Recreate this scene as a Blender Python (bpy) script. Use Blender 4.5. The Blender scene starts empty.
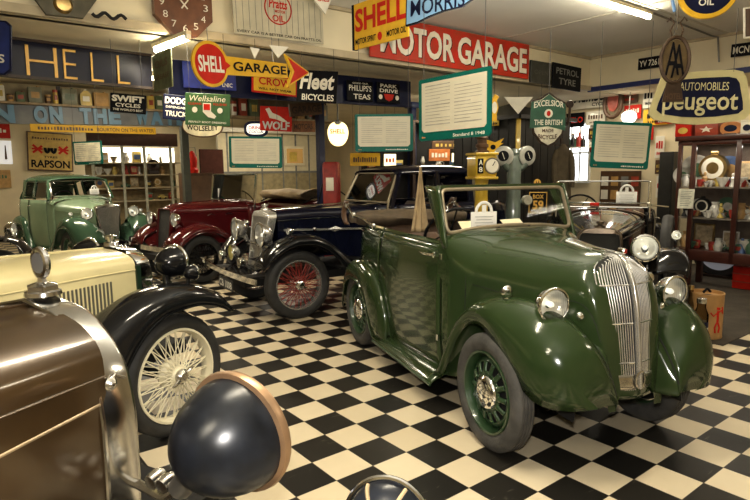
import bpy, math, random
from mathutils import Vector, Matrix
from bisect import bisect_right
random.seed(7)
SC = bpy.context.scene
COL = SC.collection
PI = math.pi
sin, cos, rad = math.sin, math.cos, math.radians

# ------------------------------------------------------------------ camera
EYE = Vector((0.0, 0.0, 1.545)); FPX = 575.63; PIT = -0.138; ROL = -0.01035
_f = Vector((0, cos(PIT), sin(PIT))); _r = Vector((1, 0, 0)); _u = _r.cross(_f)
CR_ = cos(ROL)*_r + sin(ROL)*_u; CU_ = -sin(ROL)*_r + cos(ROL)*_u
cam_d = bpy.data.cameras.new('camera'); cam = bpy.data.objects.new('camera', cam_d); COL.objects.link(cam)
cam_d.sensor_width = 36.0; cam_d.lens = FPX/750*36.0; cam_d.clip_end = 100; cam_d.clip_start = 0.05
m3 = Matrix((CR_, CU_, -_f)).transposed()
cam.matrix_world = Matrix.Translation(EYE) @ m3.to_4x4()
SC.camera = cam

def at(px, py, Y):
    """point of the room seen at photo pixel px,py that lies Y metres ahead"""
    d = _f + (px-375)/FPX*CR_ + (250-py)/FPX*CU_
    return EYE + d*(Y/d.y)
def atz(px, py, z):
    d = _f + (px-375)/FPX*CR_ + (250-py)/FPX*CU_
    return EYE + d*((z-EYE.z)/d.z)

# ------------------------------------------------------------------ room frame: a along J, b along -I
JA = rad(38.03)
J = Vector((cos(JA), sin(JA), 0)); K = Vector((-sin(JA), cos(JA), 0))
def room(a, b, z=0): return a*J + b*K + Vector((0, 0, z))
def toroom(p): return (p.dot(J), p.dot(K), p.z)
def ray_a(px, py, a):   # point on plane a=const
    d = _f + (px-375)/FPX*CR_ + (250-py)/FPX*CU_
    return EYE + d*((a-EYE.dot(J))/d.dot(J))
def ray_b(px, py, b):
    d = _f + (px-375)/FPX*CR_ + (250-py)/FPX*CU_
    return EYE + d*((b-EYE.dot(K))/d.dot(K))

# ------------------------------------------------------------------ interpolation
def ip(x, tab):
    """smooth monotone interpolation through a table of (x, v)"""
    if tab[0][0] > tab[-1][0]: tab = tab[::-1]
    xs = [t[0] for t in tab]; ys = [t[1] for t in tab]
    n = len(xs)
    if x <= xs[0]: return ys[0]
    if x >= xs[-1]: return ys[-1]
    i = bisect_right(xs, x)-1
    h = xs[i+1]-xs[i]; t = (x-xs[i])/h
    d = [(ys[k+1]-ys[k])/(xs[k+1]-xs[k]) for k in range(n-1)]
    def sl(k):
        if k == 0: return d[0]
        if k == n-1: return d[-1]
        if d[k-1]*d[k] <= 0: return 0.0
        return 2*d[k-1]*d[k]/(d[k-1]+d[k])
    m0, m1 = sl(i), sl(i+1)
    t2, t3 = t*t, t*t*t
    return (2*t3-3*t2+1)*ys[i] + (t3-2*t2+t)*h*m0 + (-2*t3+3*t2)*ys[i+1] + (t3-t2)*h*m1
def lerp(a, b, t): return a+(b-a)*t

# ------------------------------------------------------------------ mesh builder
class MB:
    def __init__(s): s.v = []; s.f = []; s.m = []; s.M = Matrix.Identity(4); s.mi = 0
    def add(s, vs, fs):
        o = len(s.v); M = s.M
        s.v += [tuple(M @ Vector(p)) for p in vs]
        s.f += [tuple(i+o for i in f) for f in fs]; s.m += [s.mi]*len(fs)
        return s
    def box(s, c, d, rz=0, bev=0.0):
        x, y, z = d[0]/2, d[1]/2, d[2]/2
        R = Matrix.Rotation(rz, 3, 'Z') if rz else None
        vs = [(sx*x, sy*y, sz*z) for sz in (-1, 1) for sx, sy in ((-1, -1), (1, -1), (1, 1), (-1, 1))]
        if bev > 0:
            b = min(bev, x*.8, y*.8, z*.8); c2 = b*.4
            def ring(X, Y, e, zz):
                return [(X, -(Y-e), zz), (X, Y-e, zz), (X-e, Y, zz), (-(X-e), Y, zz), (-X, Y-e, zz), (-X, -(Y-e), zz), (-(X-e), -Y, zz), (X-e, -Y, zz)]
            i_ = lambda zz: ring(x-b*.6, y-b*.6, min(c2+b*.3, min(x, y)-b*.6), zz)
            vs = i_(-z)+ring(x, y, b, -(z-b))+ring(x, y, b, z-b)+i_(z)
            fs = [tuple(range(7, -1, -1)), tuple(range(24, 32))]
            for l in range(3):
                for k in range(8):
                    a, b2 = l*8+k, l*8+(k+1) % 8
                    fs.append((a, b2, b2+8, a+8))
        else:
            fs = [(3, 2, 1, 0), (4, 5, 6, 7), (0, 1, 5, 4), (1, 2, 6, 5), (2, 3, 7, 6), (3, 0, 4, 7)]
        out = []
        for p in vs:
            p = Vector(p)
            if R: p = R @ p
            out.append(p+Vector(c))
        return s.add(out, fs)
    def beam(s, p0, p1, w, h, up=(0, 0, 1)):
        p0, p1 = Vector(p0), Vector(p1); d = (p1-p0).normalized(); u = Vector(up)
        sd = d.cross(u)
        if sd.length < 1e-5: sd = d.cross(Vector((0, 1, 0)))
        sd.normalize(); u = sd.cross(d)
        vs = [p+sd*(a*w/2)+u*(b*h/2) for p in (p0, p1) for a, b in ((-1, -1), (1, -1), (1, 1), (-1, 1))]
        return s.add(vs, [(3, 2, 1, 0), (4, 5, 6, 7), (0, 1, 5, 4), (1, 2, 6, 5), (2, 3, 7, 6), (3, 0, 4, 7)])
    def tube(s, pts, r, n=8, closed=False, caps=True, up=None):
        pts = [Vector(p) for p in pts]; L = len(pts)
        rs = r if isinstance(r, (list, tuple)) else [r]*L
        vs = []; ref = None
        for i, p in enumerate(pts):
            if closed: t = pts[(i+1) % L]-pts[i-1]
            else: t = pts[min(i+1, L-1)]-pts[max(i-1, 0)]
            t.normalize()
            if ref is None:
                ref = Vector((0, 0, 1)) if abs(t.z) < .9 else Vector((1, 0, 0))
            a = ref - t*ref.dot(t)
            if a.length < 1e-6: a = t.orthogonal()
            a.normalize(); ref = a; b = t.cross(a)
            for k in range(n):
                q = 2*PI*k/n; vs.append(p+(a*cos(q)+b*sin(q))*rs[i])
        fs = []
        for i in range(L if closed else L-1):
            for k in range(n):
                a0 = i*n+k; b0 = i*n+(k+1) % n; j = ((i+1) % L)*n
                fs.append((a0, b0, j+(k+1) % n, j+k))
        if not closed and caps:
            fs.append(tuple(range(n-1, -1, -1))); fs.append(tuple((L-1)*n+k for k in range(n)))
        return s.add(vs, fs)
    def cyl(s, p0, p1, r0, r1=None, n=16): return s.tube([p0, p1], [r0, r0 if r1 is None else r1], n)
    def lathe(s, prof, c=(0, 0, 0), ax=(0, 0, 1), n=24, a0=0, a1=2*PI, sy=1.0):
        """prof: (radius, height along ax)"""
        ax = Vector(ax).normalized(); c = Vector(c)
        e1 = ax.orthogonal().normalized() if abs(ax.z) < .99 else Vector((1, 0, 0))
        if abs(ax.z) < .99: e1 = Vector((0, 0, 1)); e1 = (e1-ax*e1.dot(ax)).normalized()
        e2 = ax.cross(e1); full = abs(a1-a0-2*PI) < 1e-6; m = n if full else n+1
        vs = []
        for k in range(m):
            q = a0+(a1-a0)*k/n
            for r, h in prof: vs.append(c+ax*h+(e1*cos(q)+e2*sin(q)*sy)*r)
        P = len(prof); fs = []
        for k in range(n):
            k2 = (k+1) % m
            for i in range(P-1):
                a, b, c2, d = k*P+i, k2*P+i, k2*P+i+1, k*P+i+1
                if prof[i][0] < 1e-6: fs.append((a, c2, d))
                elif prof[i+1][0] < 1e-6: fs.append((a, b, d))
                else: fs.append((a, b, c2, d))
        return s.add(vs, fs)
    def surf(s, fn, nu, nv, cu=False, cv=False):
        vs = []; U = nu if cu else nu+1; V = nv if cv else nv+1
        for i in range(U):
            for j in range(V): vs.append(fn(i/nu, j/nv))
        fs = []
        for i in range(nu):
            for j in range(nv):
                i2, j2 = (i+1) % U, (j+1) % V
                fs.append((i*V+j, i2*V+j, i2*V+j2, i*V+j2))
        return s.add(vs, fs)
    def prism(s, poly, y0, y1):
        """poly in x,z extruded along y"""
        n = len(poly)
        vs = [(p[0], y0, p[1]) for p in poly]+[(p[0], y1, p[1]) for p in poly]
        fs = [tuple(range(n)), tuple(range(2*n-1, n-1, -1))]+[(i, i+n, (i+1) % n+n, (i+1) % n) for i in range(n)]
        return s.add(vs, fs)
    def quad(s, a, b, c, d): return s.add([a, b, c, d], [(0, 1, 2, 3)])
    def build(s, name, mat, parent=None, ang=38, loc=None, rz=None, thick=0, sub=0, weld=True):
        me = bpy.data.meshes.new(name); me.from_pydata(s.v, [], s.f)
        for mt in (mat if isinstance(mat, (list, tuple)) else [mat]): me.materials.append(mt)
        if any(s.m): me.polygons.foreach_set('material_index', s.m)
        import bmesh
        bm = bmesh.new(); bm.from_mesh(me)
        if weld: bmesh.ops.remove_doubles(bm, verts=bm.verts, dist=1e-5)
        bmesh.ops.recalc_face_normals(bm, faces=bm.faces)
        bm.to_mesh(me); bm.free()
        if ang:
            me.polygons.foreach_set('use_smooth', [True]*len(me.polygons))
            me.set_sharp_from_angle(angle=rad(ang))
        o = bpy.data.objects.new(name, me); COL.objects.link(o)
        if parent is not None: o.parent = parent
        if loc is not None: o.location = loc
        if rz is not None: o.rotation_euler = (0, 0, rz)
        if thick:
            md = o.modifiers.new('thickness', 'SOLIDIFY'); md.thickness = thick; md.offset = 0
        return o
def mir(fn): return lambda u, v: (lambda p: (p[0], -p[1], p[2]))(fn(u, v))

def tag(o, label=None, cat=None, group=None, kind=None):
    if label: o['label'] = label
    if cat: o['category'] = cat
    if group: o['group'] = group
    if kind: o['kind'] = kind
    return o
def empty(name, loc, rz=0, label=None, cat=None, group=None):
    o = bpy.data.objects.new(name, None); COL.objects.link(o); o.location = loc; o.rotation_euler = (0, 0, rz)
    o.empty_display_size = .1
    return tag(o, label, cat, group)
def copy_tree(o, parent=None):
    c = o.copy(); COL.objects.link(c)
    if parent is not None: c.parent = parent
    for ch in [x for x in SC.objects if x.parent == o]: copy_tree(ch, c)
    return c

# ------------------------------------------------------------------ materials
MATS = {}
def mat(name, col, rough=.5, metal=0.0, coat=0.0, coat_r=.05, var=0.0, vs=8.0, bump=0.0, bs=60.0, emit=None, es=0.0, spec=.5, wear_or_sheen=None, trans=0.0, ior=1.5):
    if name in MATS: return MATS[name]
    m = bpy.data.materials.new(name); m.use_nodes = True; nt = m.node_tree; N = nt.nodes; L = nt.links
    b = N['Principled BSDF']
    b.inputs['Base Color'].default_value = (*col, 1); b.inputs['Roughness'].default_value = rough
    b.inputs['Metallic'].default_value = metal; b.inputs['Coat Weight'].default_value = coat
    b.inputs['Coat Roughness'].default_value = coat_r; b.inputs['Specular IOR Level'].default_value = spec
    b.inputs['Transmission Weight'].default_value = trans; b.inputs['IOR'].default_value = ior
    if emit: b.inputs['Emission Color'].default_value = (*emit, 1); b.inputs['Emission Strength'].default_value = es
    if var or bump or wear_or_sheen:
        tc = N.new('ShaderNodeTexCoord')
    if var or wear_or_sheen:
        n = N.new('ShaderNodeTexNoise'); n.inputs['Scale'].default_value = vs; n.inputs['Detail'].default_value = 5
        L.new(tc.outputs['Object'], n.inputs['Vector'])
        r = N.new('ShaderNodeValToRGB'); r.color_ramp.elements[0].position = .3; r.color_ramp.elements[1].position = .7
        d = wear_or_sheen or tuple(c*(1-var) for c in col)
        r.color_ramp.elements[0].color = (*d, 1); r.color_ramp.elements[1].color = (*[min(1, c*(1+var*.5)) for c in col], 1)
        L.new(n.outputs['Fac'], r.inputs['Fac']); L.new(r.outputs['Color'], b.inputs['Base Color'])
    if bump:
        n2 = N.new('ShaderNodeTexNoise'); n2.inputs['Scale'].default_value = bs; n2.inputs['Detail'].default_value = 3
        L.new(tc.outputs['Object'], n2.inputs['Vector'])
        bp = N.new('ShaderNodeBump'); bp.inputs['Strength'].default_value = bump; bp.inputs['Distance'].default_value = .01
        L.new(n2.outputs['Fac'], bp.inputs['Height']); L.new(bp.outputs['Normal'], b.inputs['Normal'])
    MATS[name] = m
    return m
def paint(name, col, rough=.13, coat=0.0, var=.12, cr=.03): return mat(name, col, rough, 0, coat, cr, var=var, vs=3.0)
def glass_mat(name, tint=(1, 1, 1), refl=.28, dim=1.0):
    if name in MATS: return MATS[name]
    m = bpy.data.materials.new(name); m.use_nodes = True; nt = m.node_tree; N = nt.nodes; L = nt.links
    N.remove(N['Principled BSDF']); out = N['Material Output']
    t = N.new('ShaderNodeBsdfTransparent'); t.inputs['Color'].default_value = (*[c*dim for c in tint], 1)
    g = N.new('ShaderNodeBsdfGlossy'); g.inputs['Roughness'].default_value = .02; g.inputs['Color'].default_value = (refl, refl, refl, 1)
    fr = N.new('ShaderNodeFresnel'); fr.inputs['IOR'].default_value = 1.22
    mx = N.new('ShaderNodeMixShader'); L.new(fr.outputs[0], mx.inputs[0]); L.new(t.outputs[0], mx.inputs[1]); L.new(g.outputs[0], mx.inputs[2])
    L.new(mx.outputs[0], out.inputs['Surface']); MATS[name] = m
    return m
CHROME = mat('chrome', (.84, .85, .85), .10, 1.0, var=.08, vs=20)
DULLCHROME = mat('dull_nickel', (.62, .60, .55), .22, 1.0, var=.2, vs=30, bump=.05, bs=40)
BRASS = mat('brass', (.55, .40, .18), .3, 1.0, var=.2)
COPPER = mat('copper', (.60, .36, .20), .32, 1.0, var=.2, vs=10)
TYRE = mat('tyre_rubber', (.030, .029, .027), .62, var=.35, vs=12, bump=.12, bs=90)
TYREGREY = mat('tyre_rubber_worn', (.075, .072, .066), .75, var=.4, vs=10, bump=.3, bs=70)
BLACKPAINT = paint('black_enamel', (.008, .008, .009))
DARK = mat('dark_void', (.012, .011, .010), .8)
GLASS = glass_mat('window_glass')
LENS = mat('lamp_lens_glass', (.88, .87, .80), .16, .72, 1.0, .02, bump=.35, bs=55, emit=(1, .95, .8), es=.10)  # slight glow stands in for flash light on the lens
LEATHER = mat('brown_leather', (.12, .065, .035), .45, var=.3, bump=.1, bs=120)
CANVAS = mat('drab_canvas', (.10, .072, .042), .8, var=.3, vs=14, bump=.25, bs=160)
BEIGE = mat('beige_canvas', (.40, .30, .17), .8, var=.25, vs=14, bump=.2, bs=160)
WHITE = mat('white_card', (.80, .79, .74), .5, var=.05)
CREAMCARD = mat('cream_card', (.78, .70, .46), .6, var=.08)
INK = mat('black_ink', (.02, .02, .022), .5)
# ------------------------------------------------------------------ text on flat boards
_tc = {}
def text_mesh(body, bold=0.0, shear=0.0):
    key = (body, bold, shear)
    if key in _tc: return _tc[key]
    cu = bpy.data.curves.new('lettering', 'FONT'); cu.body = body; cu.size = 1; cu.offset = bold; cu.shear = shear
    cu.resolution_u = 3; cu.fill_mode = 'FRONT'
    ob = bpy.data.objects.new('lettering', cu); COL.objects.link(ob)
    dg = bpy.context.evaluated_depsgraph_get(); me = bpy.data.meshes.new_from_object(ob.evaluated_get(dg))
    vs = [tuple(v.co) for v in me.vertices]; fs = [tuple(p.vertices) for p in me.polygons]
    bpy.data.objects.remove(ob); bpy.data.curves.remove(cu); bpy.data.meshes.remove(me)
    x0 = min(v[0] for v in vs); x1 = max(v[0] for v in vs); y0 = min(v[1] for v in vs); y1 = max(v[1] for v in vs)
    vs = [((v[0]-x0)/(x1-x0), (v[1]-y0)/(y1-y0)) for v in vs]
    _tc[key] = (vs, fs); return _tc[key]
def txt(parent, body, cx, cz, w, h, m, off=.004, bold=.02, shear=0.0, arc=0.0, rot=0.0, name='lettering', depth=0.0, y0=0.0):
    """flat lettering fitted in a w x h box centred cx,cz on a board whose face is y=y0, facing -y"""
    vs, fs = text_mesh(body, bold, shear)
    out = []
    for u, v in vs:
        x = (u-.5)*w; z = (v-.5)*h
        if arc: z += arc*(1-(2*(u-.5))**2)
        if rot: x, z = x*cos(rot)-z*sin(rot), x*sin(rot)+z*cos(rot)
        out.append((cx+x, y0-off, cz+z))
    me = bpy.data.meshes.new(name)
    if depth:
        n = len(out); from collections import Counter
        ec = Counter(); dirs = {}
        for f in fs:
            for i in range(len(f)):
                a, b = f[i], f[(i+1) % len(f)]; ec[(min(a, b), max(a, b))] += 1; dirs[(min(a, b), max(a, b))] = (a, b)
        o2 = [(p[0], p[1]+depth, p[2]) for p in out]
        f2 = list(fs)+[(dirs[e][0], dirs[e][1], dirs[e][1]+n, dirs[e][0]+n) for e in ec if ec[e] == 1]
        me.from_pydata(out+o2, [], f2)
    else: me.from_pydata(out, [], fs)
    me.materials.append(m)
    o = bpy.data.objects.new(name, me); COL.objects.link(o)
    if parent is not None: o.parent = parent
    return o

# ------------------------------------------------------------------ car pieces
REFL = mat('lamp_reflector_silver', (.86, .84, .76), .2, .6, emit=(1, .95, .84), es=.06, bump=.15, bs=60)  # faint glow put in for the flash a reflector would catch
BULB = mat('lamp_bulb_glass', (.95, .95, .9), .1, emit=(1, 1, .9), es=.5)
AMBER = mat('amber_lens', (.75, .62, .20), .25, .2, coat=1, emit=(.8, .7, .25), es=.1)
def fluted_glass():
    m = glass_mat('fluted_glass', (1, 1, .97)); nt = m.node_tree; N = nt.nodes; L = nt.links
    tc = N.new('ShaderNodeTexCoord'); wv = N.new('ShaderNodeTexWave'); wv.bands_direction = 'Y'; wv.inputs['Scale'].default_value = 22; L.new(tc.outputs['Object'], wv.inputs[0])
    bp = N.new('ShaderNodeBump'); bp.inputs['Strength'].default_value = .5; bp.inputs['Distance'].default_value = .01; L.new(wv.outputs['Fac'], bp.inputs['Height'])
    for n in N:
        if n.type in ('BSDF_GLOSSY', 'FRESNEL'): L.new(bp.outputs[0], n.inputs['Normal'])
    return m
LENSG = fluted_glass()
def wheel(car, x, y, r, wd, s, kind, rimc, spoke=None, rim_r=.6, steer=0.0, cap=CHROME, hub=None, tyre=TYRE):
    """tyre as the part 'wheel'; rim, wire lattice and hub as its sub-parts. s=+1 outer face toward +y"""
    W = wd/2
    mb = MB(); ri = r*rim_r+.012
    pr = [(ri, -W*.62), (ri+.02, -W*.85), (ri+(r-ri)*.5, -W), (r-.022, -W*.9), (r-.006, -W*.7), (r, -W*.55)]
    for g in (-.3, 0, .3): pr += [(r, W*(g-.06)), (r-.006, W*(g-.04)), (r-.006, W*(g+.04)), (r, W*(g+.06))]
    pr += [(r, W*.55), (r-.006, W*.7), (r-.022, W*.9), (ri+(r-ri)*.62, W*.985), (ri+(r-ri)*.5, W), (ri+.03, W*.9), (ri+.024, W*.85), (ri, W*.62), (ri, -W*.62)]
    mb.lathe(pr, ax=(0, s, 0), n=56)
    wo = mb.build('wheel', tyre, car, ang=30, loc=(x, y, r), rz=steer)
    mb = MB(); f = W*.72
    pr = [(ri+.012, f), (ri+.010, f+.008), (ri-.002, f+.008), (ri-.007, f-.004), (ri-.012, W*.35), (ri-.018, 0), (ri-.014, -W*.4), (ri+.008, -f)]
    mb.lathe(pr, ax=(0, s, 0), n=48); mb.build('rim', rimc, wo)
    hc = hub or rimc
    if kind == 'wire':
        mb = MB(); n = 24
        rr = ri-.016
        for layer, (hr, hy, ry, tw) in enumerate(((.052, W*.95, W*.25, .42), (.052, W*.95, W*.25, -.42), (.075, -W*.3, -W*.05, .30), (.075, -W*.3, -W*.05, -.30))):
            for k in range(n if layer < 2 else n//2):
                q = 2*PI*(k+.25*layer)/(n if layer < 2 else n//2); p = q+tw*(1 if layer % 2 == 0 else 1)
                a = (hr*cos(q), s*hy, hr*sin(q)); b = (rr*cos(p), s*ry, rr*sin(p))
                mb.tube([a, b], .0034, 5, caps=False)
        mb.build('wire_lattice', spoke or rimc, wo, ang=60)
        mb = MB(); mb.lathe([(.0, -W*.5), (.085, -W*.5), (.085, -W*.3), (.06, W*.1), (.058, W*.9), (.046, W*1.1), (.0, W*1.1)], ax=(0, s, 0), n=24)
        mb.build('hub', hc, wo)
        mb = MB(); mb.lathe([(.044, W*1.08), (.046, W*1.3), (.036, W*1.4), (.024, W*1.62), (.0, W*1.66)], ax=(0, s, 0), n=20)
        for k in (0, 1):
            q = .5+PI*k; c = Vector((cos(q), 0, sin(q)))
            mb.tube([c*.02+Vector((0, s*W*1.3, 0)), c*.06+Vector((0, s*W*1.42, 0)), c*.088+Vector((0, s*W*1.36, 0))], [.013, .011, .005], 8)
        mb.build('spinner', cap, wo)
    elif kind == 'clean':     # easy-clean disc with radial slots
        mb = MB(); mb.lathe([(.0, -.005), (ri-.02, -.005)], ax=(0, s, 0), n=32); mb.build('brake_backplate', DARK, wo)
        mb = MB(); n = 14
        mb.lathe([(ri-.022, W*.05), (ri-.045, W*.30), (ri-.050, W*.34), (ri-.055, W*.30)], ax=(0, s, 0), n=48)
        mb.lathe([(.118, W*.50), (.112, W*.56), (.085, W*.62), (.0, W*.62)], ax=(0, s, 0), n=32)
        for k in range(n):
            q = 2*PI*k/n; e = PI/n*.62
            def fn(u, v, q=q, e=e):
                rr = lerp(.112, ri-.05, u); ee = lerp(PI/n*.72, e*.75, u)*(1-.22*sin(PI*u)); aa = q+ee*(2*v-1)
                return (rr*cos(aa), s*(lerp(W*.56, W*.32, u)+.010*(1-(2*v-1)**2)), rr*sin(aa))
            mb.surf(fn, 5, 4)
        mb.build('slotted_disc', rimc, wo, thick=.004)
        mb = MB(); mb.lathe([(.098, W*.60), (.096, W*.75), (.082, W*.98), (.055, W*1.08), (.05, W*1.02), (.03, W*1.10), (.0, W*1.12)], ax=(0, s, 0), n=32)
        mb.build('hub_cap', cap, wo)
    elif kind == 'disc':
        mb = MB(); mb.lathe([(ri-.02, W*.1), (ri-.04, W*.35), (ri-.07, W*.2), (.11, W*.45), (.0, W*.5)], ax=(0, s, 0), n=40); mb.build('wheel_disc', rimc, wo)
        mb = MB(); mb.lathe([(.10, W*.45), (.095, W*.75), (.06, W*1.0), (.0, W*1.05)], ax=(0, s, 0), n=28); mb.build('hub_cap', cap, wo)
    return wo

def headlamp(car, p, r, d=(1, 0, 0), shell=CHROME, rim=CHROME, lens=LENS, name='headlamp', deep=1.15, stalk=None, stalkm=None, n=36):
    """round lamp with centre of lens at p, facing d (car local)"""
    d = Vector(d).normalized(); L = r*deep
    mb = MB()
    pr = [(0, -L)]+[(r*.97*sin(t), -L*cos(t)*1.0) for t in [PI/2*k/9 for k in range(1, 9)]]+[(r*.97, -.0)]
    mb.lathe(pr, p, d, n)
    o = mb.build(name, shell, car, ang=50)
    mb = MB(); mb.lathe([(r*.97, -r*.10), (r*1.05, -r*.08), (r*1.07, 0), (r*1.04, r*.09), (r*.95, r*.12), (r*.9, r*.07)], p, d, n); mb.build('lamp_rim', rim, o)
    if lens is LENS or lens is AMBER:
        mb = MB(); mb.lathe([(r*.90, r*.02), (r*.84, -r*.16), (r*.66, -r*.34), (r*.40, -r*.48), (r*.12, -r*.54), (0, -r*.55)], p, d, n)
        mb.build('lamp_reflector', REFL if lens is LENS else AMBER, o)
        mb = MB(); q_ = Vector(p)-d*r*.42; mb.lathe([(0, -.02), (r*.16, -.01), (r*.19, r*.15), (r*.12, r*.30), (0, r*.34)], q_, d, 16); mb.build('lamp_bulb', BULB, o)
        mb = MB(); mb.lathe([(r*.92, r*.07)]+[(r*.90*cos(t), r*.07+r*.20*sin(t)) for t in [PI/2*k/8 for k in range(1, 8)]]+[(0, r*.27)], p, d, n)
        mb.build('lamp_lens', LENSG, o)
    else:
        mb = MB(); mb.lathe([(r*.95, r*.07)]+[(r*.93*cos(t), r*.07+r*.20*sin(t)) for t in [PI/2*k/8 for k in range(1, 8)]]+[(0, r*.27)], p, d, n)
        mb.build('lamp_lens', lens, o)
    if stalk:
        mb = MB(); mb.tube([Vector(p)-d*L*.5, stalk], [r*.28, r*.2], 10); mb.build('lamp_bracket', stalkm or shell, o)
    return o

def fender(car, T, s, name='front_fender', m=None, lip=True, nu=44, nv=16, n=.8, lipm=None, cx=.45, parts=None, tuck=0.0):
    """T: dict of tables in x: top, zb (outer lower edge), yo, yi, zi ; s=+1 left/-1 right"""
    x0, x1 = T['x']
    def xs(u): return lerp(x0, x1, u if not T.get('ease') else (1-cos(PI*u))/2*T['ease']+u*(1-T['ease']))
    def fn(u, v):
        x = xs(u); zt = ip(x, T['top']); zb = min(ip(x, T['zb']), zt-.004); yo = ip(x, T['yo']); yi = ip(x, T['yi']); zi = min(ip(x, T['zi']), zt-.003)
        ym = lerp(yi, yo, cx)
        if v < .35:
            t = v/.35; y = lerp(yi, ym, t); z = zi+(zt-zi)*sin(PI/2*t)
        else:
            t = (v-.35)/.65*PI/2; y = ym+(yo-ym)*max(0, sin(t))**n; z = zb+(zt-zb)*max(0, cos(t))**(n*.85)
        if tuck and v > .7: y -= tuck*((v-.7)/.3)**2
        return (x, s*y, z)
    mb = MB(); mb.surf(fn, nu, nv)
    o = mb.build(name, m, car, ang=60, thick=.004, weld=False)
    if lip:
        mb = MB(); mb.tube([fn(k/nu, 1) for k in range(nu+1)], .007, 6); mb.build('rolled_lip', lipm or m, o)
    return o, fn

def plate(car, body, p, w, h, d=(1, 0, 0), m=None, mt=None, name='number_plate'):
    """flat plate with characters; faces local +x by default (rz turns it)"""
    mb = MB(); mb.box((0, 0, 0), (w, .01, h), bev=.004)
    o = mb.build(name, m or INK, car, loc=p); ang = math.atan2(d[1], d[0])+PI/2; o.rotation_euler = (0, 0, ang)
    txt(o, body, 0, 0, w*.86, h*.66, mt or WHITE, off=.007, bold=.03)
    return o
def tag_card(loc, rz, label, sc=1.0):
    """white padlock-shaped card seen in the windscreens"""
    o = empty('windscreen_card', loc, rz, label, 'card')
    mb = MB(); mb.box((0, 0, .06*sc), (.17*sc, .004, .11*sc), bev=.001); mb.build('card_panel', WHITE, o)
    mb = MB()
    pts = [(.05*sc*cos(PI*k/10), 0, .115*sc+.055*sc*sin(PI*k/10)) for k in range(11)]
    mb.tube(pts, .010*sc, 6); mb.build('card_handle', WHITE, o)
    mb = MB(); mb.box((0, -.003, .135*sc), (.028*sc, .003, .04*sc)); mb.build('card_keyhole', WHITE, o)
    mb = MB()
    for k in range(4): mb.box((0, -.004, (.085-.018*k)*sc), ((.12-.02*(k % 2))*sc, .001, .004*sc))
    mb.build('printed_lines', mat('grey_ink', (.4, .4, .38), .6), o)
    return o
# ------------------------------------------------------------------ room shell (frame: a along J, b along K)
TILE = .2325
ZL, ZH = 2.75, 3.27       # soffit height, main ceiling height
BF, AF = 5.3, 8.5         # planes of the two fascias
A0, A1, B0, B1 = -4.0, 9.6, -4.0, 16.0

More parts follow.
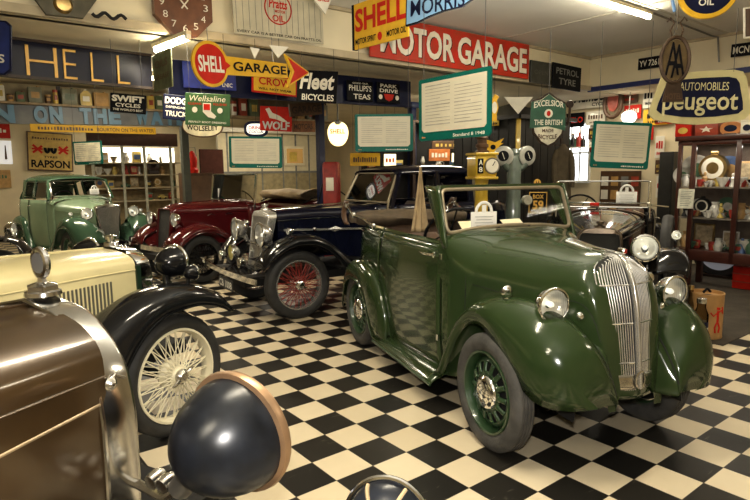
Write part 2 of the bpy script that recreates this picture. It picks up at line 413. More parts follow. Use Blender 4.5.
def floor_mat():
    m = bpy.data.materials.new('chequer_vinyl'); m.use_nodes = True; nt = m.node_tree; N = nt.nodes; L = nt.links
    b = N['Principled BSDF']; tc = N.new('ShaderNodeTexCoord')
    mp = N.new('ShaderNodeMapping'); mp.inputs['Scale'].default_value = (1/TILE, 1/TILE, 1); L.new(tc.outputs['Object'], mp.inputs[0])
    sp = N.new('ShaderNodeSeparateXYZ'); L.new(mp.outputs[0], sp.inputs[0])
    def M(op, a, c=None, clamp=False):
        n = N.new('ShaderNodeMath'); n.operation = op; n.use_clamp = clamp
        for i, x in enumerate((a, c)):
            if x is None: continue
            if isinstance(x, (int, float)): n.inputs[i].default_value = x
            else: L.new(x, n.inputs[i])
        return n.outputs[0]
    fx, fy = M('FLOOR', sp.outputs[0]), M('FLOOR', sp.outputs[1])
    chk = M('FLOORED_MODULO', M('ADD', fx, fy), 2.0)
    # per-tile random tone
    wn = N.new('ShaderNodeTexWhiteNoise'); wn.noise_dimensions = '2D'; cb = N.new('ShaderNodeCombineXYZ')
    L.new(fx, cb.inputs[0]); L.new(fy, cb.inputs[1]); L.new(cb.outputs[0], wn.inputs['Vector'])
    no = N.new('ShaderNodeTexNoise'); no.inputs['Scale'].default_value = 3.2; no.inputs['Detail'].default_value = 6; L.new(tc.outputs['Object'], no.inputs['Vector'])
    sc = N.new('ShaderNodeTexNoise'); sc.inputs['Scale'].default_value = 26; sc.inputs['Detail'].default_value = 4; sc.inputs['Distortion'].default_value = 1.2
    mp2 = N.new('ShaderNodeMapping'); mp2.inputs['Scale'].default_value = (1, .25, 1); mp2.inputs['Rotation'].default_value = (0, 0, .7)
    L.new(tc.outputs['Object'], mp2.inputs[0]); L.new(mp2.outputs[0], sc.inputs['Vector'])
    scr = N.new('ShaderNodeValToRGB'); scr.color_ramp.elements[0].position = .66; scr.color_ramp.elements[1].position = .74
    L.new(sc.outputs['Fac'], scr.inputs['Fac'])
    def mix(f, a, c):
        n = N.new('ShaderNodeMix'); n.data_type = 'RGBA'
        if isinstance(f, float): n.inputs[0].default_value = f
        else: L.new(f, n.inputs[0])
        for i, x in ((6, a), (7, c)):
            if isinstance(x, tuple): n.inputs[i].default_value = (*x, 1)
            else: L.new(x, n.inputs[i])
        return n.outputs[2]
    cream = mix(wn.outputs[0], (.70, .60, .42), (.80, .70, .51)); cream = mix(M('MULTIPLY', no.outputs[0], .45), cream, (.50, .41, .27))
    blk = mix(wn.outputs[0], (.014, .013, .011), (.026, .023, .018)); blk = mix(M('MULTIPLY', scr.outputs[0], .35), blk, (.22, .20, .15))
    col = mix(chk, blk, cream)
    # seams
    def seam(ax):
        fr = M('FRACT', sp.outputs[ax]); d = M('MINIMUM', fr, M('SUBTRACT', 1.0, fr)); return M('LESS_THAN', d, .008)
    sm = M('MAXIMUM', seam(0), seam(1)); col = mix(M('MULTIPLY', sm, .75), col, (.03, .025, .02))
    L.new(col, b.inputs['Base Color'])
    rr = N.new('ShaderNodeMapRange'); rr.inputs[3].default_value = .22; rr.inputs[4].default_value = .48; L.new(no.outputs[0], rr.inputs[0]); L.new(rr.outputs[0], b.inputs['Roughness'])
    b.inputs['Specular IOR Level'].default_value = .42
    bp = N.new('ShaderNodeBump'); bp.inputs['Strength'].default_value = .08; bp.inputs['Distance'].default_value = .01; L.new(no.outputs[0], bp.inputs['Height']); L.new(bp.outputs[0], b.inputs['Normal'])
    return m
PLASTER = mat('cream_plaster', (.72, .62, .42), .8, var=.12, vs=2, bump=.05)
CEIL = mat('ceiling_board', (.82, .80, .73), .85, var=.06, vs=1.2)
SOFFIT = mat('soffit_board', (.74, .66, .48), .85, var=.1, vs=1.5)
FASC = mat('fascia_white', (.80, .71, .50), .7, var=.08, vs=2)
TRIMW = mat('cream_trim', (.50, .42, .28), .6, var=.15)
WOODR = mat('mahogany', (.065, .020, .013), .32, coat=.4, coat_r=.2, var=.35, vs=5)
WOODM = mat('mid_wood', (.26, .13, .05), .5, var=.35, vs=6)
CARPET = mat('dark_carpet', (.075, .062, .046), .95, var=.3, vs=5, bump=.3, bs=200)
CONC = mat('grey_concrete', (.13, .12, .105), .8, var=.25, vs=3)

def slab(name, c, d, m, parent=None, rz=JA, bev=0, kind=None):
    mb = MB(); mb.box((0, 0, 0), d, bev=bev); o = mb.build(name, m, parent, loc=c, ang=0 if not bev else 38, rz=rz)
    if kind: o['kind'] = kind
    return o
# grid origin of the measured tiles
GO = Vector(((-10.719*TILE), (7.481*TILE), 0)); gA = rad(90-141.97)
gorg = Vector((GO.x*cos(gA)-GO.y*sin(gA), GO.x*sin(gA)+GO.y*cos(gA), 0))
mb = MB()
# floor mesh in tile grid coordinates: local x = I, local y = J ; cover the whole room
ga, gb, _ = toroom(gorg)
x0, x1 = -(B1-gb)-.1, -(B0-gb)+.1; y0, y1 = A0-ga-.1, A1-ga+.1
mb.add([(x0, y0, 0), (x1, y0, 0), (x1, y1, 0), (x0, y1, 0), (x0, y0, -.1), (x1, y0, -.1), (x1, y1, -.1), (x0, y1, -.1)], [(0, 1, 2, 3), (7, 6, 5, 4), (0, 4, 5, 1), (1, 5, 6, 2), (2, 6, 7, 3), (3, 7, 4, 0)])
fl = mb.build('floor', floor_mat(), ang=0, loc=gorg, rz=gA); fl['kind'] = 'structure'
c_ = room((5.35+9.6)/2, (1.95+16)/2, .006)
slab('floor_carpet', room((5.35+9.6)/2, (1.95+5.2)/2, .003), (9.6-5.35, 5.2-1.95, .012), CARPET, kind='structure')

def wall(name, p, q, z0, z1, t, m):
    c = (p+q)/2; d = q-p; L_ = d.length; rz = math.atan2(d.y, d.x)
    n = Vector((-sin(rz), cos(rz), 0))
    mb = MB(); mb.box((0, 0, 0), (L_, t, z1-z0)); o = mb.build(name, m, ang=0, loc=Vector((c.x, c.y, (z0+z1)/2)), rz=rz); o['kind'] = 'structure'; return o
wall('wall_back', room(A0, B1+.05), room(A1, B1+.05), 0, ZL, .1, PLASTER)
wall('wall_right', room(A1+.05, B0), room(A1+.05, B1), 0, ZH, .1, PLASTER)
wall('wall_left', room(A0-.05, B0), room(A0-.05, B1), 0, ZH, .1, PLASTER)
wall('wall_front', room(A0, B0-.05), room(A1, B0-.05), 0, ZH, .1, PLASTER)
slab('ceiling', room((A0+A1)/2, (B0+BF)/2, ZH+.05), (A1-A0, BF-B0, .1), CEIL, kind='structure')
slab('ceiling_soffit', room((A0+A1)/2, (BF+B1)/2+.03, ZL+.05), (A1-A0, B1-BF, .1), SOFFIT, kind='structure')
slab('ceiling_soffit_right', room((AF+A1)/2+.06, (B0+BF)/2, ZL+.05), (A1-AF-.1, BF-B0-.2, .1), SOFFIT, kind='structure')
slab('fascia_beam', room((A0+AF)/2, BF+.05, (ZL+ZH)/2), (AF-A0, .1, ZH-ZL), FASC, kind='structure')
slab('fascia_beam_right', room(AF+.05, (B0+BF)/2, (ZL+ZH)/2), (.1, BF-B0, ZH-ZL), FASC, kind='structure')
slab('trim_1', room((A0+AF)/2, BF-.03, ZL+.035), (AF-A0, .06, .07), TRIMW, kind='structure')
slab('trim_2', room(AF-.02, (B0+BF)/2, ZL+.02), (.05, BF-B0, .07), mat('navy_trim', (.015, .025, .12), .5), kind='structure')
slab('trim_3', room((A0+AF)/2, BF-.02, ZH-.02), (AF-A0, .04, .035), TRIMW, kind='structure')
slab('trim_4', room(AF-.02, (B0+BF)/2, ZH-.02), (.04, BF-B0, .035), TRIMW, kind='structure')
# ceiling board joints
mb = MB()
for a in (1.5, 3.9, 6.3):
    mb.box(tuple(Vector((a, (B0+BF)/2, ZH-.004))), (.03, BF-B0, .008))
for b in (-1.5, .9, 3.3):
    mb.box((2.3, b, ZH-.004), (AF-A0, .03, .008))
o = mb.build('ceiling_joint', mat('joint_strip', (.60, .57, .48), .8), ang=0, rz=JA); o['kind'] = 'structure'
# window on the right-hand wall (daylight)
def window(n, a, b, z0, z1, w, es=3.0):
    fr = empty('window_%d' % n, room(a, b, (z0+z1)/2), JA+PI/2); fr['kind'] = 'structure'
    h = z1-z0
    mb = MB(); mb.box((0, .01, 0), (w, .01, h)); p = mb.build('window_pane', mat('daylight_pane', (.9, .95, 1), .3, emit=(.93, .97, 1), es=es), fr, ang=0)
    mb = MB()
    for x in (-w/2, -w/6, w/6, w/2): mb.box((x, 0, 0), (.035, .05, h+.03))
    for z in (-h/2, 0, h/2): mb.box((0, 0, z), (w+.03, .05, .035))
    mb.build('window_frame', mat('white_gloss', (.8, .8, .76), .4), fr, ang=0)
    return fr
pw = ray_a(576, 158, A1-.03); window(1, A1-.03, toroom(pw)[1], toroom(ray_a(576, 182, A1))[2], toroom(ray_a(576, 124, A1))[2], .55)
# ------------------------------------------------------------------ lights
def area(name, loc, sx, sy, power, col=(1, .90, .72), rot=(0, 0, 0)):
    l = bpy.data.lights.new(name, 'AREA'); l.shape = 'RECTANGLE'; l.size = sx; l.size_y = sy; l.energy = power; l.color = col
    o = bpy.data.objects.new(name, l); COL.objects.link(o); o.location = loc; o.rotation_euler = rot; return o
TUBE = mat('fluorescent_glow', (1, 1, 1), .4, emit=(1, .91, .70), es=42)
def tube_lamp(p0, p1, label, power):
    """fluorescent batten from p0 to p1, hung just under the ceiling"""
    c = (p0+p1)/2; d = p1-p0; rz = math.atan2(d.y, d.x); L_ = d.length
    o = empty('fluorescent_lamp', c, rz, label, 'ceiling light', 'fluorescent battens on the ceiling')
    mb = MB(); mb.box((0, 0, .045), (L_, .05, .035), bev=.006); mb.build('lamp_batten', FASC, o)
    mb = MB(); mb.cyl((-L_/2+.03, 0, 0), (L_/2-.03, 0, 0), .019, n=12); mb.build('glass_tube', TUBE, o)
    for s in (-1, 1): mb = MB(); mb.box((s*(L_/2-.02), 0, .012), (.04, .045, .05), bev=.005); mb.build('end_cap', WHITE, o)
    area('tube_light', c+Vector((0, 0, -.05)), L_, .08, power, rot=(0, 0, rz))
    return o
def at_ceiling(px, py, z): return atz(px, py, z)
q0 = at_ceiling(651, 18, ZH-.08); tube_lamp(q0, q0-J*1.5, 'fluorescent batten on the main ceiling above the green car', 30)
q1 = at_ceiling(154, 51, ZL-.08); q2 = at_ceiling(189, 38, ZL-.08); tube_lamp(q1, q2, 'fluorescent batten under the soffit beside the octagonal clock', 12)
for a, b, p in ((1.5, 2.0, 34), (5.5, -.8, 30), (-1.5, .5, 30)):
    tube_lamp(room(a-.75, b, ZH-.08), room(a+.75, b, ZH-.08), 'fluorescent batten on the main ceiling above the foreground cars', p)
for a, b, p in ((2.2, 7.3, 30), (1.9, 10.1, 32), (5.6, 10.5, 32), (0.5, 12.0, 28), (7.2, 7.0, 22), (4.5, 14.2, 24)):  # out-of-sight battens added to brighten the rear cars and boards
    tube_lamp(room(a-.6, b, ZL-.08), room(a+.6, b, ZL-.08), 'unseen fluorescent batten added under the low soffit behind the fascia', p)
area('sign_wall_light', room(8.9, 5.2, ZL-.06), .6, 1.4, 12, rot=(0, 0, JA))
area('side_shelf_light', room(9.05, 2.5, ZL-.05), 1.0, 4.0, 14, rot=(0, 0, JA))
# camera flash, with uplights added to brighten the ceiling
fl_ = bpy.data.lights.new('camera_flash', 'AREA'); fl_.shape = 'DISK'; fl_.size = .10; fl_.energy = 42; fl_.color = (1, .96, .90)
fo = bpy.data.objects.new('camera_flash', fl_); COL.objects.link(fo); fo.location = EYE+Vector((0, 0, .16)); fo.rotation_euler = (rad(84), 0, 0)
area('added_uplight', EYE+Vector((.1, -.15, .25)), .25, .25, 30, (1, .96, .90), (PI, 0, 0))
area('added_uplight', room(3.5, 2.8, 2.2), 1.2, 1.2, 35, (1, .95, .84), (PI, 0, 0))  # further uplight added in mid room, aimed at the ceiling
w = bpy.data.worlds.new('world'); SC.world = w; w.use_nodes = True
w.node_tree.nodes['Background'].inputs[0].default_value = (.9, .8, .62, 1); w.node_tree.nodes['Background'].inputs[1].default_value = .05
SC.view_settings.view_transform = 'Standard'; SC.view_settings.look = 'None'; SC.view_settings.exposure = .5; SC.view_settings.gamma = .90
try: SC.cycles.max_bounces = 7; SC.cycles.diffuse_bounces = 3; SC.cycles.glossy_bounces = 4; SC.cycles.transparent_max_bounces = 12; SC.cycles.sample_clamp_indirect = 4; SC.cycles.use_denoising = True
except Exception: pass
BRIGHT = mat('bright_trim', (.64, .63, .60), .24, .8, var=.05)
# ------------------------------------------------------------------ the dark green tourer (main subject)
GREEN = paint('dark_green_enamel', (.029, .050, .017), .14, .5, .10)
GREENF = paint('dark_green_fender_enamel', (.029, .050, .017), .13, .0, .10)
GREEN2 = paint('green_wheel_enamel', (.022, .055, .020), .35, .6, .10)
TAN = mat('tan_trim', (.30, .25, .17), .4, .4, var=.2)
g = empty('green_car', (1.17295, 3.25263, 0), rad(-69.2), 'dark green open car on the chequered floor, chrome waterfall grille facing the viewer', 'car')
gW = [(.455, .125), (.43, .165), (.40, .195), (.35, .22), (.3, .24), (.2, .268), (.1, .295), (0, .325), (-.3, .41), (-.5, .475), (-.62, .515), (-1, .555), (-1.4, .57), (-1.8, .56), (-2.2, .53), (-2.5, .45), (-2.75, .30), (-2.92, .12), (-2.98, .03)]
gT = [(.455, .44), (.445, .52), (.42, .72), (.40, .82), (.375, .92), (.34, 1.0), (.30, 1.045), (.24, 1.078), (.15, 1.095), (0, 1.105), (-.32, 1.132), (-.62, 1.152), (-.74, 1.158)]
def g_hood(u, v):
    # u: front to scuttle, v: -1..1 across
    x = lerp(.455, -.62, u**1.4); zt = ip(x, gT); W = ip(x, gW); q = 2*v-1; s = -1 if q < 0 else 1; t = abs(q)
    dz = min(.30, .12+.45*max(0, .46-x)); zs = zt-dz
    if t < .6:
        th = t/.6*PI/2; y = W*sin(th)**.85; z = zs+dz*max(0, cos(th))**.75
    else:
        k = (t-.6)/.4; y = W*lerp(1, 1.02, k); zb = ip(x, [(.455, .36), (.3, .36), (-.1, .30), (-.62, .20)]); z = lerp(zs, min(zb, zs), k)
        if x > .10: y += k*k*.045*min(1, (x-.10)/.25)
    return (x, s*y, z)
mb = MB(); mb.surf(g_hood, 44, 44); mb.build('bonnet', GREEN, g, ang=50)
# shut lines of the bonnet
mb = MB()
for s in (-1, 1):
    v0 = .5+s*.5*.05
    pts = [g_hood(k/30*.9+.12, .5+s*.5*.60) for k in range(26)]
    mb.tube([(p[0], p[1]*1.004, p[2]) for p in pts], .0022, 4)
    pts = [g_hood(.905, .5+s*.5*(k/20*.97)) for k in range(21)]
    mb.tube([(p[0], p[1]*1.003, p[2]+.001) for p in pts], .0024, 4)
mb.build('bonnet_seam', DARK, g)
# grille: dark backing, bars, cross bars, centre spine, side mouldings
def g_face(y, z):    # x of the grille surface
    xc = ip(z, [(.40, .468), (.44, .463), (.6, .445), (.72, .43), (.844, .413), (.95, .385), (1.02, .352), (1.06, .322), (1.09, .28)])
    xe = ip(z, [(.40, .424), (.5, .418), (.78, .388), (.94, .345), (1.0, .315), (1.05, .27)])
    k = abs(y)/.15
    return lerp(xc, xe, k**1.25)
def g_gw(z): return ip(z, [(.40, .132), (.44, .138), (.6, .153), (.8, .164), (.94, .172), (1.0, .166), (1.04, .145), (1.07, .11), (1.095, .03)])
def g_bar(yk, n=26):
    pts = []
    ztop = ip(abs(yk), [(0, 1.092), (.05, 1.085), (.10, 1.062), (.15, 1.0)])
    for i in range(n+1):
        z = lerp(.42, ztop, i/n); pts.append((g_face(yk*g_gw(z)/.15, z)+.006, yk*g_gw(z)/.15, z))
    # roll over onto the bonnet
    x, y, z = pts[-1]
    for i in range(1, 5): pts.append((x-.022*i, y*(1-.01*i), z+.004*sin(i*.8)+.001))
    return pts
mb = MB()
def gb(u, v):
    z = lerp(.42, 1.085, u); y = (2*v-1)*(g_gw(z)); return (g_face(y, z)-.002, y, z)
mb.surf(gb, 26, 20); gr = mb.build('grille', mat('grille_dark', (.035, .035, .032), .5), g)
mb = MB()
for s in (-1, 1):
    for k in range(11): mb.tube(g_bar(s*(.022+.0118*k)), .0040, 5)
mb.build('grille_bars', BRIGHT, gr, ang=60)
mb = MB()
for z in (.56, .76, .95):
    for s in (-1, 1):
        mb.tube([(g_face(s*y, z)+.007, s*y, z) for y in [.018+k*(g_gw(z)-.02)/8 for k in range(9)]], .0042, 5)
mb.build('grille_crossbars', CHROME, gr, ang=60)
mb = MB()
pts = [(g_face(0, z)+.012, 0, z) for z in [.43+.66*k/30 for k in range(31)]]
pts += [(pts[-1][0]-.03, 0, 1.098), (pts[-1][0]-.08, 0, 1.101)]
for i in range(len(pts)-1):
    w0 = .026 if i < len(pts)-3 else .026
    mb.beam(pts[i], pts[i+1], w0, .016, up=(1, 0, 0) if i < len(pts)-4 else (0, 0, 1))
mb.tube([(p[0]+.006, 0, p[2]) for p in pts[:-1]], .009, 8)
mb.build('grille_spine', BRIGHT, gr, ang=50)
mb = MB()
for s in (-1, 1):
    mb.tube([(g_face(g_gw(z), z)+.002, s*(g_gw(z)+.004), z) for z in [.425+.635*k/26 for k in range(27)]], .006, 6)
mb.build('grille_surround', CHROME, gr, ang=60)
mb = MB(); 
for s in (-1, 1): 
    def gp(u, v, s=s):
        z = lerp(.425, .50, u); y = s*lerp(.022, g_gw(z)-.006, v); return (g_face(y, z)+.012, y, z)
    mb.surf(gp, 3, 6)
mb.build('grille_foot_panel', DULLCHROME, gr, thick=.003)
mb = MB(); mb.box((.31, 0, 1.115), (.05, .022, .03), bev=.006); mb.cyl((.26, 0, 1.105), (.10, 0, 1.11), .006, n=8); bd = mb.build('bonnet_badge', CHROME, g)
mb = MB(); mb.box((.337, 0, 1.117), (.004, .016, .02)); mb.build('badge_enamel', mat('badge_red', (.35, .03, .02), .3), bd)
# crank ring
mb = MB(); mb.tube([(.478+.0*k, .035*cos(PI*k/8)*.8, .475+.045*sin(PI*k/8)) for k in range(16)], .006, 6, closed=True); mb.build('starting_handle_ring', DULLCHROME, gr)
# front fenders
FT = dict(x=(.545, -.66), ease=.45,
  top=[(.545, .405), (.541, .47), (.532, .55), (.515, .62), (.48, .685), (.42, .745), (.34, .795), (.22, .835), (.1, .852), (0, .852), (-.1, .836), (-.2, .79), (-.3, .715), (-.4, .61), (-.5, .45), (-.58, .31), (-.66, .225)],
  zb=[(.545, .398), (.52, .392), (.46, .388), (.38, .40), (.31, .44), (.25, .485), (.19, .535), (.12, .59), (.06, .632), (-.02, .672), (-.08, .686), (-.16, .675), (-.24, .63), (-.32, .56), (-.40, .45), (-.48, .32), (-.56, .22), (-.66, .165)],
  yo=[(.545, .34), (.535, .41), (.51, .475), (.46, .54), (.39, .59), (.3, .622), (.1, .64), (-.1, .645), (-.3, .64), (-.5, .63), (-.66, .615)],
  yi=[(.545, .20), (.46, .20), (.3, .225), (.1, .28), (-.1, .345), (-.3, .405), (-.5, .46), (-.66, .50)],
  zi=[(.545, .40), (.5, .50), (.43, .60), (.335, .685), (.25, .745), (.1, .80), (0, .81), (-.1, .79), (-.3, .66), (-.5, .38), (-.66, .20)])
for s in (-1, 1):
    fender(g, FT, s, 'front_fender', GREENF, n=.9, lip=False, tuck=.035)
    # piping between fender and nose
    mb = MB(); mb.tube([(x, s*(ip(x, FT['yi'])+.004), ip(x, FT['zi'])+.004) for x in [.53-.025*k for k in range(20)]], .005, 6); mb.build('fender_piping', DARK, g)
# front apron: nose panels running out to the crease where the fenders start
FZI = [(.40, .545), (.44, .535), (.50, .50), (.60, .43), (.685, .335), (.745, .25), (.80, .10)]
def apron(s):
    def fn(u, v):
        z = lerp(.745, .372, v); zz = max(z, .40); xo = ip(zz, FZI)-.002; yo = ip(xo, FT['yi'])+.006
        xe = g_face(g_gw(z), z)-.004; y0 = g_gw(z)+.003
        if v > .93: xo -= .01*(v-.93)/.07
        b = .012*sin(PI*u)
        return (lerp(xe, xo, u)+b, s*lerp(y0, yo, u), z)
    return fn
for s in (-1, 1):
    mb = MB(); mb.surf(apron(s), 8, 22); mb.build('front_apron', GREENF, g, ang=60, thick=.003)
mb = MB(); mb.surf(lambda u, v: (g_face(.13*(2*u-1), .43)+.004-.012*v, .14*(2*u-1), lerp(.435, .368, v)), 10, 3); mb.build('apron_centre', GREEN, g, thick=.005)
# head lamps, side lamps
for s in (-1, 1):
    headlamp(g, (.305, s*.402+(-.012), .862), .088, (1, s*.02, -.02), stalk=(.2, s*.40, .80), stalkm=GREEN, deep=1.25)
    mb = MB(); c = Vector((.02, s*.50, .885)); mb.lathe([(0, -.045)]+[(.034*sin(t), -.045*cos(t)) for t in (.4, .8, 1.2, 1.57)]+[(.036, .004), (.028, .016), (0, .022)], c, (1, 0, 0), 20)
    mb.cyl(c, c-Vector((0, 0, .045)), .009, .016); mb.build('side_lamp', CHROME, g)
    mb = MB(); c = Vector((.335, s*.272, .80)); mb.lathe([(.0, .014), (.012, .012), (.02, .004), (.022, 0)], c, (.9, s*.4, .1), 20); mb.build('horn_button', CHROME, g)
# scuttle sides, doors, rear quarters
SIDE = [(1.075, .885), (1.05, .925), (1.0, .955), (.9, .985), (.75, 1.0), (.5, 1.0), (.35, .985), (.26, .965), (.19, .93)]
def side_fn(xa, xb, s, z0=.19, z1=1.075, off=0):
    def fn(u, v):
        x = lerp(xa, xb, u); z = lerp(z1, z0, v); W = ip(x, gW)*ip(z, sorted(SIDE)); return (x, s*(W+off), z+(-.0 if x > -2.2 else .10*((-2.2-x)/.7)*(1-v)*-1))
    return fn
for s in (-1, 1):
    mb = MB(); mb.surf(side_fn(-.60, -.70, s), 4, 20); mb.build('scuttle_side', GREEN, g, thick=.006)
    mb = MB(); mb.surf(side_fn(-.708, -1.72, s, z0=.205, off=.003), 22, 24); dr = mb.build('door', GREEN, g, thick=.008)
    mb = MB(); mb.tube([(-.76, s*.552, .985), (-.80, s*.578, .985), (-.88, s*.580, .984), (-.93, s*.572, .985)], [.008, .009, .008, .005], 8); mb.lathe([(.02, 0), (.02, .008), (0, .012)], (-.765, s*.545, .985), (0, s, 0), 16)
    mb.build('door_handle', CHROME, dr)
    mb = MB(); mb.cyl((-.70, s*.525, 1.0), (-.70, s*.525, .96), .012, n=10); mb.cyl((-.70, s*.55, .46), (-.70, s*.55, .42), .012, n=10); mb.build('door_hinge', CHROME, dr)
    mb = MB(); mb.surf(side_fn(-1.728, -2.95, s), 26, 20); mb.build('rear_quarter', GREEN, g, thick=.006)
    # waist mouldings
    mb = MB()
    for zz in (1.055, .995): mb.tube([(x, s*(ip(x, gW)*ip(zz, sorted(SIDE))+.004), zz) for x in [-.6-.08*k for k in range(27)]], .007, 6)
    mb.build('waist_moulding', GREEN, g)
# tail
def tail(u, v):
    x = lerp(-2.35, -2.98, u**.8); q = (2*v-1); W = ip(x, gW)*.9; th = abs(q)*PI/2; zt = ip(x, [(-2.98, .55), (-2.9, .78), (-2.7, .95), (-2.35, 1.07)])
    return (x, (1 if q > 0 else -1)*W*sin(th)**.8, lerp(zt-.12, zt, cos(th)**.8))
mb = MB(); mb.surf(tail, 12, 16); mb.build('tail_panel', GREEN, g)
# running boards
for s in (-1, 1):
    mb = MB()
    def rb(u, v, s=s):
        x = lerp(-.60, -1.66, u); y = lerp(.50, .655, v); return (x, s*y, .205-.045*v**3+.02*(1-v))
    mb.surf(rb, 12, 8); rbo = mb.build('running_board', GREEN, g, thick=.012)
    mb = MB(); mb.tube([rb(k/12, 1) for k in range(13)], .010, 6); mb.build('board_edge', GREEN2, rbo)
# rear fenders
RT = dict(x=(-1.50, -2.66), ease=.3,
  top=[(-1.50, .24), (-1.53, .38), (-1.58, .50), (-1.66, .60), (-1.78, .69), (-1.92, .745), (-2.05, .765), (-2.2, .755), (-2.35, .71), (-2.48, .62), (-2.58, .49), (-2.66, .32)],
  zb=[(-1.50, .17), (-1.66, .19), (-1.74, .30), (-1.80, .42), (-1.90, .53), (-2.02, .59), (-2.12, .60), (-2.25, .575), (-2.35, .51), (-2.43, .42), (-2.5, .30), (-2.58, .24), (-2.66, .24)],
  yo=[(-1.50, .60), (-1.6, .645), (-1.8, .665), (-2.3, .665), (-2.5, .64), (-2.66, .56)],
  yi=[(-1.5, .55), (-1.8, .52), (-2.3, .48), (-2.66, .36)],
  zi=[(-1.50, .20), (-1.6, .45), (-1.8, .64), (-2.05, .70), (-2.3, .68), (-2.5, .56), (-2.66, .30)])
for s in (-1, 1): fender(g, RT, s, 'rear_fender', GREEN)
# windscreen
def rr_poly(pts, r, n=5):
    out = []; L_ = len(pts)
    for i in range(L_):
        p, a, b = Vector(pts[i]), Vector(pts[i-1]), Vector(pts[(i+1) % L_])
        da, db = (a-p).normalized(), (b-p).normalized(); A_, B_ = p+da*r, p+db*r
        for k in range(n+1):
            t = k/n; out.append(A_*(1-t)**2+p*2*t*(1-t)+B_*t*t)
    return out
wsB, wsT = Vector((-.685, 0, 1.13)), Vector((-.79, 0, 1.412))
def wsp(y, t, bow=0): return Vector((lerp(wsB.x, wsT.x, t)+bow, y, lerp(wsB.z, wsT.z, t)))
corners = [wsp(-.49, .0), wsp(-.25, .10), wsp(0, .13), wsp(.25, .10), wsp(.49, .0), wsp(.485, 1), wsp(-.485, 1)]
pl = rr_poly(corners, .05)
mb = MB(); mb.tube(pl, .013, 8, closed=True); wf = mb.build('windscreen_frame', TAN, g)
mb = MB(); c0 = sum(pl, Vector())/len(pl); mb.add(pl+[c0], [(i, (i+1) % len(pl), len(pl)) for i in range(len(pl))]); mb.build('windscreen_glass', GLASS, wf, ang=0)
# green header and pillars
for s in (-1, 1):
    mb = MB()
    def pil(u, v, s=s):
        t = u; w0 = lerp(.05, .21, t); xf = lerp(-.665, -.80, t)
        return (xf+.02-w0*v, s*(lerp(.508, .500, t)+.012*sin(PI*v)), lerp(1.04, 1.435, t)-.0*v)
    mb.surf(pil, 8, 6); mb.build('windscreen_pillar', GREEN, g, thick=.02)
mb = MB(); mb.beam((-.81, -.50, 1.430), (-.81, .50, 1.430), .035, .020); mb.build('windscreen_header', GREEN, g)
def cowl(u, v):
    x = lerp(-.40, -.735, u); k = u*u*(3-2*u); q = 2*v-1; s = -1 if q < 0 else 1; t = abs(q); W = ip(x, gW)-.001+.003*min(1, u*4); zt = ip(x, gT)-.001+.003*min(1, u*4); dz = lerp(.30, .20, k); fl = lerp(.6, .7, k)
    if t < fl:
        th = t/fl*PI/2; return (x, s*W*sin(th)**lerp(.85, .50, k), zt-dz+dz*max(0, cos(th))**lerp(.75, .42, k))
    return (x, s*W, lerp(zt-dz, zt-dz-.12, (t-fl)/(1-fl)))
mb = MB(); mb.surf(cowl, 12, 40); mb.build('scuttle_top', GREEN, g, ang=60)
mb = MB()
for y in (-.22, .02): mb.tube([wsp(y, .04)+Vector((.03, 0, 0)), wsp(y+.12, .10)+Vector((.02, 0, 0))], .004, 5)
mb.build('wiper', DARK, g)
# cabin: floor, dash, seats, wheel
mb = MB(); mb.box((-1.5, 0, .30), (1.8, .98, .04)); mb.build('cabin_floor', DARK, g)
mb = MB(); mb.box((-.79, 0, 1.03), (.05, .96, .15), bev=.02); ds = mb.build('dashboard', WOODM, g)
mb = MB()
for y in (-.16, -.05, .08): mb.lathe([(.0, .004), (.035, .004), (.04, 0)], (-.815, y, 1.04), (-1, 0, 0), 20)
mb.build('dash_dial', CREAMCARD, ds)
mb = MB(); c = Vector((-1.05, -.27, 1.10)); ax = Vector((-.85, 0, .52)).normalized(); e1 = Vector((0, 1, 0)); e2 = ax.cross(e1)
mb.tube([c+(e1*cos(2*PI*k/32)+e2*sin(2*PI*k/32))*.20 for k in range(32)], .012, 8, closed=True)
for k in range(3): mb.tube([c, c+(e1*cos(2*PI*k/3+.5)+e2*sin(2*PI*k/3+.5))*.2], .006, 6)
mb.cyl(c, c-ax*.45, .015); mb.build('steering_wheel', BLACKPAINT, g)
for s in (-1, 1):
    mb = MB(); mb.box((-1.35, s*.25, .52), (.48, .44, .16), bev=.05); mb.build('seat', LEATHER, g)
    mb = MB(); mb.M = Matrix.Translation((-1.64, s*.25, .78)) @ Matrix.Rotation(-.2, 4, 'Y'); mb.box((0, 0, 0), (.12, .44, .50), bev=.05); mb.build('seat_backrest', LEATHER, g)
mb = MB(); mb.box((-2.15, 0, .62), (.45, .9, .25), bev=.06); mb.box((-2.38, 0, .88), (.14, .9, .38), bev=.06); mb.build('rear_seat', LEATHER, g)
for s in (-1, 1):
    mb = MB(); mb.surf(lambda u, v, s=s: (lerp(-.75, -2.3, u), s*(ip(lerp(-.75, -2.3, u), gW)*.9-.03), lerp(1.07, .4, v)), 14, 4); mb.build('door_trim', CANVAS, g)
